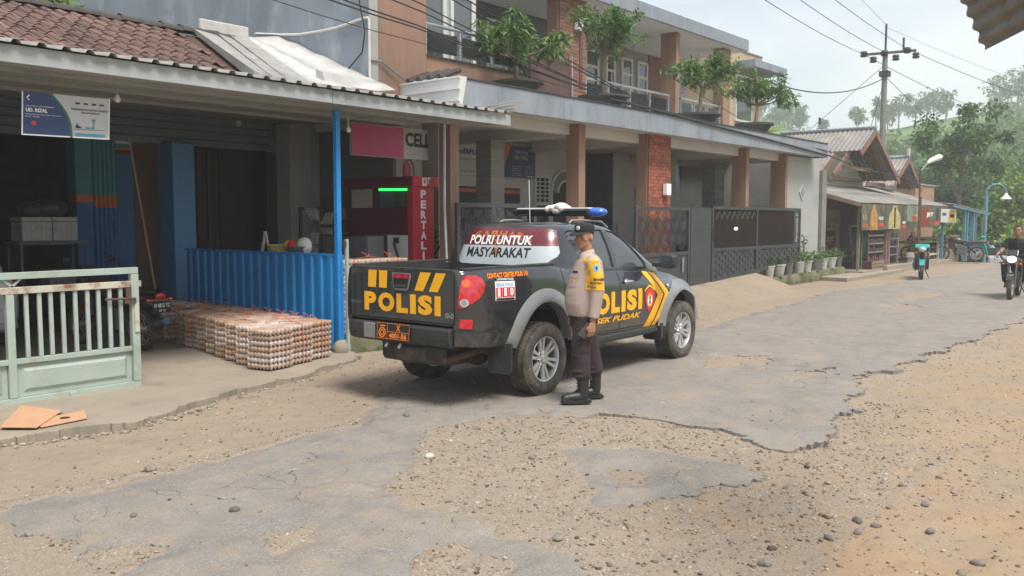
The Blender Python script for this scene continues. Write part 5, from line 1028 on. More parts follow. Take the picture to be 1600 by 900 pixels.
mb = MB(); mb.box(31.2, 34.2, 10.75, 10.85, 3.55, 3.68); mb.box(31.0, 34.5, 11.2, 11.3, 3.2, 3.3); mb.build('tie_beam', M_PLANK, gh); box('fascia_beam', M_BARGE, gh, 33.2, 35.3, 10.6, 10.66, 3.02, 3.16)
g2 = thing('small_gable_house', 'smaller grey gabled house with red brown barge boards behind the cement roof', 'house', (39.3, 12.5, 0)); gable(g2, 39.3, 2.1, 4.35, 3.15, 10.9, 12.9, 11.8, M_ASB2, steps=False)
box('finial', M_FLASH, g2, 39.2, 39.4, 10.86, 10.95, 4.45, 4.75)
bb = thing('brick_building', 'plain flat topped brick building before the dark trees', 'building', (46.2, 13, 0)); box('wall', M_REDBR, bb, 44.6, 47.9, 12.0, 15, -2, 3.42); box('coping', M_FASC, bb, 44.5, 48.0, 11.95, 15.05, 3.425, 3.50)
# shop: cement-sheet lean-to with banners along the eave
sp = thing('roadside_stall', 'roadside stall under a long grey cement sheet lean-to roof', 'stall', (33, 10.5, 0)); k = 0
for x0 in np.arange(27.95, 38.5, 1.07):
    for a, b in ((0, .52), (.49, 1.0)):
        y0, y1 = lerp(9.12, 11.6, a), lerp(9.12, 11.6, b); z0, z1 = lerp(2.31, 3.02, a), lerp(2.31, 3.02, b); mb = MB(); d = .012*(k % 2)+(.02 if a > 0 else 0); corrug(mb, (x0,y0,z0+d), (x0+1.09,y0,z0+d), (x0,y1,z1+d), 7, .016); mb.build('roof_sheet', M_ASB2, sp, fix=False)
    k += 1
mb = MB(); mb.bar((27.93,9.1,2.24), (27.93,11.6,2.95), .05, .12); mb.build('barge_board', M_PLANK, sp); mb = MB(); mb.bar((28,9.18,2.25), (38.7,9.18,2.27), .05, .07); mb.build('eave_beam', M_PLANK, sp); mb = MB(); mb.box(28.1,31.2,10.55,10.62,2.12,2.5); mb.build('gable_board', M_PLANK, sp)
for x, y, z in ((28.25,9.25,2.2),(31.2,9.3,2.25),(35.2,9.3,2.25),(38.6,9.3,2.25)): box('post', M_LBL if x > 36 else M_PLANK, sp, x-.04, x+.04, y-.04, y+.04, 0, z)
box('white_post', M_WWALL, sp, 27.3, 27.6, 10.2, 10.5, 0, 2.6); box('back_wall', M_DKW, sp, 31.2, 39, 11.3, 11.4, 0, 2.9); box('board_wall', M_WWALL, sp, 29.3, 31.15, 10.85, 10.95, .1, 2.35); box('floor', M_CONC, sp, 28, 39, 9.0, 11.3, -.1, .16)
# posters on the board wall
def poster(name, lab, x0, x1, y, z0, z1, base, deco, grp=None, cat='poster'):
    t = thing(name, lab, cat, ((x0+x1)/2, y, z0), group=grp); box('sheet', base, t, x0, x1, y-.012, y, z0, z1)
    for nm, m, fn in deco: mb = MB(); fn(mb, Vector((x0,y-.012,z0)), x1-x0, z1-z0); mb.build(nm, m, t)
    return t
R_ = lambda a, b, w, h: (lambda mb, o, W_, H_: rect(mb, o+Vector((a*W_,0,b*H_)), X, Zv, w*W_, h*H_, .003))
T_ = lambda s, a, b, w, h, bold=.03, l=.006: (lambda mb, o, W_, H_: lettering(mb, s, o+Vector((a*W_,0,b*H_)), X, Zv, w*W_, h*H_, bold, lift=l))
M_DRED = mat('dark_red_print', (.2,.012,.02), (.17,.01,.018), rough=.4); M_LIME = mat('lime_print', (.3,.42,.05), rough=.4); M_GOLD = mat('gold_print', (.55,.29,.06), (.22,.09,.025), rough=.4, scale=3.2); M_SLATE = mat('slate_print', (.14,.115,.09), (.03,.03,.035), rough=.4, scale=2.4); M_CRM = mat('pale_gold_print', (.52,.42,.2), (.27,.19,.08), rough=.4, scale=4)
poster('wafer_poster', 'yellow and green snack poster highest on the white board', 29.66, 30.62, 10.845, 1.5, 1.8, M_GOLD, [('green_field', M_LIME, R_(.0,.45,.6,.5)), ('lettering', M_WHT, T_('Wafer',.15,.2,.7,.4))], 'posters on the white board')
poster('cigarette_poster', 'dark red poster reading SUC on the white board', 29.7, 30.66, 10.845, .80, 1.42, M_DRED, [('lettering', M_WHT, T_('SUC',.15,.38,.7,.26,.04)), ('price_patch', M_SORG, R_(.35,.18,.3,.12))], 'posters on the white board')
poster('red_panel_poster', 'bright red panel with white marks at the foot of the white board', 29.35, 30.75, 10.84, .14, .78, M_RED, [('mark', M_WHT, (lambda mb, o, W_, H_: [rect(mb, o+Vector(((.1+.2*i)*W_,0,(.2+.22*j)*H_)), X, Zv, .07*W_, .05*H_, .003) for i in range(4) for j in range(3)]))], 'posters on the white board')
# banners along the eave
bx = [27.95, 30.30, 32.80, 34.45, 37.3, 38.85]
def fig(a, w): return lambda mb, o, W_, H_: poly(mb, o, X, Zv, [((a+.02)*W_,0), ((a+w-.02)*W_,0), ((a+w*.9)*W_,.6*H_), ((a+w*.75)*W_,.75*H_), ((a+w*.62)*W_,.98*H_), ((a+w*.38)*W_,.98*H_), ((a+w*.25)*W_,.75*H_), ((a+w*.1)*W_,.6*H_)], .003)
poster('eave_banner', 'dark banner with a tall golden figure at the left end of the eave', bx[0], bx[1], 9.09, 1.44, 2.27, M_SLATE, [('figure', M_GOLD, fig(.32,.38)), ('lettering', M_CRM, T_('12',.06,.42,.16,.18)), ('caption', M_SORG, T_('KRETEK',.05,.12,.24,.13)), ('red_patch', M_RED, R_(.72,.14,.22,.13)), ('caption', M_WHT, T_('MILD',.72,.4,.2,.12))], 'advertising banners along the eave', 'banner')
poster('eave_banner', 'banner with a pale gold pack second from the left on the eave', bx[1]+.03, bx[2]-.03, 9.09, 1.46, 2.27, M_SLATE, [('figure', M_CRM, fig(.12,.62)), ('caption', M_WHT, T_('RP',.8,.2,.14,.12)), ('red_patch', M_RED, R_(.76,.05,.2,.1)), ('stripe', M_GOLD, R_(.40,.05,.06,.85))], 'advertising banners along the eave', 'banner')
poster('eave_banner', 'grey green banner with a red yellow patch third on the eave', bx[2], bx[3]-.03, 9.09, 1.47, 2.28, mat('grey_green_print', (.22,.25,.2), (.16,.18,.15), rough=.4), [('red_patch', M_RED, R_(.35,.35,.4,.16)), ('caption', M_CRM, R_(.5,.5,.35,.08)), ('dark_foot', M_SLATE, R_(0,0,1,.3))], 'advertising banners along the eave', 'banner')
poster('eave_banner', 'dark red banner with white JET lettering fourth on the eave', bx[3], bx[4], 9.09, 1.48, 2.28, M_SLATE, [('red_field', M_DRED, R_(0,.05,.42,.92)), ('lettering', M_WHT, T_('JET',.28,.46,.34,.24)), ('red_patch', M_RED, R_(.66,.12,.28,.16)), ('bottle', M_INK, R_(.78,.32,.12,.6))], 'advertising banners along the eave', 'banner')
poster('eave_banner', 'small white and orange banner at the right end of the eave', bx[4]+.06, bx[5]+.9, 9.09, 1.66, 2.2, M_SGN, [('orange_field', M_GOLD, R_(.5,.05,.45,.85)), ('caption', M_SBLU, R_(.08,.5,.25,.2)), ('caption', M_SORG, R_(.6,.35,.25,.25))], 'advertising banners along the eave', 'banner')
# shop fittings
t = thing('display_rack', 'white slatted display rack with a red side board under the banners', 'rack', (32, 9.8, .16))
for x in (30.75, 33.0): box('upright', M_RACK if x < 32 else M_PNK, t, x, x+.1, 9.75, 9.82, .16, 1.34)
for z in (.30,.62,.92,1.2): box('shelf', M_RACK, t, 30.86, 32.99, 9.76, 10.1, z, z+.05)
box('side_board', M_KRED, t, 30.55, 30.74, 9.72, 10.1, .16, 1.3); 
mb = MB()
for z in (.36,.68,.98):
    for k in range(8): mb.box(31+k*.24, 31.17+k*.24, 9.8, 10.0, z, z+random.uniform(.08,.18))
mb.build('goods', mat('mixed_packets', (.25,.08,.07), (.2,.2,.25), rough=.5, scale=3), t, kind='stuff')
t = thing('second_rack', 'narrow white rack right of the display rack', 'rack', (34, 9.9, .16))
for x in (33.5, 34.55): box('upright', M_RACK, t, x, x+.09, 9.85, 9.92, .16, 1.4)
for z in (.45,.75,1.05,1.3): box('shelf', M_RACK, t, 33.6, 34.54, 9.86, 10.1, z, z+.05)
t = thing('stall_table', 'greenish wooden stall table under the right banners', 'table', (37, 9.7, .16)); M_GTB = mat('green_table', (.16,.2,.1), (.12,.15,.08), rough=.7); box('top', M_GTB, t, 35.6, 39.0, 9.45, 10.3, .86, .92); box('shelf', M_RACK, t, 36.8, 39.0, 9.5, 10.2, .34, .40)
for x in (35.7, 38.85): box('leg', M_RACK if x > 37 else M_GTB, t, x, x+.09, 9.48, 9.56, .16, .855)
t = thing('tarp_curtain', 'dark green tarpaulin curtain hanging left of the display rack', 'curtain', (29.5, 9.6, .16)); mb = MB(); mb.grid([[(28.9+i*.12, 9.55+.05*math.sin(i*1.9), z) for i in range(12)] for z in (.16,1.55)]); o = mb.build('cloth', M_GTARP, t, smooth=60); o.modifiers.new('s', 'SOLIDIFY').thickness = .01; mb = MB(); mb.ring([(29.2,9.45,0.1),(29.2,9.45,1.6)], .025, 8); mb.build('pole', mat('green_pole', (.1,.2,.17), rough=.5), t)
t = thing('leaning_frame', 'pale wooden frame leaning beside the red panel', 'frame', (31.2, 10.3, .1));  # a plain leaning frame with two sides and two rungs
for x in (30.75, 31.6): mb = MB(); mb.bar((x,10.2,.1), (x+.05,10.4,1.6), .05); mb.build('side', M_RACK, t)
for z in (.62, 1.55): mb = MB(); mb.bar((30.75,10.2+.2*z/1.6,z), (31.65,10.2+.2*z/1.6,z), .05); mb.build('rung', M_RACK, t)
t = thing('wooden_crate', 'brown wooden crate on the step before the dark curtain', 'crate', (29.8, 9.3, .13))
for k in range(3): box('slat', M_PLANK, t, 29.2, 30.5, 9.1, 9.12, .14+k*.1, .22+k*.1)
box('core', M_BRWD, t, 29.22, 30.48, 9.125, 9.5, .135, .42)
t = thing('sack_pile', 'pile of pale sacks and firewood right of the racks', 'sacks', (35, 9.3, .1))
for k in range(7): mb = MB(); mb.sphere((34.5+random.random()*1.4,9.25+random.random()*.4,.22+.12*(k//3)), (.38,.2,.1), 10, 6); mb.build('sack', mat('sack_cloth', (.26,.22,.17), (.2,.165,.12), rough=.95), t, smooth=70)
t = thing('low_stool', 'small white stool on the kerb before the racks', 'stool', (33.6, 9.0, .1)); box('seat', M_RACK, t, 33.3, 33.9, 8.95, 9.2, .42, .47)
for x in (33.34, 33.82): box('leg', M_RACK, t, x, x+.05, 8.98, 9.16, .1, .419)
mb = MB(); mb.prism([(25.5,8.62),(31.3,8.70),(31.4,9.3),(25.6,9.5)], -.05, .11, 'xy'); o = mb.build('concrete_step', M_CONC, None, kind='structure', bev=.02); mb = MB(); mb.prism([(30.0,8.85),(36.5,8.95),(36.5,9.0),(30,9.0)], -.05, .26, 'xy'); mb.build('concrete_step', M_CONC, None, kind='structure', bev=.02)
# lower lean-to on blue posts
t = thing('blue_post_shelter', 'pale sheet shelter on light blue posts right of the stall', 'shelter', (42, 9.6, 0))
for k in range(7):
    x0 = 38.75+k*1.0; mb = MB(); corrug(mb, (x0,8.95,2.40-.048*k-.0*k), (x0+1.02,8.95,2.40-.048*(k+1)), (x0,11.2,2.62-.048*k), 6, .014); mb.build('roof_sheet', M_ASB, t, fix=False)
for x, w in ((41.3,.1),(41.75,.14),(42.9,.16),(43.3,.08),(44.6,.07)): box('post', M_LBL if x < 44 else M_PLANK, t, x-w/2, x+w/2, 9.05, 9.05+w, 0, 2.42-.048*(x-38.75)-.04)
mb = MB(); mb.bar((38.8,9.0,2.33), (45.6,9.0,2.0), .05, .08); mb.build('eave_beam', M_LBL, t)
t = thing('low_wall', 'low dark plank wall behind the parked motorbikes', 'wall', (44, 11, 0)); box('planks', M_PLANK, t, 40.5, 49, 11.0, 11.1, -2, .9); box('rail', M_PLANK, t, 40.5, 49, 10.98, 11.12, .903, .97)
# ------------------------------------------------------------ poles, lamps, wires, tin roof over the camera side
M_POLE = mat('pole_concrete', (.20,.195,.19), (.16,.155,.15), rough=.85); M_DKM = mat('dark_metal', (.03,.032,.035), (.045,.045,.045), rough=.6); M_WIRE = mat('black_cable', (.015,.016,.018), rough=.6)
PX, PY = 42.63, 13.0
pole = thing('utility_pole', 'tall grey utility pole with a crossarm and insulators behind the small gable house', 'utility pole', (PX, PY, 0))
mb = MB(); mb.ring([(PX,PY,0),(PX,PY,9.3)], [.17,.115], 12); mb.build('shaft', M_POLE, pole, smooth=50); mb = MB(); mb.ring([(PX,PY,9.3),(PX+.02,PY,10.75)], .05, 8); mb.build('top_mast', M_DKM, pole)
ca = Vector((.639,-.769,0)); cz = 9.35
mb = MB(); mb.bar(Vector((PX,PY-.15,cz-.03))-ca*1.25, Vector((PX,PY-.15,cz+.18))+ca*1.25, .09, .11); mb.build('crossarm', M_DKM, pole)
ins = None
for d, dz in ((-1.2,0),(-.75,-.25),(-.25,.05),(.28,-.15),(.8,.18),(1.2,-.05)):
    c = Vector((PX,PY-.2,cz+dz))+ca*d; mb = MB(); mb.lathe([(0,-.15),(.13,-.13),(.17,-.05),(.10,-.02),(.16,.04),(.13,.12),(0,.15)], 10, Matrix.Translation(c)); mb.build('insulator', M_DKM, pole, smooth=50)
mb = MB(); mb.ring([Vector((PX,PY-.2,cz+.2))+ca*.62, Vector((PX,PY-.2,cz+.75))+ca*.62], .05, 8); mb.build('surge_arrester', M_DKM, pole); mb = MB(); mb.box(PX-.2,PX+.2,PY-.22,PY+.2,cz-1.0,cz-.75); mb.build('clamp_band', M_DKM, pole)
def sag(p, q, s, n=14): p, q = Vector(p), Vector(q); return [p.lerp(q, i/n)-Vector((0,0,4*s*(i/n)*(1-i/n))) for i in range(n+1)]
def wire(name, lab, pts, r, grp=None, cat='cable'): mb = MB(); mb.ring(pts, r, 5); return tag(mb.build(name, M_WIRE, None, smooth=80), lab, cat, grp)
tops = [Vector((PX,PY-.2,cz+.0))-ca*1.2, Vector((PX,PY-.2,cz+.1))-ca*.25, Vector((PX,PY-.2,cz+.25))+ca*.8]
for k, (p, q, lab) in enumerate(((tops[0],(4.5,8.2,8.3),'lowest of three power lines running from the crossarm across the sky'),(tops[1],(4.5,8.2,9.0),'middle of three power lines running from the crossarm'),(tops[2],(4.5,8.2,9.65),'highest of three power lines running from the crossarm'),((PX+.02,PY,10.7),(4.5,8.0,12.2),'thin earth wire from the very top of the utility pole'))): wire('power_line', lab, sag(p, q, .55), .012 if k < 3 else .007, 'power lines from the pole')
wire('service_cable', 'slack dark service cable from the pole to the ochre annexe', sag((PX,PY,8.3), (28.05,12.4,6.4), .55), .022)
for k, (p, q, lab) in enumerate(((tops[0],(78,9,8.0),'left power line sloping down right of the pole'),(tops[2],(78,4,8.4),'right power line sloping down beyond the pole'),((PX,PY,8.4),(80,12,3.6),'thick cable dropping from the pole into the tall tree'),((PX+.02,PY,10.6),(82,3,9.0),'thin earth wire beyond the pole'))): wire('power_line', lab, sag(p, q, .8), .014 if k != 3 else .007, 'power lines beyond the pole')
for q, lab in (((36.0,19.5,1.0),'left guy wire of the utility pole with a dark insulator'),((44.5,15.5,1.0),'short guy wire right of the utility pole')):
    p = Vector((PX,PY,8.9 if q[0] < 40 else 8.2)); t = wire('guy_wire', lab, [p, Vector(q)], .012, 'guy wires of the pole'); c = p.lerp(Vector(q), .33 if q[0] < 40 else .5); mb = MB(); mb.ring([c-Vector((0,0,.15)), c+Vector((0,0,.15))], .06, 6); mb.build('guy_insulator', M_DKM, t)
# bundle of cables along the street, clipped to the house
WP = [((-1,7.6,6.4),(9.5,9.7,5.05),(14.0,9.62,4.28)), ((-1,7.6,6.15),(9.5,9.66,4.92),(14.4,9.6,4.22)), ((-1,7.7,5.7),(9.4,9.7,4.72),(14.8,9.6,4.16)), ((-1,7.7,5.55),(9.4,9.66,4.66),(15.2,9.58,4.12)), ((-1,7.8,7.4),(9.9,9.7,5.3),(15.6,9.6,4.2)), ((-1,7.8,7.75),(9.9,9.66,5.42),(16,9.6,4.16)), ((-1,7.9,5.25),(9.4,9.64,4.45),(15,9.5,4.08)), ((-1,7.9,9.4),(12.5,9.5,5.6),(20,9.4,4.2))]
LABS = ['upper cable of the bundle crossing the blue grey wall','second cable of the bundle crossing the blue grey wall','third cable of the bundle crossing the blue grey wall','fourth cable of the bundle crossing the blue grey wall','pair of cables higher on the wall, the lower one','pair of cables higher on the wall, the upper one','thin lowest cable above the white flashing','single thin cable crossing the terracotta wall highest']
for (a, b, c), lab, r in zip(WP, LABS, (.011,.011,.012,.012,.012,.012,.006,.008)):
    p1 = sag(a, b, .28, 10); p2 = sag(b, c, .03, 8); wire('street_cable', lab, p1+p2[1:]+[Vector((26,9.22,3.72)), Vector((31.5,9.95,3.55)), Vector((37,9.3,3.25)), Vector((60,9.0,3.6))] if r > .011 and a[2] < 6 else p1+p2[1:], r, 'cables along the house front')
wire('street_cable', 'thick black cable bundle hugging the edge of the porch roof', [Vector((x,9.235,z)) for x, z in ((14,4.05),(16,3.99),(18,3.90),(21,3.80),(23.5,3.70),(25.5,3.62))]+[Vector((28.5,9.6,3.5)),Vector((31.5,9.9,3.45)),Vector((36,9.4,3.2)),Vector((44,9.2,3.1)),Vector((60,9,3.6))], .022)
wire('street_cable', 'dangling black cable loop beside the corner of the blue grey wall', [Vector(p) for p in ((8.84,10.35,6.5),(8.84,10.3,5.0),(8.83,10.18,4.6),(8.84,10.25,4.3),(8.82,10.6,4.05),(8.82,10.55,3.9),(8.84,10.38,3.7),(8.80,10.3,3.5))], .011)
t = thing('street_lamp', 'white tapered street lamp head on a thin rusty pole before the stall', 'street lamp', (33.6, 8.9, 0)); mb = MB(); mb.ring([(33.6,8.9,0),(33.6,8.9,3.55)], .03, 8); mb.ring([(33.75,8.9,0),(33.75,8.9,2.6)], .04, 8); mb.build('pole', M_RUST, t); mb = MB(); mb.ring([(33.6,8.9,3.5),(34.4,8.85,3.86)], .025, 8); mb.build('arm', M_SILV, t); mb = MB(); mb.ring([(34.3,8.86,3.82),(34.6,8.82,3.93),(35.3,8.72,4.08),(35.6,8.69,4.12)], [.04,.09,.12,.04], 10); mb.build('lamp_head', M_FRAME, t, smooth=60)
t = thing('gooseneck_lamp', 'light blue gooseneck street lamp with a white bell shade beyond the shelter', 'street lamp', (47.3, 9.5, 0)); mb = MB(); mb.ring([(47.3,9.5,-2),(47.3,9.5,2.9)], .09, 10); mb.build('pole', M_LBL, t, smooth=60); mb = MB(); mb.ring([(47.3,9.5,2.7)]+[(47.3+(.33-.33*math.cos(a)), 9.5-.36*(1-math.cos(a)), 3.05+.42*math.sin(a)) for a in [PI*i/12 for i in range(13)]], .04, 8); mb.build('arm', M_LBL, t, smooth=60)
c = Vector((47.3+.66, 9.5-.72, 3.05)); mb = MB(); mb.lathe([(.26,-.3),(.18,-.2),(.08,-.1),(.06,0),(0,0)], 14, Matrix.Translation(c)); mb.build('shade', M_FRAME, t, smooth=60)
for x, y, lab in ((58,12.5,'dark path lamp post left of the lane far away'),(62,11.2,'light blue post right of the lane far away')): t = thing('path_post', lab, 'post', (x, y, .5)); mb = MB(); mb.ring([(x,y,-1.5),(x,y,2.2)], .06, 8); mb.build('shaft', M_DKM if x < 60 else M_LBL, t)
# tin awning hanging into the upper right corner
tin = thing('tin_awning', 'rusty grey corrugated tin awning corner on the near right side', 'awning', (3.2, .9, 2.9)); zA = 3.05
p_tip, p_up, p_r = Vector((5.54,1.15,2.75)), Vector((5.34,1.23,3.0)), Vector((5.10,.89,2.75))
e1 = p_up-p_tip; e2 = p_r-p_tip; nn = e1.cross(e2).normalized(); L1 = e1.length; rows = []
for j in (-.02, 1.1, 2.2, 3.2): rows.append([p_tip+e1*(i*.0145/L1)+e2*j+nn*(.012*math.sin(i*PI/3)) for i in range(48)])
mb = MB(); mb.grid(rows); mb.grid([[p+Vector((0,0,.004)) for p in r] for r in rows]); mb.build('tin_sheet', mat('old_tin', (.24,.235,.225), (.18,.175,.165), rough=.7, metal=.2, scale=5, dirt=((.10,.075,.06), .52, .8, 6)), tin, fix=False)
mb = MB(); q = p_tip+e2*.85+Vector((0,0,.05)); mb.bar(q, q+e1*2, .04, .05); mb.build('purlin', M_PLANK, tin)
mb = MB(); q = p_tip+e2*3.1+Vector((0,0,-.02)); mb.bar(q+e1*1.8, Vector((q.x+e1.x*1.8, q.y+e1.y*1.8, 0)), .07); mb.build('post', M_PLANK, tin)
# ------------------------------------------------------------ police pickup

def road_dust(m, z0, z1):
    """splashed dust on the lower bodywork, by height on the truck itself"""
    t = m.node_tree; b = t.nodes['Principled BSDF']; L = t.links.new; src = b.inputs['Base Color'].links[0].from_socket; rs = b.inputs['Roughness'].links[0].from_socket
    tc = t.nodes.new('ShaderNodeTexCoord'); sp_ = t.nodes.new('ShaderNodeSeparateXYZ'); L(tc.outputs['Object'], sp_.inputs[0]); n = t.nodes.new('ShaderNodeTexNoise'); n.inputs['Scale'].default_value = 7; n.inputs['Detail'].default_value = 8; n.inputs['Roughness'].default_value = .7; L(tc.outputs['Object'], n.inputs[0])
    r = t.nodes.new('ShaderNodeMapRange'); r.inputs[1].default_value = z1; r.inputs[2].default_value = z0; r.inputs[3].default_value = 0; r.inputs[4].default_value = 1; L(sp_.outputs[2], r.inputs[0])
    q = t.nodes.new('ShaderNodeMapRange'); q.inputs[1].default_value = .38; q.inputs[2].default_value = .72; q.inputs[4].default_value = .75; L(n.outputs[0], q.inputs[0]); k = t.nodes.new('ShaderNodeMath'); k.operation = 'MULTIPLY'; L(r.outputs[0], k.inputs[0]); L(q.outputs[0], k.inputs[1])
    x = t.nodes.new('ShaderNodeMix'); x.data_type = 'RGBA'; L(k.outputs[0], x.inputs[0]); L(src, x.inputs[6]); x.inputs[7].default_value = (.24,.195,.145,1); L(x.outputs[2], b.inputs['Base Color'])
    c = t.nodes.new('ShaderNodeMath'); c.operation = 'SUBTRACT'; c.inputs[0].default_value = 1; L(k.outputs[0], c.inputs[1]); L(c.outputs[0], b.inputs['Coat Weight'])
road_dust(M_PAINT, .45, .95)
truck = thing('police_pickup', 'charcoal double cab police pickup with yellow POLISI lettering parked at the road edge', 'pickup truck', (7.03, 6.28, .0), math.radians(1.38))
def tp(mb, name, m, parent=None, **k): return mb.build(name, m, parent or truck, world=False, **k)
def boxblur(a, n): return np.convolve(np.pad(a, n, mode='edge'), np.ones(2*n+1)/(2*n+1), 'valid')
def curve(xs_, pts, n=3):
    p = np.array(pts); return boxblur(np.interp(xs_, p[:, 0], p[:, 1]), n)
def catmull(P, k):
    P = [np.array(p, float) for p in P]; o = []
    for i in range(len(P)-1):
        p0 = P[max(i-1, 0)]; p1 = P[i]; p2 = P[i+1]; p3 = P[min(i+2, len(P)-1)]
        for j in range(k):
            t = j/k; o.append(.5*((2*p1)+(-p0+p2)*t+(2*p0-5*p1+4*p2-p3)*t*t+(-p0+3*p1-3*p2+p3)*t**3))
    o.append(P[-1]); return o
sx = np.concatenate([[-1.205,-1.195,-1.18,-1.16,-1.13,-1.09,-1.04], np.arange(-.98, 3.5, .06), [3.55,3.62,3.68,3.73,3.77,3.80,3.82]])
def profs(xq):
    zb = curve(xq, [(-1.22,.62),(-.7,.56),(.5,.50),(2.4,.48),(3.0,.48),(3.8,.45)])
    w = np.interp(xq, [-1.205,-1.195,-1.18,-1.16,-1.13,-1.09,-1.04,-.8,0,2.8,3.3,3.55,3.68,3.77,3.82], [.755,.775,.795,.812,.828,.842,.853,.868,.872,.868,.84,.76,.66,.54,.40])
    zs = curve(xq, [(-1.22,1.325),(-.7,1.335),(.25,1.32),(.45,1.275),(1.2,1.245),(2.1,1.20),(2.5,1.165),(3.0,1.09),(3.4,.99),(3.65,.89),(3.82,.76)], 2)
    zt = curve(xq, [(-1.22,1.32),(.25,1.32),(.45,1.275),(2.1,1.22),(2.4,1.215),(2.8,1.19),(3.2,1.12),(3.5,1.03),(3.7,.93),(3.82,.80)], 2)
    ins = curve(xq, [(-1.2,.05),(.2,.05),(.5,.075),(2.2,.085),(3,.14),(3.8,.16)], 2)
    return zb, w, zs, zt, ins
def lower_body():
    zb, w, zs, zt, ins = profs(sx); rows = []
    for i, x in enumerate(sx):
        b, W_, s, t, q = zb[i], w[i], zs[i], zt[i], ins[i]; ys = W_-q
        mid = max(.80, b+.2)
        hp = [(0, b), (W_*.85, b), (W_-.035, b+.05), (W_-.012, b+.16), (W_, min(mid, s-.25)), (W_-.006, s-.2), (ys+.022, s-.06), (ys+.004, s-.02), (ys-.04, s), (ys*.55, s+(t-s)*.75), (0, t)]
        half = catmull(hp, 3)
        # feature crease along the flank
        ring = [(x, -p[0], p[1]) for p in half] + [(x, p[0], p[1]) for p in half[-2:0:-1]]
        rows.append(ring)
    mb = MB(); mb.grid(rows, True); n = len(rows[0])
    mb.f.append(tuple(range(n-1, -1, -1))); mb.m.append(0); k = (len(rows)-1)*n; mb.f.append(tuple(k+j for j in range(n))); mb.m.append(0)
    return mb
def apply_mods(o):
    dg = bpy.context.evaluated_depsgraph_get(); me = bpy.data.meshes.new_from_object(o.evaluated_get(dg)); old = o.data; o.modifiers.clear(); o.data = me; bpy.data.meshes.remove(old)
def boolean(o, cutters, op='DIFFERENCE'):
    for c in cutters:
        md = o.modifiers.new('cut', 'BOOLEAN'); md.object = c; md.operation = op; md.solver = 'EXACT'; md.material_mode = 'TRANSFER'
    bpy.context.view_layer.update(); apply_mods(o)
    for c in cutters:
        me = c.data; bpy.data.objects.remove(c)
def cutter(mb, m):
    me = mb.mesh('cutter'); me.materials.append(m); bm = bmesh.new(); bm.from_mesh(me); bmesh.ops.recalc_face_normals(bm, faces=bm.faces); bm.to_mesh(me); bm.free()
    o = bpy.data.objects.new('cutter', me); COL.objects.link(o); return o
def bvh_of(o): return BVHTree.FromPolygons([v.co.copy() for v in o.data.vertices], [tuple(p.vertices) for p in o.data.polygons])
ARCH = ((0.0, .40, .475, .565), (3.0, .40, .475, .50))     # x, z, rx, rz of the wheel openings
body = lower_body().build('body', M_PAINT, None)
BV_BODY = bvh_of(body)
cs = []
for cx, cz, rx, rz in ARCH:
    for sgn in (-1, 1):
        c = MB(); c.prism([(cx+rx*math.cos(2*PI*i/40), cz+rz*math.sin(2*PI*i/40)) for i in range(40)], sgn*.46, sgn*1.2); cs.append(cutter(c, M_BLK))
c = MB().box(-1.135, .285, -.70, .70, .82, 2); cs.append(cutter(c, M_BLK))
c = MB().box(-1.5, -1.10, -.70, .70, .3, .812); cs.append(cutter(c, M_BLK))
boolean(body, cs); setpar(body, truck)
def smooth_angle(o, a):
    o.data.polygons.foreach_set('use_smooth', [True]*len(o.data.polygons)); o.data.set_sharp_from_angle(angle=math.radians(a))
smooth_angle(body, 32)
# --- cab shell
def cab_ring(z, inset=0, n=72):
    T = [(1.12,.27,2.78,.80),(1.20,.29,2.66,.795),(1.30,.32,2.46,.775),(1.40,.35,2.28,.75),(1.50,.385,2.10,.718),(1.60,.425,1.91,.675),(1.66,.46,1.78,.645),(1.70,.49,1.68,.618),(1.73,.53,1.56,.58),(1.75,.59,1.46,.53),(1.765,.68,1.34,.45),(1.773,.80,1.2,.34)]
    a = np.array(T); xr, xf, w = (np.interp(z, a[:, 0], a[:, k]) for k in (1, 2, 3))
    xr += inset; xf -= inset; w -= inset; cx, hx = (xr+xf)/2, (xf-xr)/2; ex = .30; P = []
    for i in range(n):
        th = 2*PI*i/n; c, s = math.cos(th), math.sin(th)
        P.append((cx+hx*math.copysign(abs(c)**ex, c), w*math.copysign(abs(s)**ex, s), z))
    # bow the front and rear glass
    return [(x+(.10 if x > cx else -.05)*(1-(y/w)**2)*(1 if abs(x-cx) > hx*.72 else 0)*1.0*min(1, (abs(x-cx)/hx-.72)/.28 if abs(x-cx) > hx*.72 else 0), y, z) for x, y, z in P]
def cab_loft(inset, z0, zt):
    zs_ = [z for z in (1.12,1.16,1.2,1.25,1.3,1.35,1.4,1.45,1.5,1.55,1.6,1.63,1.66,1.68,1.70,1.715,1.73,1.74,1.75,1.758,1.765,1.773) if z0 <= z <= zt]
    rows = [cab_ring(z, inset) for z in zs_]; mb = MB(); mb.grid(rows, True); n = len(rows[0])
    mb.f.append(tuple(range(n-1, -1, -1))); mb.m.append(0); k = (len(rows)-1)*n; mb.f.append(tuple(k+j for j in range(n))); mb.m.append(0); return mb
cab = cab_loft(0, 1.12, 1.78).build('cab', M_PAINT, None); BV_CAB = bvh_of(cab)
FW = [(1.53,1.245),(1.495,1.675),(1.66,1.655),(1.80,1.60),(1.95,1.49),(2.10,1.36),(2.19,1.27),(2.19,1.225)]
RW = [(.90,1.27),(.76,1.42),(.665,1.60),(.675,1.66),(.73,1.678),(1.40,1.682),(1.445,1.25)]
WS = [(-.62,1.235),(-.66,1.30),(-.52,1.665),(-.46,1.69),(.46,1.69),(.52,1.665),(.66,1.30),(.62,1.235)]
cs = [cutter(cab_loft(.045, 1.16, 1.745), M_SEAT)]
for pl in (FW, RW): cs.append(cutter(MB().prism(pl, -1.2, 1.2), M_BLK))
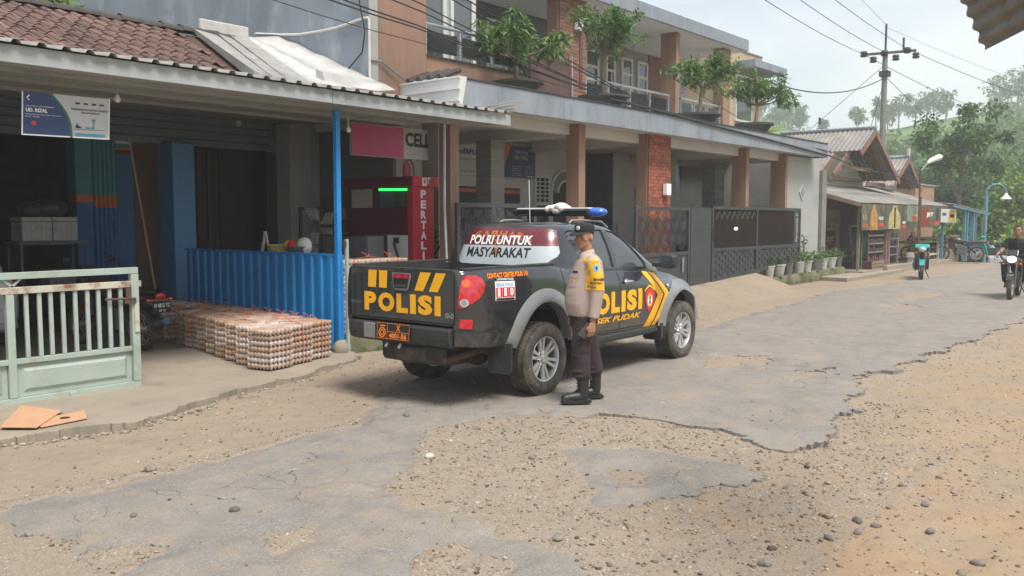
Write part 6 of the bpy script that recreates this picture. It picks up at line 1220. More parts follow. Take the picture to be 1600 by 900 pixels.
cs.append(cutter(MB().prism(WS, 1.45, 3.2, 'yz'), M_BLK))
boolean(cab, cs); setpar(cab, truck); smooth_angle(cab, 35)
# --- decals and thin patches laid on a surface
def patch(bv, vs2, fs, o, U, V, D, off, res=.03, ox=0, mb=None):
    """project a planar shape (verts in U,V from o) along D onto the surface; off lifts it back along -D"""
    o = Vector(o); U = Vector(U); V = Vector(V); D = Vector(D).normalized()
    bm = bmesh.new(); bv_ = [bm.verts.new((a, b, 0)) for a, b in vs2]
    for f in fs:
        try: bm.faces.new([bv_[i] for i in f])
        except ValueError: pass
    if res:
        us = [v.co.x for v in bm.verts]; ws = [v.co.y for v in bm.verts]
        for ax, lo, hi in ((0, min(us), max(us)), (1, min(ws), max(ws))):
            q = math.floor(lo/res)*res+res
            while q < hi:
                co = Vector((q, 0, 0)) if ax == 0 else Vector((0, q, 0)); no = Vector((1, 0, 0)) if ax == 0 else Vector((0, 1, 0))
                bmesh.ops.bisect_plane(bm, geom=bm.verts[:]+bm.edges[:]+bm.faces[:], plane_co=co, plane_no=no, dist=1e-5); q += res
    out_ = []
    bm.verts.ensure_lookup_table()
    for v in bm.verts:
        p = o+U*v.co.x+V*v.co.y; hit = bv.ray_cast(p-D*5, D, 9)
        for k in range(1, 12):
            if hit[0] is not None: break
            p = o+U*v.co.x*(1-.012*k)+V*(v.co.y-.004*k); hit = bv.ray_cast(p-D*5, D, 9)
        out_.append((hit[0] if hit[0] is not None else p) - D*off)
    F = [tuple(v.index for v in f.verts) for f in bm.faces]; bm.verts.index_update(); F = [tuple(v.index for v in f.verts) for f in bm.faces]
    bm.free(); mb = mb or MB(); return mb.add(out_, F)
def ptext(bv, s, o, U, V, D, w, h, bold=0, shear=0, off=.004, mb=None, res=.04):
    v, f = text2d(s, w, h, bold, shear); return patch(bv, v, f, o, U, V, D, off, res, mb=mb)
def ppoly(bv, pts, o, U, V, D, off=.003, res=.03, mb=None): return patch(bv, pts, [tuple(range(len(pts)))], o, U, V, D, off, res, mb=mb)
RE = dict(U=(0,-1,0), V=(0,0,1), D=(1,0,0)); SD_ = dict(U=(1,0,0), V=(0,0,1), D=(0,1,0)); O0 = (0,0,0)
def rear(pts): return [(-y, z) for y, z in pts]
# rear lettering and stripes
def word_letters(s, o, K, w, h, bold, nm='letter'):
    """each big letter a part of its own"""
    ad = {'P':.60,'O':.80,'L':.55,'I':.27,'S':.66}; gap = .10; tot = sum(ad[c] for c in s)+gap*(len(s)-1); q = 0
    for c in s:
        wl = ad[c]/tot*w; mb = MB(); ptext(BV_BODY, c, Vector(o)+Vector(K['U'])*q, **K, w=wl, h=h, bold=bold, mb=mb); tp(mb, nm, M_YEL); q += wl+gap/tot*w
word_letters('POLISI', (-1.2, .505, .895), RE, 1.045, .188, .06)
for q in ([(.44,1.30),(.32,1.30),(.335,1.13),(.45,1.13)], [(.29,1.30),(.17,1.30),(.18,1.128),(.29,1.128)], [(-.28,1.30),(-.42,1.30),(-.315,1.122),(-.2,1.122)], [(-.48,1.30),(-.61,1.30),(-.505,1.12),(-.39,1.12)]):
    tp(ppoly(BV_BODY, rear(q), O0, **RE, off=.004), 'stripe', M_YEL)
tp(ptext(BV_BODY, 'TRITON', (-1.2, .705, .955), **RE, w=.16, h=.03, off=.006), 'badge', M_CHR); tp(ptext(BV_BODY, 'DI-D', (-1.2, -.605, .885), **RE, w=.1, h=.045, bold=.02, off=.006), 'badge', M_CHR)
# tailgate handle: recessed bezel with a red lamp strip
hd = tp(ppoly(BV_BODY, rear([(.10,1.285),(-.155,1.285),(-.165,1.26),(-.12,1.13),(-.09,1.115),(.06,1.115),(.085,1.14)]), O0, **RE, off=.008), 'handle', M_SILV)
mb = MB(); patch(BV_BODY, rear([(.085,1.275),(-.14,1.275),(-.105,1.135),(.075,1.135)]), [(0,1,2,3)], O0, **RE, off=.0105, mb=mb); tp(mb, 'handle_recess', M_INK, hd)
mb = MB(); patch(BV_BODY, rear([(.08,1.272),(-.135,1.272),(-.128,1.235),(.08,1.235)]), [(0,1,2,3)], O0, **RE, off=.014, mb=mb); tp(mb, 'brake_lamp', M_REDL, hd)
mb = MB(); mb.box(-1.232,-1.208,-.085,.055,1.14,1.17); tp(mb, 'pull', M_BLK, hd, bev=.008)
# gaps around the tailgate and doors
mb = MB()
for q in ([(.715,1.31),(.703,1.31),(.703,.83),(.715,.83)], [(-.703,1.31),(-.715,1.31),(-.715,.83),(-.703,.83)], [(.71,.835),(-.71,.835),(-.71,.82),(.71,.82)]): ppoly(BV_BODY, rear(q), O0, **RE, off=.002, mb=mb)
tp(mb, 'tailgate_gap', M_GAP)
for sgn in (-1, 1):
    K = dict(U=(1,0,0), V=(0,0,1), D=(0,-sgn,0)); mb = MB()
    for q in ([(1.470,1.23),(1.480,1.23),(1.485,.53),(1.475,.53)], [(2.30,1.17),(2.31,1.17),(2.32,.9),(2.28,.53),(2.27,.53),(2.31,.9)], [(.53,1.25),(.54,1.25),(.62,.85),(.74,.53),(.73,.53),(.61,.85)], [(.74,.525),(2.27,.525),(2.27,.535),(.74,.535)], [(.335,1.31),(.345,1.31),(.36,.99),(.35,.99)]):
        ppoly(BV_BODY, q, O0, **K, off=.002, mb=mb)
    tp(mb, 'door_gap', M_GAP)
    mb = MB()
    for q in ([(.80,1.236),(2.24,1.206),(2.24,1.218),(.80,1.252)],): ppoly(BV_BODY, q, O0, **K, off=.006, mb=mb)
    tp(mb, 'belt_moulding', M_BLK)
    for x in (1.56, .80):
        mb = MB(); y = .858*sgn; mb.ring([(x,y+.012*sgn,1.08),(x+.03,y+.036*sgn,1.082),(x+.15,y+.036*sgn,1.08),(x+.185,y+.012*sgn,1.078)], [.012,.016,.016,.012], 8); mb.sphere((x+.04,y+.01*sgn,1.08), (.05,.012,.032), 10, 6)
        tp(mb, 'door_handle', M_CHR, smooth=60)
    # wheel arch flares
    for (cx, cz, rx, rz), orx, orz in zip(ARCH, (.63, .61), (.70, .635)):
        rows = []
        for i in range(41):
            th = math.radians(lerp(14, 166, i/40) if cx < 1 else lerp(6, 172, i/40)); c, s_ = math.cos(th), math.sin(th); row = []
            for j, (u, bulge) in enumerate(((1.0, .004), (.75, .02), (.4, .035), (.1, .043), (.0, .036), (-.02, .0), (-.03, -.10))):
                ex = lerp(rx, orx, u); ez = lerp(rz, orz, u); ex += .045*max(0, -s_+.35)*max(u, 0)
                x, z = cx+ex*c, cz+ez*s_
                hit = BV_BODY.ray_cast(Vector((x, 3*sgn, max(z, .56))), Vector((0, -sgn, 0)), 6)[0]; y = abs(hit.y) if hit is not None else .85
                y = max(y, .80 if cx < 1 else .78); row.append((x, sgn*(y+bulge), z))
            rows.append(row)
        mb = MB(); mb.grid(rows); tp(mb, 'wheel_arch_flare', M_SILV, smooth=50)
    # running board sill, mud flaps
    mb = MB(); mb.box(.56, 2.42, sgn*.60, sgn*.845, .40, .50); tp(mb, 'sill', M_BLK, bev=.03)
    mb = MB(); mb.prism([(sgn*.60,.58),(sgn*.90,.60),(sgn*.90,.33),(sgn*.87,.29),(sgn*.63,.29),(sgn*.60,.33)], -.60, -.575, 'yz'); tp(mb, 'mud_flap', M_BLK, bev=.006)
    mb = MB(); mb.prism([(sgn*.62,.50),(sgn*.885,.52),(sgn*.885,.33),(sgn*.86,.30),(sgn*.64,.30),(sgn*.62,.33)], 2.42, 2.47, 'yz'); tp(mb, 'mud_flap', M_BLK, bev=.006)
    # tail lamp wraps the corner
    D = Vector((.62, -sgn*.785, 0)); U = Vector((.785*1, sgn*.62, 0)) if sgn < 0 else Vector((-.785, .62, 0))
    o = Vector((-1.10, sgn*.83, 0)); q = [(-.135,.985),(-.128,1.06),(-.11,1.20),(-.085,1.275),(-.03,1.29),(.05,1.283),(.115,1.25),(.145,1.20),(.13,1.13),(.08,1.07),(.0,1.025),(-.09,.985)]
    if sgn > 0: q = [(-a, b) for a, b in q]
    lm = tp(patch(BV_BODY, q, [tuple(range(len(q)))], o, U, (0,0,1), D, .012, .03), 'tail_lamp', M_REDL, smooth=50)
    for cxy, r_, m_, nm in (((-.055 if sgn < 0 else .055, 1.215), (.042,.038), M_AMB, 'indicator_lens'), ((-.075 if sgn < 0 else .075, 1.035), (.042,.038), M_CLR, 'reversing_lens')):
        q2 = [(cxy[0]+r_[0]*math.cos(2*PI*i/18), cxy[1]+r_[1]*math.sin(2*PI*i/18)) for i in range(18)]
        tp(patch(BV_BODY, q2, [tuple(range(18))], o, U, (0,0,1), D, .0155, 0), nm, m_, lm)
    q3 = [(cxy0[0]*(1 if sgn < 0 else -1), cxy0[1]) for cxy0 in [(-.075+.026*math.cos(2*PI*i/14), 1.035+.024*math.sin(2*PI*i/14)) for i in range(14)]]
    tp(patch(BV_BODY, q3, [tuple(range(14))], o, U, (0,0,1), D, .018, 0), 'lens_centre', M_SILV, lm)
    q = [(-.12,.80),(-.115,.885),(.01,.875),(.0,.79)]
    if sgn > 0: q = [(-a, b) for a, b in q]
    tp(patch(BV_BODY, q, [(0,1,2,3)], o, U, (0,0,1), D, .010, .03), 'reflector', M_REDL)
    # head lamp
    hp = [(3.02,1.0),(3.2,1.03),(3.5,.97),(3.70,.86),(3.70,.78),(3.4,.82),(3.1,.90)]
    tp(ppoly(BV_BODY, hp, O0, U=(1,0,0), V=(0,0,1), D=(-.35,-sgn*.94,0), off=.008), 'head_lamp', M_CLR)
    mb = MB(); mb.sphere((2.60, sgn*.868, .975), (.035,.014,.022), 12, 8); tp(mb, 'side_marker', M_CLR, smooth=60)
    # mirror
    mb = MB(); rows = []
    for k in range(9):
        t = k/8; y = sgn*lerp(.95, 1.14, t); s_ = math.sin(PI*min(1, .22+.78*t*.9+.0))**.4 if 0 < t < 1 else .55
        s_ = (1-(2*t-1)**4)*.30+.70; rows.append([(2.30+.075*s_*math.copysign(abs(math.cos(a))**.5, math.cos(a)), y, 1.292+.088*s_*math.copysign(abs(math.sin(a))**.5, math.sin(a))) for a in [2*PI*j/20 for j in range(20)]])
    mb.grid(rows, True); mb.f.append(tuple(range(20))); mb.m.append(0); mb.f.append(tuple(160+j for j in range(20))); mb.m.append(0)
    mb.box(2.24, 2.34, sgn*.84, sgn*.97, 1.225, 1.27)
    mi = tp(mb, 'door_mirror', M_BLK, smooth=45)
    mb = MB(); mb.box(2.222, 2.227, sgn*.965, sgn*1.115, 1.225, 1.36); tp(mb, 'mirror_glass', mat('mirror', (.25,.28,.3), rough=.03, metal=1), mi)
    # window panes
    for pl, nm in ((FW, 'front_window'), (RW, 'rear_window')):
        tp(ppoly(BV_CAB, pl, O0, U=(1,0,0), V=(0,0,1), D=(0,-sgn,0), off=-.018, res=.06), nm, G_TINT, smooth=60)
    for a, b in (((1.0,1.30),(.99,1.68)),):
        mb = MB(); ppoly(BV_CAB, [(1.02,1.26),(1.045,1.26),(1.02,1.685),(.995,1.685)], O0, U=(1,0,0), V=(0,0,1), D=(0,-sgn,0), off=-.012, mb=mb); tp(mb, 'window_divider', M_BLK)
tp(ppoly(BV_CAB, WS, O0, U=(0,1,0), V=(0,0,1), D=(-1,0,0), off=-.018, res=.08), 'windscreen', G_TINT, smooth=60)
# rear screen film with its lettering
rwp = [(-.545,1.70),(-.60,1.68),(-.66,1.55),(-.695,1.44),(-.69,1.40),(-.62,1.33),(-.54,1.305)]
rwp = rwp + [(-y, z) for y, z in rwp[::-1]]
tp(ppoly(BV_CAB, [(y*1.06 if abs(y) > .5 else y, z+(.02 if z > 1.5 else -.012)) for y, z in rwp], O0, U=(0,1,0), V=(0,0,1), D=(1,0,0), off=.002), 'rear_screen', M_BLK, smooth=60)
up = [(y, max(z, 1.515)) for y, z in rwp if z > 1.44] ; up = [(-.545,1.70),(-.60,1.68),(-.66,1.55),(-.672,1.515),(.672,1.515),(.66,1.55),(.60,1.68),(.545,1.70)]
lo = [(-.672,1.513),(-.695,1.44),(-.69,1.40),(-.62,1.33),(-.54,1.305),(.54,1.305),(.62,1.33),(.69,1.40),(.695,1.44),(.672,1.513)]
YZ = dict(U=(0,1,0), V=(0,0,1), D=(1,0,0))
fm = tp(ppoly(BV_CAB, up, O0, **YZ, off=.005), 'window_film', M_MAROON, smooth=60); fl = tp(ppoly(BV_CAB, lo, O0, **YZ, off=.005), 'window_film', M_GFILM, smooth=60)
mb = MB()
for k, ch in enumerate('SABHARA'):
    a = (k-3)*.135; y = .0-a*1.0; z = 1.60-.16*(a*a); ca, sa = math.cos(a*.8), math.sin(a*.8)
    v, f = text2d(ch, .105, .075, .03); patch(BV_CAB, v, f, (0, .05-a*.88, z), (0,-ca,-sa), (0,-sa,ca), (1,0,0), .0065, .06, mb=mb)
for y, z in ((.05,1.56),(.05,1.45)):
    v = [(math.cos(i*PI/5+PI/2)*(.06 if i % 2 == 0 else .028), math.sin(i*PI/5+PI/2)*(.06 if i % 2 == 0 else .028)) for i in range(10)]; patch(BV_CAB, v, [tuple(range(10))], (0,y,z), (0,-1,0), (0,0,1), (1,0,0), .0062, .06, mb=mb)
tp(mb, 'lettering', mat('dull_orange_film', (.45,.14,.03), (.42,.12,.02), rough=.4), fm)
o_ = dict(U=(0,-1,0), V=(0,0,1), D=(1,0,0))
tp(ptext(BV_CAB, 'POLRI UNTUK', (0,.475,1.518), **o_, w=.90, h=.112, bold=.05, off=.0075), 'lettering_outline', M_INK, fm)
tp(ptext(BV_CAB, 'POLRI UNTUK', (0,.47,1.523), **o_, w=.89, h=.102, bold=.025, off=.009), 'lettering', M_WHT, fm)
tp(ptext(BV_CAB, 'MASYARAKAT', (0,.475,1.385), **o_, w=.90, h=.108, bold=.025, off=.008), 'lettering', M_INK, fl)
# flank lettering (right-hand side faces the road)
word_letters('POLISI', (.72,0,.735), SD_, 1.235, .245, .06)
tp(ptext(BV_BODY, 'POLSEK PUDAK', (.62,0,.635), **SD_, w=1.32, h=.065, bold=.03, shear=.3), 'lettering', M_YEL)
for q in ([(2.05,1.175),(2.18,1.175),(2.47,.875),(2.22,.50),(2.05,.50),(2.33,.875)], [(2.225,1.17),(2.345,1.16),(2.63,.868),(2.345,.50),(2.25,.50),(2.51,.872)]):
    q = [q[0], q[1], q[2], q[3], q[4], q[5]]; mb = MB(); patch(BV_BODY, q, [(0,1,2,5),(5,2,3,4)], O0, **SD_, off=.004, res=.04, mb=mb); tp(mb, 'chevron', M_YEL)
sh = [(-.11,.10),(-.06,.125),(0,.15),(.06,.125),(.11,.10),(.105,0),(.07,-.08),(0,-.15),(-.07,-.08),(-.105,0)]
em = tp(patch(BV_BODY, sh, [tuple(range(10))], (2.135,0,.825), **SD_, off=.005, res=.04), 'crest', M_RED)
mb = MB(); v = [(.075*math.cos(2*PI*i/16), .09*math.sin(2*PI*i/16)) for i in range(16)]; patch(BV_BODY, v, [tuple(range(16))], (2.135,0,.825), **SD_, off=.0065, res=0, mb=mb); tp(mb, 'crest_field', M_ORG, em)
mb = MB(); v = [(.052*math.cos(2*PI*i/16), .066*math.sin(2*PI*i/16)) for i in range(16)]; patch(BV_BODY, v, [tuple(range(16))], (2.135,0,.825), **SD_, off=.008, res=0, mb=mb); tp(mb, 'crest_disc', M_WHT, em)
mb = MB(); v = [(.018*math.cos(2*PI*i/10), .03+.03*math.sin(2*PI*i/10)) for i in range(10)]; patch(BV_BODY, v, [tuple(range(10))], (2.135,0,.825), **SD_, off=.0095, res=0, mb=mb); patch(BV_BODY, [(-.022,-.045),(.022,-.045),(.014,.0),(-.014,.0)], [(0,1,2,3)], (2.135,0,.825), **SD_, off=.0095, res=0, mb=mb); tp(mb, 'crest_figure', M_INK, em)
mb = MB(); v = [(-.12,.105),(-.06,.14),(0,.165),(.06,.14),(.12,.105),(.12,.13),(.06,.165),(0,.188),(-.06,.165),(-.12,.13)]; patch(BV_BODY, v, [tuple(range(10))], (2.135,0,.825), **SD_, off=.006, res=0, mb=mb); tp(mb, 'crest_ribbon', M_YEL, em)
tp(ptext(BV_BODY, 'CONTACT CENTER POLRI 110', (-.89,0,1.245), **SD_, w=.62, h=.05, bold=.05), 'lettering', M_ORG)
K = dict(U=(1,0,-.03), V=(0.02,0,1), D=(0,1,0)); so_ = (-.80,0,1.03)
st_ = tp(ppoly(BV_BODY, [(0,0),(.30,0),(.30,.22),(0,.22)], so_, **K, off=.004), 'sticker', M_WHT)
mb = MB()
for a in ([(0,.185),(.30,.185),(.30,.22),(0,.22)], [(.01,.003),(.29,.003),(.29,.024),(.01,.024)]): ppoly(BV_BODY, a, so_, **K, off=.0055, mb=mb)
tp(mb, 'sticker_band', M_INK, st_)
tp(ptext(BV_BODY, 'LAYANAN POLISI', (-.765,0,1.222), **K, w=.25, h=.022, bold=.02, off=.007), 'sticker_lettering', M_WHT, st_)
tp(ptext(BV_BODY, 'BEBAS PULSA', (-.78,0,1.165), **K, w=.26, h=.034, bold=.02, off=.006), 'sticker_lettering', M_LBLUE, st_)
mb = MB()
for k in range(3): ppoly(BV_BODY, [(.008+.096*k,.03),(.1+.096*k,.03),(.1+.096*k,.125),(.008+.096*k,.125)], so_, **K, off=.0055, mb=mb)
tp(mb, 'sticker_band', M_RED, st_)
for k, ch in enumerate('110'): 
    tp(ptext(BV_BODY, ch, (-.80+.028+.096*k if ch != '1' else -.80+.034+.096*k,0,1.067), **K, w=.052 if ch == '0' else .038, h=.078, bold=.05, off=.007), 'sticker_lettering', M_WHT, st_)
# bumper, plate, tow parts, underside
mb = MB(); mb.prism([(-1.10,.60),(-1.19,.595),(-1.245,.62),(-1.262,.68),(-1.262,.765),(-1.25,.785),(-1.10,.79)], -.69, .69, 'xz'); bp = tp(mb, 'bumper', M_BLK, bev=.012)
mb = MB(); mb.prism([(-1.268,.63),(-1.268,.775),(-1.255,.78),(-1.255,.625)], .30, .46, 'xz'); tp(mb, 'bumper_step', M_SILV, bp, bev=.01)
pU, pV = Vector((0,-1,0)), Vector((.12,0,.99)); po = Vector((-1.292,.245,.635))
mb = MB(); rect(mb, po, pU, pV, .455, .165, 0); pl = tp(mb, 'number_plate', M_INK, bp); pl.modifiers.new('s', 'SOLIDIFY').thickness = .006
mb = MB()
for a, b, w_, h_ in ((.006,.006,.443,.004),(.006,.155,.443,.004),(.006,.006,.004,.153),(.445,.006,.004,.153),(.145,.006,.004,.153),(.145,.075,.302,.004)): rect(mb, po+pU*a+pV*b, pU, pV, w_, h_, .0065)
lettering(mb, 'X', po+pU*.27+pV*.088, pU, pV, .055, .058, .03, lift=.007); lettering(mb, '4001-56', po+pU*.175+pV*.016, pU, pV, .24, .05, .035, lift=.007)
for r0, r1 in ((.05,.038),(.028,.018)):
    c = po+pU*.077+pV*.065; k = [(math.cos(2*PI*i/20), math.sin(2*PI*i/20)) for i in range(20)]; nn = pU.cross(pV)*.0065
    mb.add([c+pU*a*r0+pV*b*r0+nn for a, b in k]+[c+pU*a*r1+pV*b*r1+nn for a, b in k], [(i, (i+1) % 20, 20+(i+1) % 20, 20+i) for i in range(20)])
rect(mb, po+pU*.04+pV*.125, pU, pV, .075, .012, .0065)
tp(mb, 'plate_lettering', M_ORG, pl)
mb = MB(); mb.box(-1.0, 3.3, -.42, .42, .38, .55); mb.box(.4, 2.4, -.6, .6, .42, .55); tp(mb, 'chassis', M_BLK)
mb = MB(); mb.ring([(0,-.7,.375),(0,.7,.375)], .05, 10); mb.sphere((0,.05,.375), .16, 14, 10)
for sg in (-1, 1): mb.bar((-.7,sg*.5,.52),(.0,sg*.5,.34),.06,.04); mb.bar((.0,sg*.5,.34),(.7,sg*.5,.5),.06,.04); mb.ring([(-.25,sg*.42,.30),(-.32,sg*.45,.62)], .03, 8)
tp(mb, 'rear_axle', M_RUST, smooth=50)
mb = MB(); mb.ring([(-.35,-.45,.52),(-.7,-.52,.50),(-.95,-.5,.47),(-1.12,-.5,.46)], [.035,.035,.035,.035], 10); tp(mb, 'exhaust_pipe', M_RUST, smooth=50)
mb = MB()
for y in (.12, -.06): mb.ring([(-1.26,y,.60),(-1.29,y,.56)], .015, 8)
tp(mb, 'tow_hook', M_SILV, bp)
mb = MB(); mb.lathe([(.30,-.1),(.36,-.06),(.36,.06),(.30,.1),(.18,.08)], 24, Matrix.Translation((-.72,.08,.47))); tp(mb, 'spare_wheel', M_TYRE, smooth=40)
# --- wheels
tyre = MB(); R0 = .372
prof = [(.235,-.105),(.25,-.122),(.29,-.130),(.325,-.126),(.350,-.115),(.364,-.100),(R0,-.085),(R0+.002,0),(R0,.085),(.364,.100),(.350,.115),(.325,.126),(.29,.130),(.25,.122),(.235,.105)]
tyre.lathe(prof, 48, cap=False)
for k in range(52):
    a = 2*PI*k/52
    for z0, z1, da in ((-.108,-.060,0),(-.05,-.008,.06),(.008,.05,0),(.060,.108,.06)):
        Mx = Matrix.Rotation(a+da, 4, 'Z'); tyre.box(R0-.012-(.006 if abs(z0+z1) > .15 else 0), R0+.006-(.005 if abs(z0+z1) > .15 else 0), -.015, .015, z0, z1, Mx)
rim = MB(); rim.lathe([(.225,-.10),(.238,-.10),(.240,.10),(.232,.112),(.222,.108),(.214,.085),(.205,.03),(.205,-.1)], 40, cap=False)
for k in range(6):
    a = 2*PI*k/6
    for da in (-.17, .17):
        A = Vector((math.cos(a+da*1.3)*.05, math.sin(a+da*1.3)*.05, .068)); Bp = Vector((math.cos(a+da)*.218, math.sin(a+da)*.218, .088)); d = (Bp-A); n_ = Vector((-d.y, d.x, 0)).normalized()*.0165
        z_ = Vector((0,0,.022)); rim.add([A-n_*1.1-z_, A+n_*1.1-z_, A+n_*.8+z_*.3, A-n_*.8+z_*.3, Bp-n_*1.3-z_, Bp+n_*1.3-z_, Bp+n_*.95+z_*.3, Bp-n_*.95+z_*.3], [(3,2,1,0),(4,5,6,7),(0,1,5,4),(1,2,6,5),(2,3,7,6),(3,0,4,7)])
rim.lathe([(.078,.03),(.078,.06),(.062,.078),(.045,.082),(.040,.098),(.0,.10)], 20)
bolts = MB()
for k in range(6): a = 2*PI*(k+.5)/6; bolts.lathe([(.013,.04),(.013,.088),(.008,.092),(0,.092)], 8, Matrix.Translation((.062*math.cos(a),.062*math.sin(a),0)))
disc = MB(); disc.lathe([(.0,-.03),(.205,-.03),(.205,-.02),(.0,-.02)], 24); 
side_let = MB()
for word, a0 in (('ALL TERRAIN', 1.9), ('A/T 265/70R16', 5.0)):
    for k, ch in enumerate(word):
        if ch == ' ': continue
        a = a0-k*.115; v, f = text2d(ch, .024, .034, .02); U = Vector((math.sin(a), -math.cos(a), 0)); Vv = Vector((math.cos(a), math.sin(a), 0)); c = Vector((math.cos(a)*.282, math.sin(a)*.282, .1315)); side_let.add([c+U*p+Vv*q for p, q in v], f)
def wheel(x, y, side, steer=0):
    w = thing('wheel', None, None); setpar(w, truck); w.location = (x, y, .375); w.rotation_euler = (PI/2 if side < 0 else -PI/2, random.random()*0+.35, steer); return w
w0 = wheel(0, -.765, -1)
t0 = tp(tyre, 'tyre', M_TYRE, w0, smooth=35); r0 = tp(rim, 'rim', M_RIM, w0, smooth=35); tp(bolts, 'wheel_nut', M_CHR, w0); tp(disc, 'brake_disc', M_INK, w0); tp(side_let, 'sidewall_lettering', M_TLET, w0, fix=False)
for x, y, sd_, st in ((0, .765, 1, 0), (3.0, -.765, -1, 0), (3.0, .765, 1, 0)):
    w = wheel(x, y, sd_, st)
    for ch in list(kids(w0)): copy_tree(ch, w)
# --- interior
mb = MB(); mb.prism([(2.05,1.14),(2.0,1.28),(2.15,1.31),(2.6,1.24),(2.7,1.14)], -.70, .70); tp(mb, 'dashboard', M_SEAT, bev=.02)
mb = MB(); T_ = Matrix.Translation((1.93,-.36,1.25)) @ Matrix.Rotation(math.radians(-62), 4, 'Y')
pts = [(.18*math.cos(2*PI*i/24), .18*math.sin(2*PI*i/24), 0) for i in range(25)]; mb.ring(pts, .016, 8, False, T_); mb.bar(T_ @ Vector((-.17,0,0)), T_ @ Vector((.17,0,0)), .03); mb.bar(T_ @ Vector((0,0,0)), T_ @ Vector((0,-.17,0)), .03); tp(mb, 'steering_wheel', M_BLK, smooth=50)
for y in (-.36, .36):
    mb = MB(); mb.box(1.13,1.30,y-.24,y+.24,1.0,1.42); mb.box(1.1,1.6,y-.25,y+.25,1.0,1.15); mb.box(1.12,1.22,y-.13,y+.13,1.44,1.60); tp(mb, 'front_seat', M_SEAT, bev=.04)
mb = MB(); mb.box(.42,.62,-.62,.62,1.14,1.42); 
for y in (-.4,.4): mb.box(.42,.52,y-.13,y+.13,1.43,1.55)
tp(mb, 'rear_seat', M_SEAT, bev=.04)
# --- bed rails, light bar, antenna, rails
mb = MB()
for sg in (-1, 1): mb.box(-1.13,.28,sg*.70,sg*.775,1.322,1.348)
mb.box(-1.185,-1.13,-.70,.70,1.312,1.334); tp(mb, 'bed_rail_cap', M_BLK, bev=.008)
lb = MB(); lb.ring([(1.45,.55,1.88),(1.45,-.5,1.88)], .055, 14); 
lb2 = MB(); lb2.box(1.36,1.54,-.50,.56,1.835,1.93); bar_ = tp(lb2, 'light_bar', mat('lightbar_black', (.012,.015,.02), rough=.15, coat=.8), bev=.03, bseg=3)
mb = MB(); mb.box(1.345,1.555,-.5,.56,1.915,1.937); tp(mb, 'light_bar_lid', mat('lightbar_white', (.6,.63,.65), rough=.2), bar_, bev=.012)
for y0, y1, m_ in ((-.50,-.665,M_BLUL),(.56,.66,M_INK)):
    mb = MB(); mb.sphere((1.45,(y0+y1)/2+(.03 if y1 < 0 else -.03),1.885), (.10,abs(y1-y0)/2+.045,.054), 18, 10); tp(mb, 'lamp_lens', m_, bar_, smooth=60)
mb = MB()
for y in (-.42,.42): mb.box(1.42,1.48,y-.03,y+.03,1.70,1.84)
tp(mb, 'light_bar_foot', M_BLK, bar_)
mb = MB()
for k, (y, z, r_) in enumerate(((.03,1.93,.08),(-.05,1.95,.075),(-.1,1.925,.07),(.1,1.92,.06),(-.03,1.90,.1))): mb.sphere((1.44,y,z), (.115,r_,.05), 12, 8)
cl = tp(mb, 'cloth_wrap', mat('white_cloth', (.7,.66,.62), (.6,.55,.5), rough=.9, bump=.6, bscale=25), bar_, smooth=70)
mb = MB(); mb.ring([(.95,.05,1.76),(.93,.05,2.25)], .004, 6); tp(mb, 'antenna', M_WHT)
for sg in (-1, 1):
    mb = MB(); mb.ring([(.95,sg*.50,1.755),(1.0,sg*.5,1.785),(1.2,sg*.5,1.79),(1.62,sg*.5,1.77),(1.72,sg*.52,1.70)], .014, 8); tp(mb, 'roof_rail', M_SILV, smooth=60)
mb = MB(); mb.ring([(1.9,-.55,1.62),(1.86,-.56,1.75)], .006, 6); tp(mb, 'aerial', M_INK)
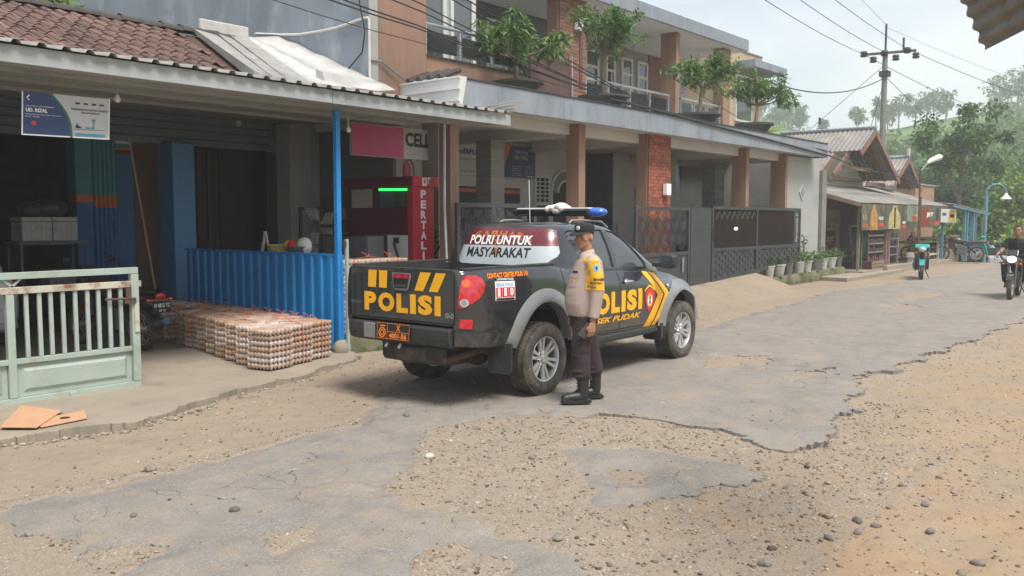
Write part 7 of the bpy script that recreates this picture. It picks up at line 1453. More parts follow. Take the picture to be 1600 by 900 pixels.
# ------------------------------------------------------------ motorbikes and cars
M_MBLK = mat('bike_black', (.015,.015,.017), rough=.35, coat=.5); M_ENG = mat('engine_metal', (.16,.16,.165), (.1,.1,.1), rough=.5, metal=.6)
def motorbike(x, y, rz, lab, col, style='sport', lit=False, plate=None, steer=0, z=0.0):
    t = thing('motorcycle', lab, 'motorcycle', (x, y, z), rz)
    P = lambda mb, nm, m, par=None, **k: mb.build(nm, m, par or t, world=False, **k)
    R = .29; wb = 1.25; fx = wb
    def wheel(cx, w):
        T = Matrix.Translation((cx,0,R)) @ Matrix.Rotation(PI/2, 4, 'X'); mb = MB(); mb.lathe([(R-.065,-w*.7),(R-.03,-w),(R-.008,-w*.7),(R,0),(R-.008,w*.7),(R-.03,w),(R-.065,w*.7)], 28, T, cap=False)
        k = P(mb, 'wheel', M_TYRE, smooth=40); mb = MB(); mb.lathe([(R-.06,-.03),(R-.085,-.03),(R-.085,.03),(R-.06,.03)], 28, T, cap=False); mb.lathe([(.05,-.06),(.05,.06)], 12, T)
        for q in range(12): a = 2*PI*q/12; mb.ring([T @ Vector((.05*math.cos(a+.5),.05*math.sin(a+.5),.04*(1 if q % 2 else -1))), T @ Vector(((R-.08)*math.cos(a),(R-.08)*math.sin(a),0))], .005, 4)
        q = P(mb, 'rim', M_RIM, k)
    wheel(0, .055); wheel(fx, .05)
    fk = MB()
    for s in (-1, 1): fk.ring([(fx,s*.07,R),(fx-.14,s*.075,.72),(fx-.20,s*.075,.93)], [.022,.026,.022], 8)
    P(fk, 'fork', M_ENG, smooth=60)
    mb = MB(); mb.grid([[(fx+(R+.025)*math.cos(a)*1.0, yy, R+(R+.025)*math.sin(a)) for yy in (-.07,0,.07)] for a in [math.radians(30+i*12) for i in range(11)]]); o = P(mb, 'front_mudguard', col if style != 'sport' else M_MBLK); o.modifiers.new('s', 'SOLIDIFY').thickness = .008
    mb = MB(); mb.grid([[(-.02+(R+.04)*math.cos(a), yy, R+(R+.04)*math.sin(a)) for yy in (-.07,0,.07)] for a in [math.radians(60+i*12) for i in range(11)]]); o = P(mb, 'rear_mudguard', M_MBLK); o.modifiers.new('s', 'SOLIDIFY').thickness = .008
    mb = MB(); mb.ring([(fx-.30,-.33,.99),(fx-.22,-.2,1.0),(fx-.2,0,.96),(fx-.22,.2,1.0),(fx-.30,.33,.99)], .014, 8); P(mb, 'handlebar', M_INK)
    for s in (-1, 1): mb = MB(); mb.ring([(fx-.24,s*.24,1.0),(fx-.2,s*.29,1.16)], .008, 6); mb.sphere((fx-.21,s*.33,1.19), (.02,.065,.045), 10, 6); P(mb, 'mirror', M_INK)
    mb = MB(); mb.box(.32,.72,-.14,.14,.26,.56); mb.ring([(.72,0,.55),(.82,0,.4),(.70,0,.25)], .06, 8); P(mb, 'engine', M_ENG, bev=.03)
    for s in (-1,): mb = MB(); mb.ring([(.7,s*.13,.35),(.4,s*.16,.25),(.1,s*.17,.30),(-.28,s*.18,.40)], [.025,.03,.05,.055], 10); P(mb, 'exhaust', M_ENG if style == 'cub' else M_CHR, smooth=60)
    mb = MB(); mb.bar((fx-.2,0,.86), (.35,0,.62), .06); mb.bar((.35,0,.62), (0,.09,R), .03, .05); mb.bar((.35,0,.62), (0,-.09,R), .03, .05); mb.bar((fx-.2,0,.86), (.7,0,.3), .05); P(mb, 'frame', M_MBLK)
    rows = [[(xx, w*math.cos(a), zz+h*math.sin(a)) for a in [2*PI*j/12 for j in range(12)]] for xx, w, h, zz in ((-.36,.05,.03,.80),(-.3,.11,.045,.79),(0,.14,.05,.78),(.3,.12,.045,.75),(.48,.09,.04,.77),(.52,.04,.02,.78))]
    mb = MB(); mb.grid(rows, True); P(mb, 'seat', M_MBLK, smooth=60)
    if style == 'sport':
        rows = [[(xx, w*math.cos(a), zz+h*math.sin(a)) for a in [2*PI*j/14 for j in range(14)]] for xx, w, h, zz in ((.46,.02,.04,.76),(.5,.10,.10,.78),(.65,.15,.13,.82),(.85,.16,.13,.84),(.98,.10,.10,.84),(1.02,.03,.04,.85))]
        mb = MB(); mb.grid(rows, True); P(mb, 'fuel_tank', col, smooth=60)
        for s in (-1, 1): mb = MB(); mb.prism([(.75,.45),(1.02,.50),(1.05,.78),(.8,.76)], s*.15, s*.18); P(mb, 'shroud', col, bev=.01)
        for s in (-1, 1): mb = MB(); mb.prism([(-.38,.74),(.3,.58),(.42,.70),(-.1,.76)], s*.09, s*.125); P(mb, 'side_cover', col, bev=.01)
    else:
        for s in (-1, 1): mb = MB(); mb.prism([(fx-.22,.92),(fx-.10,.62),(fx-.28,.30),(.70,.26),(fx-.45,.62)], s*.13, s*.20); P(mb, 'leg_shield', col, bev=.015)
        mb = MB(); mb.prism([(-.40,.72),(-.3,.52),(.35,.42),(.45,.70)], -.13, .13); P(mb, 'side_cover', col, bev=.03)
    hz = .90
    mb = MB(); mb.sphere((fx-.06,0,hz), (.10,.13 if style == 'cub' else .10,.10), 14, 10); hs = P(mb, 'headlamp_shell', col if style == 'cub' else M_MBLK, smooth=60)
    lm = mat('lit_headlamp', (.9,.85,.8), emit=((1,.82,.75), 2.2)) if lit else M_CLR
    mb = MB(); mb.sphere((fx+.0,0,hz), (.055,.095,.075), 14, 8); P(mb, 'headlamp_lens', lm, hs, smooth=60)
    if style == 'cub': mb = MB(); mb.prism([(fx-.10,.95),(fx-.22,1.06),(fx-.26,1.02),(fx-.2,.93)], -.2, .2); P(mb, 'cowl', col, bev=.02)
    else: mb = MB(); mb.prism([(fx-.06,.98),(fx-.16,1.12),(fx-.19,1.08),(fx-.12,.97)], -.11, .11); P(mb, 'meter_cowl', M_MBLK, bev=.015)
    for s in (-1, 1):
        for xx, zz in ((fx-.05, .80), (-.38, .70)): mb = MB(); mb.sphere((xx,s*.17,zz), (.03,.03,.022), 8, 6); mb.ring([(xx,s*.05,zz),(xx,s*.16,zz)], .008, 5); P(mb, 'indicator', M_AMB)
    mb = MB(); mb.sphere((-.40,0,.75), (.04,.08,.045), 10, 6); P(mb, 'tail_lamp', M_REDL, smooth=60)
    mb = MB(); mb.box(-.425,-.415,-.14,.14,.53,.68); pl = P(mb, 'number_plate', M_INK)
    if plate:
        mb = MB(); lettering(mb, plate[0], (-.425,.12,.60), (0,-1,0), (0,0,1), .24, .055, .02, lift=.004); lettering(mb, plate[1], (-.425,.05,.545), (0,-1,0), (0,0,1), .10, .03, .02, lift=.004); P(mb, 'plate_lettering', M_WHT, pl)
    mb = MB(); mb.bar((.45,.10,.28), (.38,.22,.02), .02); P(mb, 'side_stand', M_INK)
    return t
M_TEALP = mat('teal_bike_paint', (.01,.30,.27), (.01,.25,.23), rough=.3, coat=.6); M_CRIM = mat('crimson_bike_paint', (.10,.012,.03), rough=.3, coat=.6); M_GRYB = mat('dark_blue_bike', (.02,.025,.04), rough=.3, coat=.6)
motorbike(5.72, 11.13, math.radians(100), 'black motorbike with chrome exhaust parked behind the mint gate', M_CRIM, 'sport', plate=('N 4812 TC', '07 31'), z=.06)
motorbike(23.4, 3.95, math.radians(183), 'black motorbike with a lit headlamp ridden along the road at the right edge', M_MBLK, 'sport', lit=True)
motorbike(28.9, 7.55, math.radians(196), 'dark moped with a teal front cowl parked nose out before the stall', M_GRYB, 'cub')
for o in kids(bpy.data.objects['motorcycle.002']):
    if o.name.split('.')[0] in ('cowl', 'front_mudguard', 'headlamp_shell'): o.data.materials[0] = M_TEALP
motorbike(39.2, 8.15, math.radians(100), 'dark crimson motorbike with a long seat parked side on beyond the stall', mat('dark_crimson_paint', (.05,.010,.018), rough=.35, coat=.5), 'sport', z=.1)
motorbike(41.3, 10.1, math.radians(95), 'black motorbike half hidden behind the crimson one', M_MBLK, 'sport')
motorbike(42.2, 7.6, math.radians(75), 'small teal motorbike parked beside the silver car', M_TEALP, 'cub')
def car(x, y, rz, lab, col, L=4.2, Wd=1.72, H_=1.5, z=0.0):
    t = thing('parked_car', lab, 'car', (x, y, z), rz); P = lambda mb, nm, m, par=None, **k: mb.build(nm, m, par or t, world=False, **k)
    # rear at x=0, nose at x=L
    xs_ = np.array([0,.03,.10,.3,.8,L*.5,L*.72,L*.9,L*.97,L]); w = np.array([.78,.86,.93,.97,1,1,1,.95,.85,.68])*Wd/2; zs = np.array([.86,.92,.95,.97,.98,.96,.92,.84,.76,.62])*H_/1.5; zb = np.array([.34,.28,.24,.2,.19,.19,.19,.2,.24,.34])
    rows = []
    for i in range(len(xs_)):
        hp = [(0,zb[i]),(w[i]*.9,zb[i]),(w[i]*.97,zb[i]+.12),(w[i],.55),(w[i]*.985,zs[i]-.12),(w[i]*.93,zs[i]-.02),(w[i]*.86,zs[i]),(0,zs[i]+.02)]; h2 = catmull(hp, 2); rows.append([(xs_[i],-a,b) for a, b in h2]+[(xs_[i],a,b) for a, b in h2[-2:0:-1]])
    mb = MB(); mb.grid(rows, True); n = len(rows[0]); mb.f += [tuple(range(n-1,-1,-1)), tuple((len(rows)-1)*n+j for j in range(n))]; mb.m += [0,0]; body_ = P(mb, 'body', col, smooth=40)
    cab_ = []
    for z_, xr, xf, ww in ((.92,.06,L*.72,.88),(1.05,.09,L*.66,.86),(1.25,.20,L*.56,.79),(1.42,.34,L*.47,.71),(1.48,.46,L*.42,.62),(1.5,.7,L*.36,.4)):
        cx, hx = (xr+xf)/2, (xf-xr)/2; cab_.append([(cx+hx*math.copysign(abs(math.cos(a))**.35, math.cos(a)), ww*Wd/2*math.copysign(abs(math.sin(a))**.35, math.sin(a)), z_*H_/1.5) for a in [2*PI*j/40 for j in range(40)]])
    mb = MB(); mb.grid(cab_, True); mb.f.append(tuple(5*40+j for j in range(40))); mb.m.append(0); cb = P(mb, 'cabin', col, smooth=40); bv = BVHTree.FromPolygons([v.co.copy() for v in cb.data.vertices], [tuple(p.vertices) for p in cb.data.polygons]); k = H_/1.5
    tp_ = lambda mb, nm, m: P(mb, nm, m, smooth=50)
    tp_(ppoly(bv, [(-.62*Wd/1.72,1.0*k),(.62*Wd/1.72,1.0*k),(.56*Wd/1.72,1.34*k),(-.56*Wd/1.72,1.34*k)], O0, (0,1,0), (0,0,1), (1,0,0), .006, .08), 'rear_window', M_CARG)
    tp_(ppoly(bv, [(-.62,1.0*k),(.62,1.0*k),(.5,1.38*k),(-.5,1.38*k)], O0, (0,1,0), (0,0,1), (-1,0,0), .006, .08), 'windscreen', M_CARG)
    for s in (-1, 1):
        for q in ([(.45,1.0),(1.25,1.0),(1.25,1.36),(.62,1.36)], [(1.33,1.0),(L*.6,1.0),(L*.5,1.34),(1.33,1.36)]): tp_(ppoly(bv, [(a,b*k) for a, b in q], O0, (1,0,0), (0,0,1), (0,-s,0), .006, .08), 'side_window', M_CARG)
        bb_ = BVHTree.FromPolygons([v.co.copy() for v in body_.data.vertices], [tuple(p.vertices) for p in body_.data.polygons]); D = Vector((.75,-s*.66,0)); U = Vector((-s*.66,-.75,0)) ; o = Vector((.1,s*.80*Wd/1.72,0)); U = Vector((.66,s*.75,0))
        tp_(ppoly(bb_, [(-.14,.70*k),(.13,.80*k),(.12,.92*k),(-.12,.94*k)], o, U, (0,0,1), D, .012, .05), 'tail_lamp', M_REDL)
        mb = MB(); mb.sphere((L-.12,s*.55,.62*k), (.14,.16,.09), 10, 6); tp_(mb, 'head_lamp', M_CLR)
        mb = MB(); mb.sphere((L*.66,s*(Wd/2+.06),1.0*k), (.07,.1,.07), 10, 6); tp_(mb, 'mirror', col)
        for xx in (.72, L-.8):
            T = Matrix.Translation((xx,s*(Wd/2-.09),.31)) @ Matrix.Rotation(PI/2, 4, 'X'); mb = MB(); mb.lathe([(.19,-.10),(.29,-.11),(.315,-.07),(.315,.07),(.29,.11),(.19,.10)], 24, T, cap=False); wq = P(mb, 'wheel', M_TYRE, smooth=40); mb = MB(); mb.lathe([(0,-.09),(.2,-.10),(.2,.10),(0,.09)], 16, T); P(mb, 'rim', M_RIM, wq)
    mb = MB(); mb.box(-.03,.05,-.7*Wd/1.72,.7*Wd/1.72,.36,.55); P(mb, 'bumper', col, bev=.03); mb = MB(); mb.box(-.016,.0,-.22,.22,.62,.74); P(mb, 'number_plate', M_INK); return t
M_CARG = mat('car_glass', (.03,.035,.04), rough=.06, coat=1, spec=.8)
wc = car(3.98, 12.5, math.radians(90), 'white hatchback parked in the dark garage with its tail to the gate', mat('white_car_paint', (.62,.63,.63), (.57,.58,.58), rough=.25, coat=.7), 4.0, 1.72, 1.55, .06)
mb = MB(); lettering(mb, 'TYPE', (-.03,-.52,.98), (0,-1,0), (0,0,1), .16, .03, .02, lift=.004); mb.build('badge', M_INK, wc, world=False)
car(50.0, 9.1, math.radians(14), 'silver hatchback seen from behind far along the road', mat('silver_car_paint', (.42,.44,.46), (.38,.4,.42), rough=.3, metal=.3, coat=.6), 4.2, 1.75, 1.62, -1.12)

# ------------------------------------------------------------ people
M_SKIN = mat('brown_skin', (.37,.19,.12), (.33,.165,.10), rough=.55, scale=30, spec=.4); M_SKIN2 = mat('tan_skin', (.33,.17,.11), (.28,.14,.09), rough=.55)
M_SHIRT = mat('tan_uniform_shirt', (.42,.325,.285), (.37,.285,.25), rough=.85, scale=7, bump=.25, bscale=16); M_TROU = mat('dark_brown_trousers', (.036,.022,.025), (.026,.016,.018), rough=.9, scale=6, bump=.35, bscale=14); M_BOOT = mat('black_leather', (.012,.012,.013), (.02,.02,.02), rough=.35, bump=.3, bscale=25); M_CAPC = mat('black_cap_cloth', (.014,.015,.018), rough=.85); M_PATCH = mat('yellow_armband', (.80,.42,.01), (.76,.38,.01), rough=.6); M_HAIR = mat('black_hair', (.01,.009,.008), rough=.6); M_TEE = mat('black_tee', (.018,.019,.02), (.024,.025,.026), rough=.9, bump=.3, bscale=12)
def remesh(mb, name, m, parent, vox=.009, it=4, smooth=True):
    me = mb.mesh(name); me.materials.append(m); bm = bmesh.new(); bm.from_mesh(me); bmesh.ops.recalc_face_normals(bm, faces=bm.faces); bm.to_mesh(me); bm.free()
    o = bpy.data.objects.new(name, me); COL.objects.link(o); r = o.modifiers.new('r', 'REMESH'); r.mode = 'VOXEL'; r.voxel_size = vox
    s = o.modifiers.new('s', 'SMOOTH'); s.iterations = it; s.factor = .5; bpy.context.view_layer.update(); apply_mods(o); o.data.polygons.foreach_set('use_smooth', [True]*len(o.data.polygons)); setpar(o, parent); WO[o.name] = Vector(); return o
def oval(mb, rows, n=20):
    """rows of (centre, rx, ry, axis frame) horizontal ellipses: (x,y,z,rx,ry)"""
    mb.grid([[(x+rx*math.cos(2*PI*j/n), y+ry*math.sin(2*PI*j/n), z) for j in range(n)] for x, y, z, rx, ry in rows], True); k = len(rows); b = len(mb.v)-k*n; mb.f += [tuple(b+j for j in range(n-1,-1,-1)), tuple(b+(k-1)*n+j for j in range(n))]; mb.m += [0,0]
def head_mb(mb, c, yaw, s=1.0, pitch=0):
    M = Matrix.Translation(c) @ Matrix.Rotation(yaw, 4, 'Z') @ Matrix.Rotation(pitch, 4, 'Y') @ Matrix.Scale(s, 4)
    mb.sphere((-.005,0,.03), (.098,.078,.105), 20, 14, M); mb.sphere((.022,0,-.045), (.072,.062,.075), 18, 12, M); mb.sphere((.055,0,-.085), (.034,.036,.026), 12, 8, M)
    mb.sphere((.088,0,-.022), (.020,.015,.018), 10, 8, M); mb.ring([M @ Vector((.082,0,.025)), M @ Vector((.098,0,-.02))], [.008,.013], 8)
    mb.sphere((.083,0,-.062), (.012,.026,.009), 10, 6, M); mb.sphere((.08,0,.045), (.018,.055,.010), 12, 6, M)
    for q in (-1, 1): mb.sphere((.055,q*.045,-.02), (.03,.024,.024), 10, 8, M); mb.sphere((-.012,q*.080,-.005), (.022,.012,.034), 10, 8, M)
    return M
def face(M, par):
    for q in (-1, 1):
        mb = MB(); mb.sphere((.081,q*.031,.018), (.007,.014,.006), 8, 6, M); mb.build('eye', mat('eye_white', (.5,.46,.42), rough=.3), par, world=False, smooth=60); mb = MB(); mb.sphere((.086,q*.031,.018), (.004,.006,.0055), 8, 6, M); mb.build('iris', M_HAIR, par, world=False)
        mb = MB(); mb.ring([M @ Vector((.089,q*.015,.040)), M @ Vector((.092,q*.034,.046)), M @ Vector((.076,q*.055,.040))], [.004,.0055,.003], 6); mb.build('eyebrow', M_HAIR, par, world=False)
    mb = MB(); mb.sphere((.092,0,-.062), (.006,.022,.0035), 10, 6, M); mb.build('lips', mat('lip', (.22,.08,.065), rough=.5), par, world=False)
def hand_mb(mb, wrist, d, out, thumb, s=1.0, curl=.6):
    """wrist point, direction d of the hand, out = palm normal, thumb = sideways towards the thumb"""
    d, out, th = Vector(d).normalized(), Vector(out).normalized(), Vector(thumb).normalized(); w = Vector(wrist)
    pts = [w, w+d*.04*s, w+d*.085*s]
    for k in (-1.2, -.4, .4, 1.2): mb.ring([w+th*.012*k*s, w+d*.045*s+th*.020*k*s, w+d*.088*s+th*.021*k*s], [.017*s,.016*s,.0125*s], 8)
    for k, L in zip((-1.5,-.5,.5,1.5), (.058,.072,.078,.07)):
        b = w+d*.085*s+th*.0185*k*s; p1 = b+(d*math.cos(curl*.5)+out*math.sin(curl*.5))*L*.45*s; p2 = p1+(d*math.cos(curl*1.2)+out*math.sin(curl*1.2))*L*.32*s; p3 = p2+(d*math.cos(curl*1.8)+out*math.sin(curl*1.8))*L*.26*s
        mb.ring([b-d*.01*s, b, p1, p2, p3], [.0095*s,.0095*s,.009*s,.0082*s,.0068*s], 8)
    b = w+d*.028*s+th*.026*s; mb.ring([w+d*.015*s+th*.012*s, b, b+(d*.75+th*.6+out*.25).normalized()*.035*s, b+(d*.9+th*.35+out*.45).normalized()*.062*s], [.014*s,.0125*s,.0105*s,.008*s], 8)
# --- the officer: local +X is where his chest faces, +Y his left side (towards the camera)
off = thing('person', 'police officer in tan shirt and black cap standing beside the pickup looking left', 'person', (7.0, 4.90, .028), math.radians(139))
hc = Vector((.0, .0, 1.60)); hy = math.radians(42)
mb = MB(); MH = head_mb(mb, hc, hy, 1.02)
mb.ring([(-.035,0,1.38),(-.03,0,1.46),(-.015,0,1.56)], [.066,.058,.056], 14)                      # neck
oval(mb, [(-.01,0,.80,.10,.13),(.0,0,1.0,.11,.14),(.0,0,1.2,.11,.15),(-.02,0,1.38,.08,.15),(-.02,0,1.43,.05,.08)])
LA = [(-.045,.208,1.355),(-.075,.250,1.10),(-.035,.245,.845)]; RA = [(-.045,-.208,1.355),(-.05,-.255,1.10),(.03,-.235,.85)]
for a in (LA, RA): mb.ring([(a[0][0],a[0][1]*.6,a[0][2]-.02)]+a+[(a[2][0]+.012,a[2][1],a[2][2]-.045)], [.05,.05,.042,.031,.027], 10)
hand_mb(mb, (-.022,.255,.79), (.10,0,-1), (.15,-1,0), (1,.15,0), 1.02, .75); hand_mb(mb, (.042,-.235,.80), (.10,0,-1), (.15,1,0), (1,-.15,0), 1.02, .6)
for y, x0, x1, x2 in ((.095,.0,.05,.035), (-.10,-.02,-.085,-.15)): mb.ring([(x0,y,.88),(x1,y*1.05,.50),(x2,y*1.1,.09)], [.085,.055,.04], 10); mb.sphere((x2+.05,y*1.1,.05), (.10,.035,.03), 12, 8)
body_o = remesh(mb, 'body', M_SKIN, off, .0065, 2)
face(MH, off)
# shirt with sleeves, collar, pocket
mb = MB(); oval(mb, [(.0,0,.835,.146,.19),(.006,0,.87,.158,.198),(.018,0,.96,.170,.204),(.016,0,1.06,.166,.206),(.0,0,1.18,.150,.208),(-.018,0,1.29,.130,.206),(-.032,0,1.37,.110,.198),(-.036,0,1.42,.086,.150),(-.034,0,1.45,.066,.080)], 28)
for a in (LA, RA): mb.ring([(a[0][0]+.0,a[0][1]*.72,a[0][2]+.02), (a[0][0],a[0][1]*.98,a[0][2]+.0), (lerp(a[0][0],a[1][0],.5)-.005,lerp(a[0][1],a[1][1],.5)+.008*math.copysign(1,a[0][1]),1.23), a[1], (lerp(a[1][0],a[2][0],.5),lerp(a[1][1],a[2][1],.5),.965), (a[2][0],a[2][1],.835)], [.075,.082,.074,.066,.060,.053], 14)
sh = remesh(mb, 'shirt', M_SHIRT, off, .0095, 4)
bvs = BVHTree.FromPolygons([v.co.copy() for v in sh.data.vertices], [tuple(p.vertices) for p in sh.data.polygons])
mb = MB(); [mb.grid([[(-.098,0,1.487),(-.075,q*.062,1.485),(-.02,q*.074,1.475),(.03,q*.045,1.455),(.048,q*.008,1.435)],[(-.108,0,1.44),(-.085,q*.085,1.437),(-.01,q*.100,1.425),(.055,q*.070,1.395),(.075,q*.012,1.385)]]) for q in (-1, 1)]; mb.build('collar', M_SHIRT, off, world=False, smooth=70).modifiers.new('s', 'SOLIDIFY').thickness = .007
# yellow armband cloth with crest on the left sleeve
LY = dict(U=(-1,0,0), V=(0,0,1), D=(0,-1,0))
ab = tp(ppoly(bvs, [(-.045,1.405),(.065,1.405),(.098,1.30),(.118,1.16),(.118,1.105),(-.035,1.105),(-.035,1.16),(-.028,1.30)], O0, **LY, off=.006, res=.02), 'armband', M_PATCH, off, smooth=70)
tp(ppoly(bvs, [(.02,1.345),(.075,1.345),(.075,1.30),(.048,1.27),(.02,1.30)], O0, **LY, off=.009, res=.02), 'crest', M_LBLUE, ab); mb = MB()
ppoly(bvs, [(.035,1.325),(.06,1.325),(.048,1.29)], O0, **LY, off=.0105, res=.02, mb=mb); tp(mb, 'crest_mark', M_INK, ab)
mb = MB(); ptext(bvs, 'POLSEK', (.0-.0,0,1.365), **{**LY}, w=.07, h=.016, bold=.02, off=.009, mb=mb); tp(mb, 'armband_lettering', M_ORG, ab)
mb = MB(); ptext(bvs, 'BHABIN', (-.02,0,1.195), **LY, w=.11, h=.026, bold=.03, off=.009, mb=mb); ptext(bvs, 'KAMTIBMAS', (.0,0,1.165), **LY, w=.10, h=.018, bold=.02, off=.009, mb=mb); ptext(bvs, 'POLRI', (.02,0,1.125), **LY, w=.06, h=.018, bold=.02, off=.009, mb=mb); tp(mb, 'armband_lettering', M_INK, ab)
FR = dict(U=(0,1,0), V=(0,0,1), D=(-1,0,0))
pk = tp(ppoly(bvs, [(.035,1.13),(.145,1.13),(.145,1.245),(.035,1.245)], O0, **FR, off=.006, res=.02), 'pocket', M_SHIRT, off); tp(ppoly(bvs, [(.03,1.215),(.15,1.215),(.15,1.25),(.03,1.25)], O0, **FR, off=.010, res=.02), 'pocket_flap', M_SHIRT, pk)
tp(ppoly(bvs, [(.045,1.26),(.135,1.26),(.135,1.278),(.045,1.278)], O0, **FR, off=.007, res=.02), 'name_tag', M_INK, off); tp(ppoly(bvs, [(.075,1.165),(.10,1.165),(.10,1.205),(.075,1.205)], O0, **FR, off=.011, res=.0), 'badge', M_ORG, off)
mb = MB(); ppoly(bvs, [(-.006,.84),(.006,.84),(.006,1.42),(-.006,1.42)], O0, **FR, off=.004, res=.03, mb=mb); tp(mb, 'button_placket', M_SHIRT, off)
# trousers bloused into boots
mb = MB(); oval(mb, [(.0,0,.72,.125,.165),(.0,0,.80,.138,.178),(.0,0,.88,.135,.172)], 24)
for y, pts in ((.095, [(.0,.83),(.025,.70),(.05,.56),(.052,.47),(.042,.36),(.036,.27),(.035,.215)]), (-.10, [(-.01,.83),(-.04,.70),(-.08,.56),(-.10,.47),(-.125,.36),(-.142,.27),(-.145,.215)])):
    mb.ring([(x, y*(1+.12*(1-z)), z) for x, z in pts], [.10,.106,.098,.093,.088,.086,.062], 16)
    for z, dx in ((.53,.012),(.46,.015),(.31,.02),(.26,.02)): xx = np.interp(z, [p[1] for p in pts[::-1]], [p[0] for p in pts[::-1]]); mb.sphere((xx+dx,y*1.08,z), (.088,.092,.020), 14, 6)
remesh(mb, 'trousers', M_TROU, off, .010, 3)
mb = MB(); mb.grid([[(.0+.150*math.cos(2*PI*j/24), .188*math.sin(2*PI*j/24), z) for j in range(24)] for z in (.815,.845)], True); mb.build('belt', M_INK, off, world=False, smooth=60)
mb = MB(); ppoly(BVHTree.FromPolygons([v.co.copy() for v in kids(off)[-2].data.vertices], [tuple(p.vertices) for p in kids(off)[-2].data.polygons]), [(-.07,.50),(.05,.50),(.05,.66),(-.07,.66)], O0, **LY, off=.007, res=.03, mb=mb); tp(mb, 'cargo_pocket', M_TROU, off)
for x2, y in ((.035,.105), (-.145,-.11)):
    mb = MB(); mb.ring([(x2-.005,y,.27),(x2-.008,y,.16),(x2-.01,y,.09),(x2,y,.045)], [.062,.056,.055,.05], 16); mb.ring([(x2-.045,y,.045),(x2+.03,y,.055),(x2+.11,y,.048),(x2+.175,y,.040),(x2+.205,y,.032)], [.042,.052,.048,.042,.028], 14); mb.box(x2-.08,x2+.2,y-.042,y+.042,.0,.03)
    b = remesh(mb, 'boot', M_BOOT, off, .007, 3); mb = MB(); mb.prism([(x2-.085,y-.04),(x2-.04,y-.047),(x2+.12,y-.05),(x2+.20,y-.035),(x2+.215,y),(x2+.20,y+.035),(x2+.12,y+.05),(x2-.04,y+.047),(x2-.085,y+.04)], -.004, .018, 'xy'); mb.build('sole', M_INK, b, world=False)
    mb = MB()
    for k in range(6): z = .10+k*.026; mb.ring([(x2+.052-.002*k,y-.03,z),(x2+.062-.002*k,y,z+.008),(x2+.052-.002*k,y+.03,z)], .004, 5)
    mb.build('laces', M_INK, b, world=False, kind='stuff')
# cap with brim and emblem; cropped hair
MC = Matrix.Translation(hc) @ Matrix.Rotation(hy, 4, 'Z') @ Matrix.Scale(1.02, 4)
mb = MB(); mb.sphere((-.012,0,.012), (.100,.081,.088), 20, 12, MC); hr = mb.build('hair', M_HAIR, off, world=False, smooth=70)
for v in hr.data.vertices:
    q = MC.inverted() @ v.co
    if q.x > .01 or q.z < -.03: v.co = MC @ Vector((min(q.x*.7, .03), q.y*.9, max(q.z, -.03)*.9))
mb = MB(); mb.grid([[MC @ Vector((-.006+.107*r*math.cos(2*PI*j/28), .088*r*math.sin(2*PI*j/28), z+.006*math.cos(2*PI*j/28))) for j in range(28)] for r, z in ((1.0,.045),(1.02,.06),(1.03,.085),(1.0,.108),(.88,.126),(.6,.136),(.05,.139))], True); mb.build('cap', M_CAPC, off, world=False, smooth=60)
mb = MB(); rows = []
for r in (0, .35, .7, 1.0): rows.append([MC @ Vector((.06+.105*r*math.cos(a)+.035*math.cos(a), .088*math.sin(a), .050-.034*r*math.cos(a))) for a in [PI*(-.5+j/16) for j in range(17)]])
mb.grid(rows); o = mb.build('cap_brim', M_CAPC, off, world=False, smooth=70); o.modifiers.new('s', 'SOLIDIFY').thickness = .005
mb = MB(); mb.sphere((.105,0,.085), (.008,.024,.024), 12, 8, MC); mb.build('cap_emblem', mat('silver_emblem', (.6,.58,.52), rough=.35, metal=.3), off, world=False, smooth=60)
ph = thing('mobile_phone', 'grey mobile phone held in the officer\'s left hand by his thigh', 'phone', (7.0, 4.90, .028), math.radians(139)); mb = MB(); mb.box(-.037,.037,-.005,.005,-.075,.075, Matrix.Translation((.035,.232,.715)) @ Matrix.Rotation(math.radians(-38), 4, 'Y')); mb.build('case', mat('phone_case', (.10,.105,.12), rough=.25, coat=.5), ph, world=False, bev=.003); mb = MB(); mb.box(-.033,.033,.0055,.0065,-.068,.068, Matrix.Translation((.035,.232,.715)) @ Matrix.Rotation(math.radians(-38), 4, 'Y')); mb.build('screen', M_CARG, ph, world=False)
# --- the motorbike rider: local +X forward (towards the camera), seated
rid = thing('person', 'motorbike rider in a black T-shirt and black trousers at the right edge of the road', 'person', (23.4, 3.95, 0), math.radians(183))
mb = MB(); hc2 = Vector((.42,0,1.52)); M2 = head_mb(mb, hc2, 0, 1.03); mb.ring([(.33,0,1.30),(.36,0,1.38),(.40,0,1.47)], [.065,.058,.058], 12); oval(mb, [(.18,0,.82,.12,.15),(.24,0,1.05,.11,.16),(.32,0,1.28,.09,.17),(.33,0,1.34,.06,.10)])
for q in (-1, 1):
    mb.ring([(.32,q*.19,1.29),(.42,q*.29,1.10),(.72,q*.33,1.01),(.90,q*.32,1.0)], [.055,.048,.038,.032], 10); hand_mb(mb, (.90,q*.32,1.0), (.9,0,-.25), (.25,0,-1), (0,-q,0), 1.0, 1.2); mb.ring([(.18,q*.1,.84),(.60,q*.22,.76),(.50,q*.2,.42),(.46,q*.2,.30)], [.085,.06,.045,.035], 10); mb.ring([(.42,q*.2,.27),(.52,q*.2,.25),(.64,q*.2,.24)], [.035,.04,.02], 10)
remesh(mb, 'body', M_SKIN2, rid, .009, 2); face(M2, rid)
mb = MB(); oval(mb, [(.18,0,.80,.15,.19),(.22,0,.95,.15,.19),(.27,0,1.12,.145,.205),(.31,0,1.26,.12,.215),(.325,0,1.33,.09,.15),(.33,0,1.36,.07,.085)], 24)
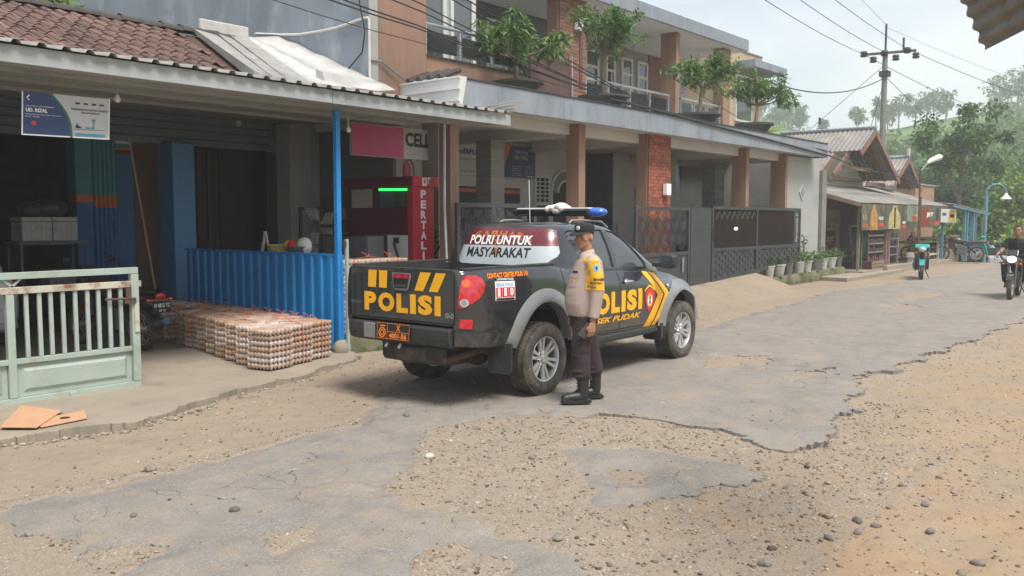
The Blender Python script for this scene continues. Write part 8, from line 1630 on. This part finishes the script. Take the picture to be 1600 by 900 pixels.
for q in (-1, 1): mb.ring([(.31,q*.14,1.30),(.33,q*.21,1.28),(.385,q*.27,1.16),(.40,q*.285,1.13)], [.085,.085,.078,.072], 12)
remesh(mb, 'shirt', M_TEE, rid, .012, 3); mb = MB(); oval(mb, [(.16,0,.76,.15,.19),(.18,0,.86,.15,.185)], 20)
for q in (-1, 1): mb.ring([(.18,q*.09,.83),(.40,q*.17,.80),(.62,q*.22,.76),(.58,q*.215,.62),(.51,q*.205,.42),(.49,q*.2,.36)], [.11,.10,.085,.08,.075,.07], 12)
remesh(mb, 'trousers', M_TEE, rid, .012, 3); mb = MB(); MC2 = Matrix.Translation(hc2); mb.sphere((-.012,0,.045), (.106,.086,.100), 18, 12, MC2); hr = mb.build('hair', M_HAIR, rid, world=False, smooth=70)
for v in hr.data.vertices:
    q = v.co-hc2
    if q.x > .045 and q.z < .075: v.co = hc2+Vector((.03, q.y*.85, max(q.z, -.02)))
# ------------------------------------------------------------ plants and trees
L_MANGO = leafmat('mango_leaf', (.045,.10,.03), (.16,.27,.08)); L_DARK = leafmat('dark_tree_leaf', (.022,.06,.014), (.095,.165,.032), .5); L_MID = leafmat('mid_green_leaf', (.05,.12,.022), (.18,.28,.055), .5); L_PALE = leafmat('pale_green_leaf', (.13,.22,.035), (.30,.40,.08), .5); L_SPIKE = leafmat('spiky_leaf', (.05,.12,.035), (.16,.26,.08)); L_BAN = leafmat('banana_leaf', (.10,.19,.03), (.24,.34,.07)); L_FOR = leafmat('forest_leaf', (.045,.10,.022), (.14,.22,.05), .05)
M_BARK = mat('grey_bark', (.16,.14,.11), (.11,.095,.075), rough=.95, bump=.5, bscale=20); M_POTD = mat('dark_stone_pot', (.06,.065,.062), (.045,.05,.048), rough=.85, bump=.3); M_SOIL = mat('soil', (.05,.035,.025), rough=1)
def leaves(name, P, D, L, w, m, par=None, kind=None, droop=.25, world=True):
    """P,D (n,3) arrays: leaf bases and unit directions; L,w lengths and widths"""
    n = len(P); up = RNG.randn(n, 3)*.5+np.array([0,0,1.0]); sd = np.cross(D, up); sd /= np.linalg.norm(sd, axis=1, keepdims=True)+1e-9
    L = np.broadcast_to(L, n)[:, None]; w = np.broadcast_to(w, n)[:, None]
    mid = P+D*L*.45; tip = P+D*L-np.array([0,0,1])*L*droop
    V = np.stack([P, mid+sd*w*.5, tip, mid-sd*w*.5], 1).reshape(-1, 3); F = np.arange(n*4).reshape(-1, 4)
    o = nmesh(name, V, F, m)
    if par is not None: setpar(o, par); o.location = -WO[par.name] if world else Vector(); WO[o.name] = Vector()
    return tag(o, kind=kind)
def unit(v): return v/(np.linalg.norm(v, axis=-1, keepdims=True)+1e-9)
def branchy(base, h, spread, n, r0=.05, seed=0):
    """trunk and limbs: returns list of polylines with radii and the tip points"""
    rs = random.Random(seed); B_ = Vector(base); fork = B_+Vector((rs.uniform(-.08,.08)*h, rs.uniform(-.05,.05)*h, h*.55)); lines = [([B_, B_.lerp(fork, .5)+Vector((rs.uniform(-.04,.04)*h,0,0)), fork], [r0, r0*.8, r0*.65])]; tips = []
    for k in range(n):
        a = 2*PI*k/n+rs.uniform(-.4,.4); R = spread*rs.uniform(.45,1.0); e = fork+Vector((R*math.cos(a), R*math.sin(a)*.7, h*rs.uniform(.2,.5))); m_ = fork.lerp(e, .5)+Vector((0,0,-.06*h)); lines.append(([fork, m_, e], [r0*.5, r0*.32, r0*.16])); tips.append(e)
        for q in range(2): e2 = m_.lerp(e, .6)+Vector((rs.uniform(-1,1)*spread*.4, rs.uniform(-1,1)*spread*.3, h*rs.uniform(.0,.22))); lines.append(([m_.lerp(e, .4), e2], [r0*.22, r0*.1])); tips.append(e2)
    return lines, tips
def balcony_tree(lab, x, y, z, potr, poth, h, spread, n, seed, leafL, lean=0, drop=.35, potm=None, per=16):
    t = thing('potted_tree', lab, 'potted tree', (x, y, z), group='potted trees on the porch roof')
    mb = MB(); mb.lathe([(potr*.62,0),(potr*.95,poth*.8),(potr*1.08,poth*.82),(potr*1.08,poth),(potr*.92,poth),(potr*.90,poth*.88),(0,poth*.88)], 22, Matrix.Translation((x,y,z))); mb.build('pot', potm or M_POTD, t, smooth=40)
    mb = MB(); mb.lathe([(0,poth*.9),(potr*.9,poth*.9)], 18, Matrix.Translation((x,y,z)), cap=False); mb.build('soil', M_SOIL, t)
    ln, tips = branchy((x,y,z+poth*.8), h, spread, n, .055, seed); mb = MB()
    for p, r in ln: mb.ring([q+Vector((lean*(q.z-z)/h,0,0)) for q in p], r, 8)
    mb.build('trunk', M_BARK, t, smooth=70)
    T = np.array([[q.x+lean*(q.z-z)/h, q.y, q.z] for q in tips]); T = np.concatenate([T, T+RNG.randn(*T.shape)*spread*.14, T+RNG.randn(*T.shape)*spread*.18]); k = per
    P = np.repeat(T, k, 0)+RNG.randn(len(T)*k, 3)*.05; D = RNG.randn(len(P), 3); D[:, 2] = D[:, 2]*.6+.12; D = unit(D)
    leaves('crown', P, D, leafL*(.6+.7*RNG.rand(len(P))), leafL*.30, L_MANGO, t, droop=drop); return t
balcony_tree('wide drooping potted tree in a low dark bowl near the white gutter', 11.95, 9.80, 3.97, .43, .2, .80, 1.0, 6, 3, .17, 0, .45, per=26)
balcony_tree('tall potted tree with a slim trunk before the long balustrade', 14.62, 9.80, 3.97, .47, .24, 1.5, .95, 7, 8, .16, .25, .2, per=24)
balcony_tree('leafy potted tree right of the upper brown column', 18.5, 9.80, 3.97, .52, .24, 1.25, .95, 7, 14, .17, .5, .2, per=24)
balcony_tree('dense potted shrub nearest the far end of the porch roof', 21.6, 9.80, 3.97, .46, .28, 1.0, 1.05, 8, 21, .16, .35, .3, per=26)
# small pots on the mossy planter
M_PWH = mat('pale_plastic_pot', (.42,.42,.39), (.34,.33,.30), rough=.6, dirt=((.2,.17,.12), .5, .8, 9)); M_PGR = mat('grey_plastic_pot', (.13,.14,.14), (.1,.11,.11), rough=.6)
PL = ['first spiky potted plant at the near end of the mossy planter','second spiky potted plant on the planter, in a pale pot','third potted plant on the planter with arching pale leaves','leafy plant in a pale pot in the middle of the planter','low leafy plant in a grey pot right of the planter middle','bushy plant in a tilted pale pot on the planter','small plant in a dark pot on the planter','low green plant near the far end of the planter','last potted plant at the far end of the planter']
for k, lab in enumerate(PL):
    x = 22.05+k*.62+(.15 if k > 2 else 0); y = 9.50; z = .245*(1+.35*(x-21.9)/5.7)-.005; t = thing('potted_plant', lab, 'potted plant', (x, y, z), group='potted plants on the planter'); r = .15+.03*(k % 2)
    mb = MB(); mb.lathe([(r*.7,0),(r,.30),(r*1.06,.30),(r*1.06,.335),(r*.9,.335),(r*.88,.29),(0,.29)], 14, Matrix.Translation((x,y,z))); mb.build('pot', (M_PWH,M_PWH,M_PGR)[k % 3], t, smooth=40)
    n = 60 if k < 3 else 90; P = np.tile(np.array([[x,y,z+.3]]), (n, 1))+RNG.randn(n, 3)*(.03 if k < 3 else .09); P[:, 2] += 0 if k < 3 else np.abs(RNG.randn(n))*.08; D = RNG.randn(n, 3)*(.55 if k < 3 else .8); D[:, 2] = np.abs(D[:, 2])+.6; leaves('foliage', P, unit(D), (.34 if k < 3 else .16)*(.6+.6*RNG.rand(n)), .035 if k < 3 else .06, L_SPIKE if k != 4 else L_MID, t, droop=.3)
t = thing('tall_weed', 'thin tall weed with few leaves standing before the end wall', 'plant', (24.6, 9.6, .3)); mb = MB(); mb.ring([(24.6,9.58,.3),(24.65,9.58,.9),(24.6,9.58,1.3)], .015, 6); mb.build('stem', M_BARK, t); P = np.array([[24.62,9.58,z] for z in np.linspace(.8,1.35,24)]); leaves('leaf', P, unit(RNG.randn(24, 3)), .16, .06, L_MID, t)
# ------------------------------------------------------------ trees beyond the shops
def pol(az, r): a = math.radians(az); return r*math.cos(a), r*math.sin(a)
def tree(lab, az, r, h, rad, m, name='tree', n=1500, leaf=.34, z0=None, trunk=.16, airy=1.0, grp='trees beyond the shops', clumps=16, low=.25, cat='tree'):
    x, y = pol(az, r); z = float(hill_h(np.array(x), np.array(y)))-.1 if z0 is None else z0; t = thing(name, lab, cat, (x, y, z), group=grp); rs = np.random.RandomState(int(az*100+r))
    C = rs.randn(clumps, 3); C = unit(C)*(rs.rand(clumps, 1)**.45); C[:, 2] = np.abs(C[:, 2])*1.0 if low > .4 else C[:, 2]; cz = h*(1+low)/2; C = C*np.array([rad*.8, rad*.8, h*(1-low)/2*.85])+np.array([x, y, z+cz])
    mb = MB(); top = Vector((x, y, z+h*.72)); mb.ring([(x,y,z-.3),(x+.04*h*rs.randn()*.3,y,z+h*.35),top], [trunk,trunk*.7,trunk*.3], 8)
    for c in C[:9]: c = Vector(c); b = Vector((x, y, z+h*(.25+.4*rs.rand()))); mb.ring([b, b.lerp(c, .5)+Vector((0,0,-.1)), c], [trunk*.4, trunk*.25, trunk*.08], 6)
    mb.build('trunk', M_BARK, t, smooth=70)
    k = n//clumps; P = np.repeat(C, k, 0); cr = rad*.42*airy*(.6+.6*rs.rand(clumps)); q = unit(rs.randn(len(P), 3))*(rs.rand(len(P), 1)**.4); P = P+q*np.repeat(cr, k)[:, None]*np.array([1,1,.72]); D = unit(rs.randn(len(P), 3)+q*.6); leaves('crown', P, D, leaf*(.6+.8*rs.rand(len(P))), leaf*.6, m, t, droop=.2); return t
tree('tall airy tree with clustered crown rising above the dark trees', 12.75, 60, 10.4, 3.3, leafmat('airy_tree_leaf', (.028,.07,.018), (.11,.19,.04), .5), n=3600, leaf=.30, airy=.52, clumps=30, low=.34, trunk=.17)
KT = [('dark rounded tree directly right of the brick building',15.4,60,6.3,2.5,L_DARK),('dark tree behind the white street lamp head',14.4,66,7.4,2.9,L_DARK),('broad dark tree left of the tall airy tree',13.5,63,6.6,2.7,L_DARK),('dense tree under the tall airy tree',12.6,72,7.6,3.2,L_MID),('dark tree above the blue gooseneck lamp',11.5,70,7.2,3.1,L_DARK),('mid green tree right of the gooseneck lamp',10.6,68,7.4,3.2,L_MID),('yellowish green tree above the motorbike rider',9.8,60,6.6,2.8,L_PALE),('mid green tree at the right edge of the photo',8.9,62,7.6,3.1,L_MID),('dark tree just outside the right edge beyond the rider',7.6,58,7.0,3,L_DARK),('pale green tree far behind the rider',10.2,84,9,3.8,L_PALE),('dark tree filling the gap behind the shelter',12.0,58,5.0,2.2,L_DARK),('dark tall tree at the back left of the grove',14.9,80,9.2,3.4,L_DARK),('mid green tree at the back of the grove',13.0,88,9.5,3.9,L_MID),('pale tree at the back right of the grove',11.2,92,10,4,L_MID),('dark tree far right at the back of the grove',9.0,86,10.5,4,L_DARK)]
for lab, az, r, h, rad, m in KT: tree(lab, az, r, h*(.80 if r < 75 else .62), rad*.95, m, n=2300, leaf=.34, clumps=24, low=.08)
SH = [('leafy shrub behind the blue post shelter',13.6,50.5,2.9,1.5,L_MID),('second leafy shrub behind the low plank wall',12.9,51,3.0,1.5,L_MID),('dark shrub between the shelter posts',12.3,52.5,2.6,1.4,L_DARK),('pale shrub right of the lane',10.15,56,2.6,1.7,L_PALE),('pale tall grass clump behind the rider',9.5,53,2.7,1.6,L_PALE),('yellow green shrub at the right edge',8.7,55,2.9,1.7,L_PALE),('light shrub left of the lane',11.75,60,2.2,1.2,L_PALE),('rounded shrub farther along the lane',10.5,66,3.0,1.7,L_PALE)]
for lab, az, r, h, rad, m in SH: tree(lab, az, r, h, rad, m, name='shrub', n=900, leaf=.26, trunk=.05, grp='shrubs by the lane', clumps=12, low=0, cat='shrub', z0=-.9)
def banana(lab, x, y, h, n, L, seed, grp='banana plants behind the gable house'):
    rs = random.Random(seed); t = thing('banana_plant', lab, 'banana plant', (x, y, 0), group=grp); mb = MB(); mb.ring([(x,y,0),(x+.05,y,h*.6),(x,y,h)], [.18,.15,.09], 10); mb.build('trunk', M_BARK, t, smooth=60)
    for k in range(n):
        a = 2*PI*k/n+rs.uniform(-.3,.3); el = rs.uniform(.35,1.2); rows = []
        for i in range(9):
            s = i/8; r_ = L*s*math.cos(el)*(1-.1*s); zz = h-.1+L*s*math.sin(el)-L*.42*s*s; w = .27*L*(math.sin(PI*min(1, .08+s*.92))**.7)*.5; c = Vector((x+r_*math.cos(a), y+r_*math.sin(a), zz)); sd = Vector((-math.sin(a), math.cos(a), 0)); rows.append([c-sd*w+Vector((0,0,-.25*w)), c, c+sd*w+Vector((0,0,-.25*w))])
        mb = MB(); mb.grid(rows); mb.build('leaf', L_BAN, t, smooth=60)
banana('banana plant with upright leaves above the gable house ridge', 39.0, 15.8, 4.6, 7, 1.9, 4); banana('bright banana plant left of the roof ridge beside the potted shrub', 35.6, 15.2, 3.9, 6, 1.7, 9); banana('tall torn leaved banana plant behind the ochre annexe', 35.2, 15.9, 5.3, 7, 2.0, 13)
for k, (x, y, zc, lab) in enumerate(((7.6,18.9,5.75,'bright bush peeping above the tiled roof at the top left'),(6.8,18.7,5.6,'second bright bush above the tiled roof ridge'))):
    t = thing('bush', lab, 'bush', (x, y, 0), group='bushes behind the tiled roof'); mb = MB(); mb.ring([(x,y,0),(x,y,zc)], [.15,.06], 8); mb.build('trunk', M_BARK, t); n = 1500; q = unit(RNG.randn(n, 3))*(RNG.rand(n, 1)**.4)*np.array([1.0,.9,.9]); leaves('crown', np.array([[x,y,zc]])+q, unit(RNG.randn(n, 3)), .3, .14, L_BAN, t)
# single trees along the ridge and the forest on the slopes
RD = [(23.1,236,7,2.6),(22.4,240,9,2.8),(21.7,238,7,2.4),(20.3,230,5,1.6),(18.4,236,7,2.2),(17.35,236,9.5,2.0),(16.7,238,6.5,2.8),(16.1,240,10,4.0),(15.2,236,7.5,3.0),(14.6,242,9,3.8),(13.6,234,7,3.4),(10.9,236,9,4),(10.0,238,11,4.4),(9.2,236,12,4.6),(8.3,240,11,4.5),(7.3,236,12,4.5),(24.2,238,8,3)]
for k, (az, r, h, rad) in enumerate(RD): tree(('hazy ridge tree %s' % ['farthest left above the porch roof','beside the banana leaves','left of the guy wire','with a thin bare crown left of the pole','just left of the utility pole','narrow and upright behind the pole','tall, first right of the pole','tall, second right of the pole','tall, third right of the pole','fourth right of the pole','nearest left of the tall airy tree','right of the tall airy tree','on the right hill, first','on the right hill above the grove','at the right edge on the hill','beyond the right edge on the hill','hidden behind the ochre annexe'][k]), az, r, h, rad, L_FOR, n=600, leaf=.8, grp='trees on the ridge', clumps=14, low=.18, trunk=.2)
n = 2600; az = np.radians(2+RNG.rand(n)*32); r = 92+RNG.rand(n)**.8*170; X_ = r*np.cos(az); Y_ = r*np.sin(az); dn = fbm(X_*.02+3, Y_*.02, 3); keep = (dn > .03+.12*(np.degrees(az) > 17)*1.0-.14*(r < 130)) & ~((np.degrees(az) > 12.0) & (np.degrees(az) < 17.5) & (r > 150) & (dn < .16)); X_, Y_ = X_[keep], Y_[keep]; Z_ = hill_h(X_, Y_)
k = 46; sz = 1.6+2.0*RNG.rand(len(X_)); C = np.stack([X_, Y_, Z_+sz*.7], 1); P = np.repeat(C, k, 0)+unit(RNG.randn(len(C)*k, 3))*(RNG.rand(len(C)*k, 1)**.35)*np.repeat(sz, k)[:, None]*np.array([1,1,.9]); fo = leaves('forest', P, unit(RNG.randn(len(P), 3)), np.repeat(sz*.34, k), np.repeat(sz*.26, k), L_FOR, kind='stuff')
# grass tufts at the kerb and dry straws
def tufts(name, pts, L, m, n=14): 
    P = np.repeat(np.array(pts), n, 0)+RNG.randn(len(pts)*n, 3)*np.array([.04,.03,0]); D = RNG.randn(len(P), 3)*.6; D[:, 2] = np.abs(D[:, 2])+.6; return leaves(name, P, unit(D), L*(.5+.8*RNG.rand(len(P))), .008, m, kind='stuff')
tufts('grass', [(7.6+random.random()*1.0, 8.93+random.random()*.05, .0) for k in range(16)]+[(18+random.random()*7, 9.38, .25) for k in range(14)]+[(22+random.random()*5.5, 9.36, .02) for k in range(20)], .12, L_SPIKE)
P = np.array([[2.5+RNG.rand()*5, 1.5+RNG.rand()*6, .03] for k in range(26)]); D = RNG.randn(26, 3); D[:, 2] = .02; leaves('dry_straw', P, unit(D), .14, .006, mat('dry_straw_stem', (.55,.47,.30), rough=.9), kind='stuff', droop=0)
# pale lane climbing away between the shrubs
rows = []
for i in range(14):
    r_ = 50+i*3.2; a0 = lerp(11.2, 11.35, i/13); w = lerp(1.6, 1.2, i/13)/r_; row = []
    for q in (-1, -.5, 0, .5, 1): a = math.radians(a0-.35)+q*w/1.0; x, y = r_*math.cos(a), r_*math.sin(a); row.append((x, y, float(hill_h(np.array(x), np.array(y)))+.10))
    rows.append(row)
mb = MB(); mb.grid(rows); mb.build('lane', M_CONC, None, kind='structure', smooth=60)
# ------------------------------------------------------------ haze
hz = MB().box(-920, 920, -920, 920, -6, 52).build('haze', None.__class__ and bpy.data.materials.new('haze'), None, fix=True); hz['kind'] = 'stuff'
m = hz.data.materials[0]; m.use_nodes = True; t = m.node_tree; t.nodes.clear(); o = t.nodes.new('ShaderNodeOutputMaterial'); v = t.nodes.new('ShaderNodeVolumePrincipled')
v.inputs['Color'].default_value = (.90, .925, .955, 1); v.inputs['Density'].default_value = .0018; v.inputs['Anisotropy'].default_value = .25; t.links.new(v.outputs[0], o.inputs['Volume'])
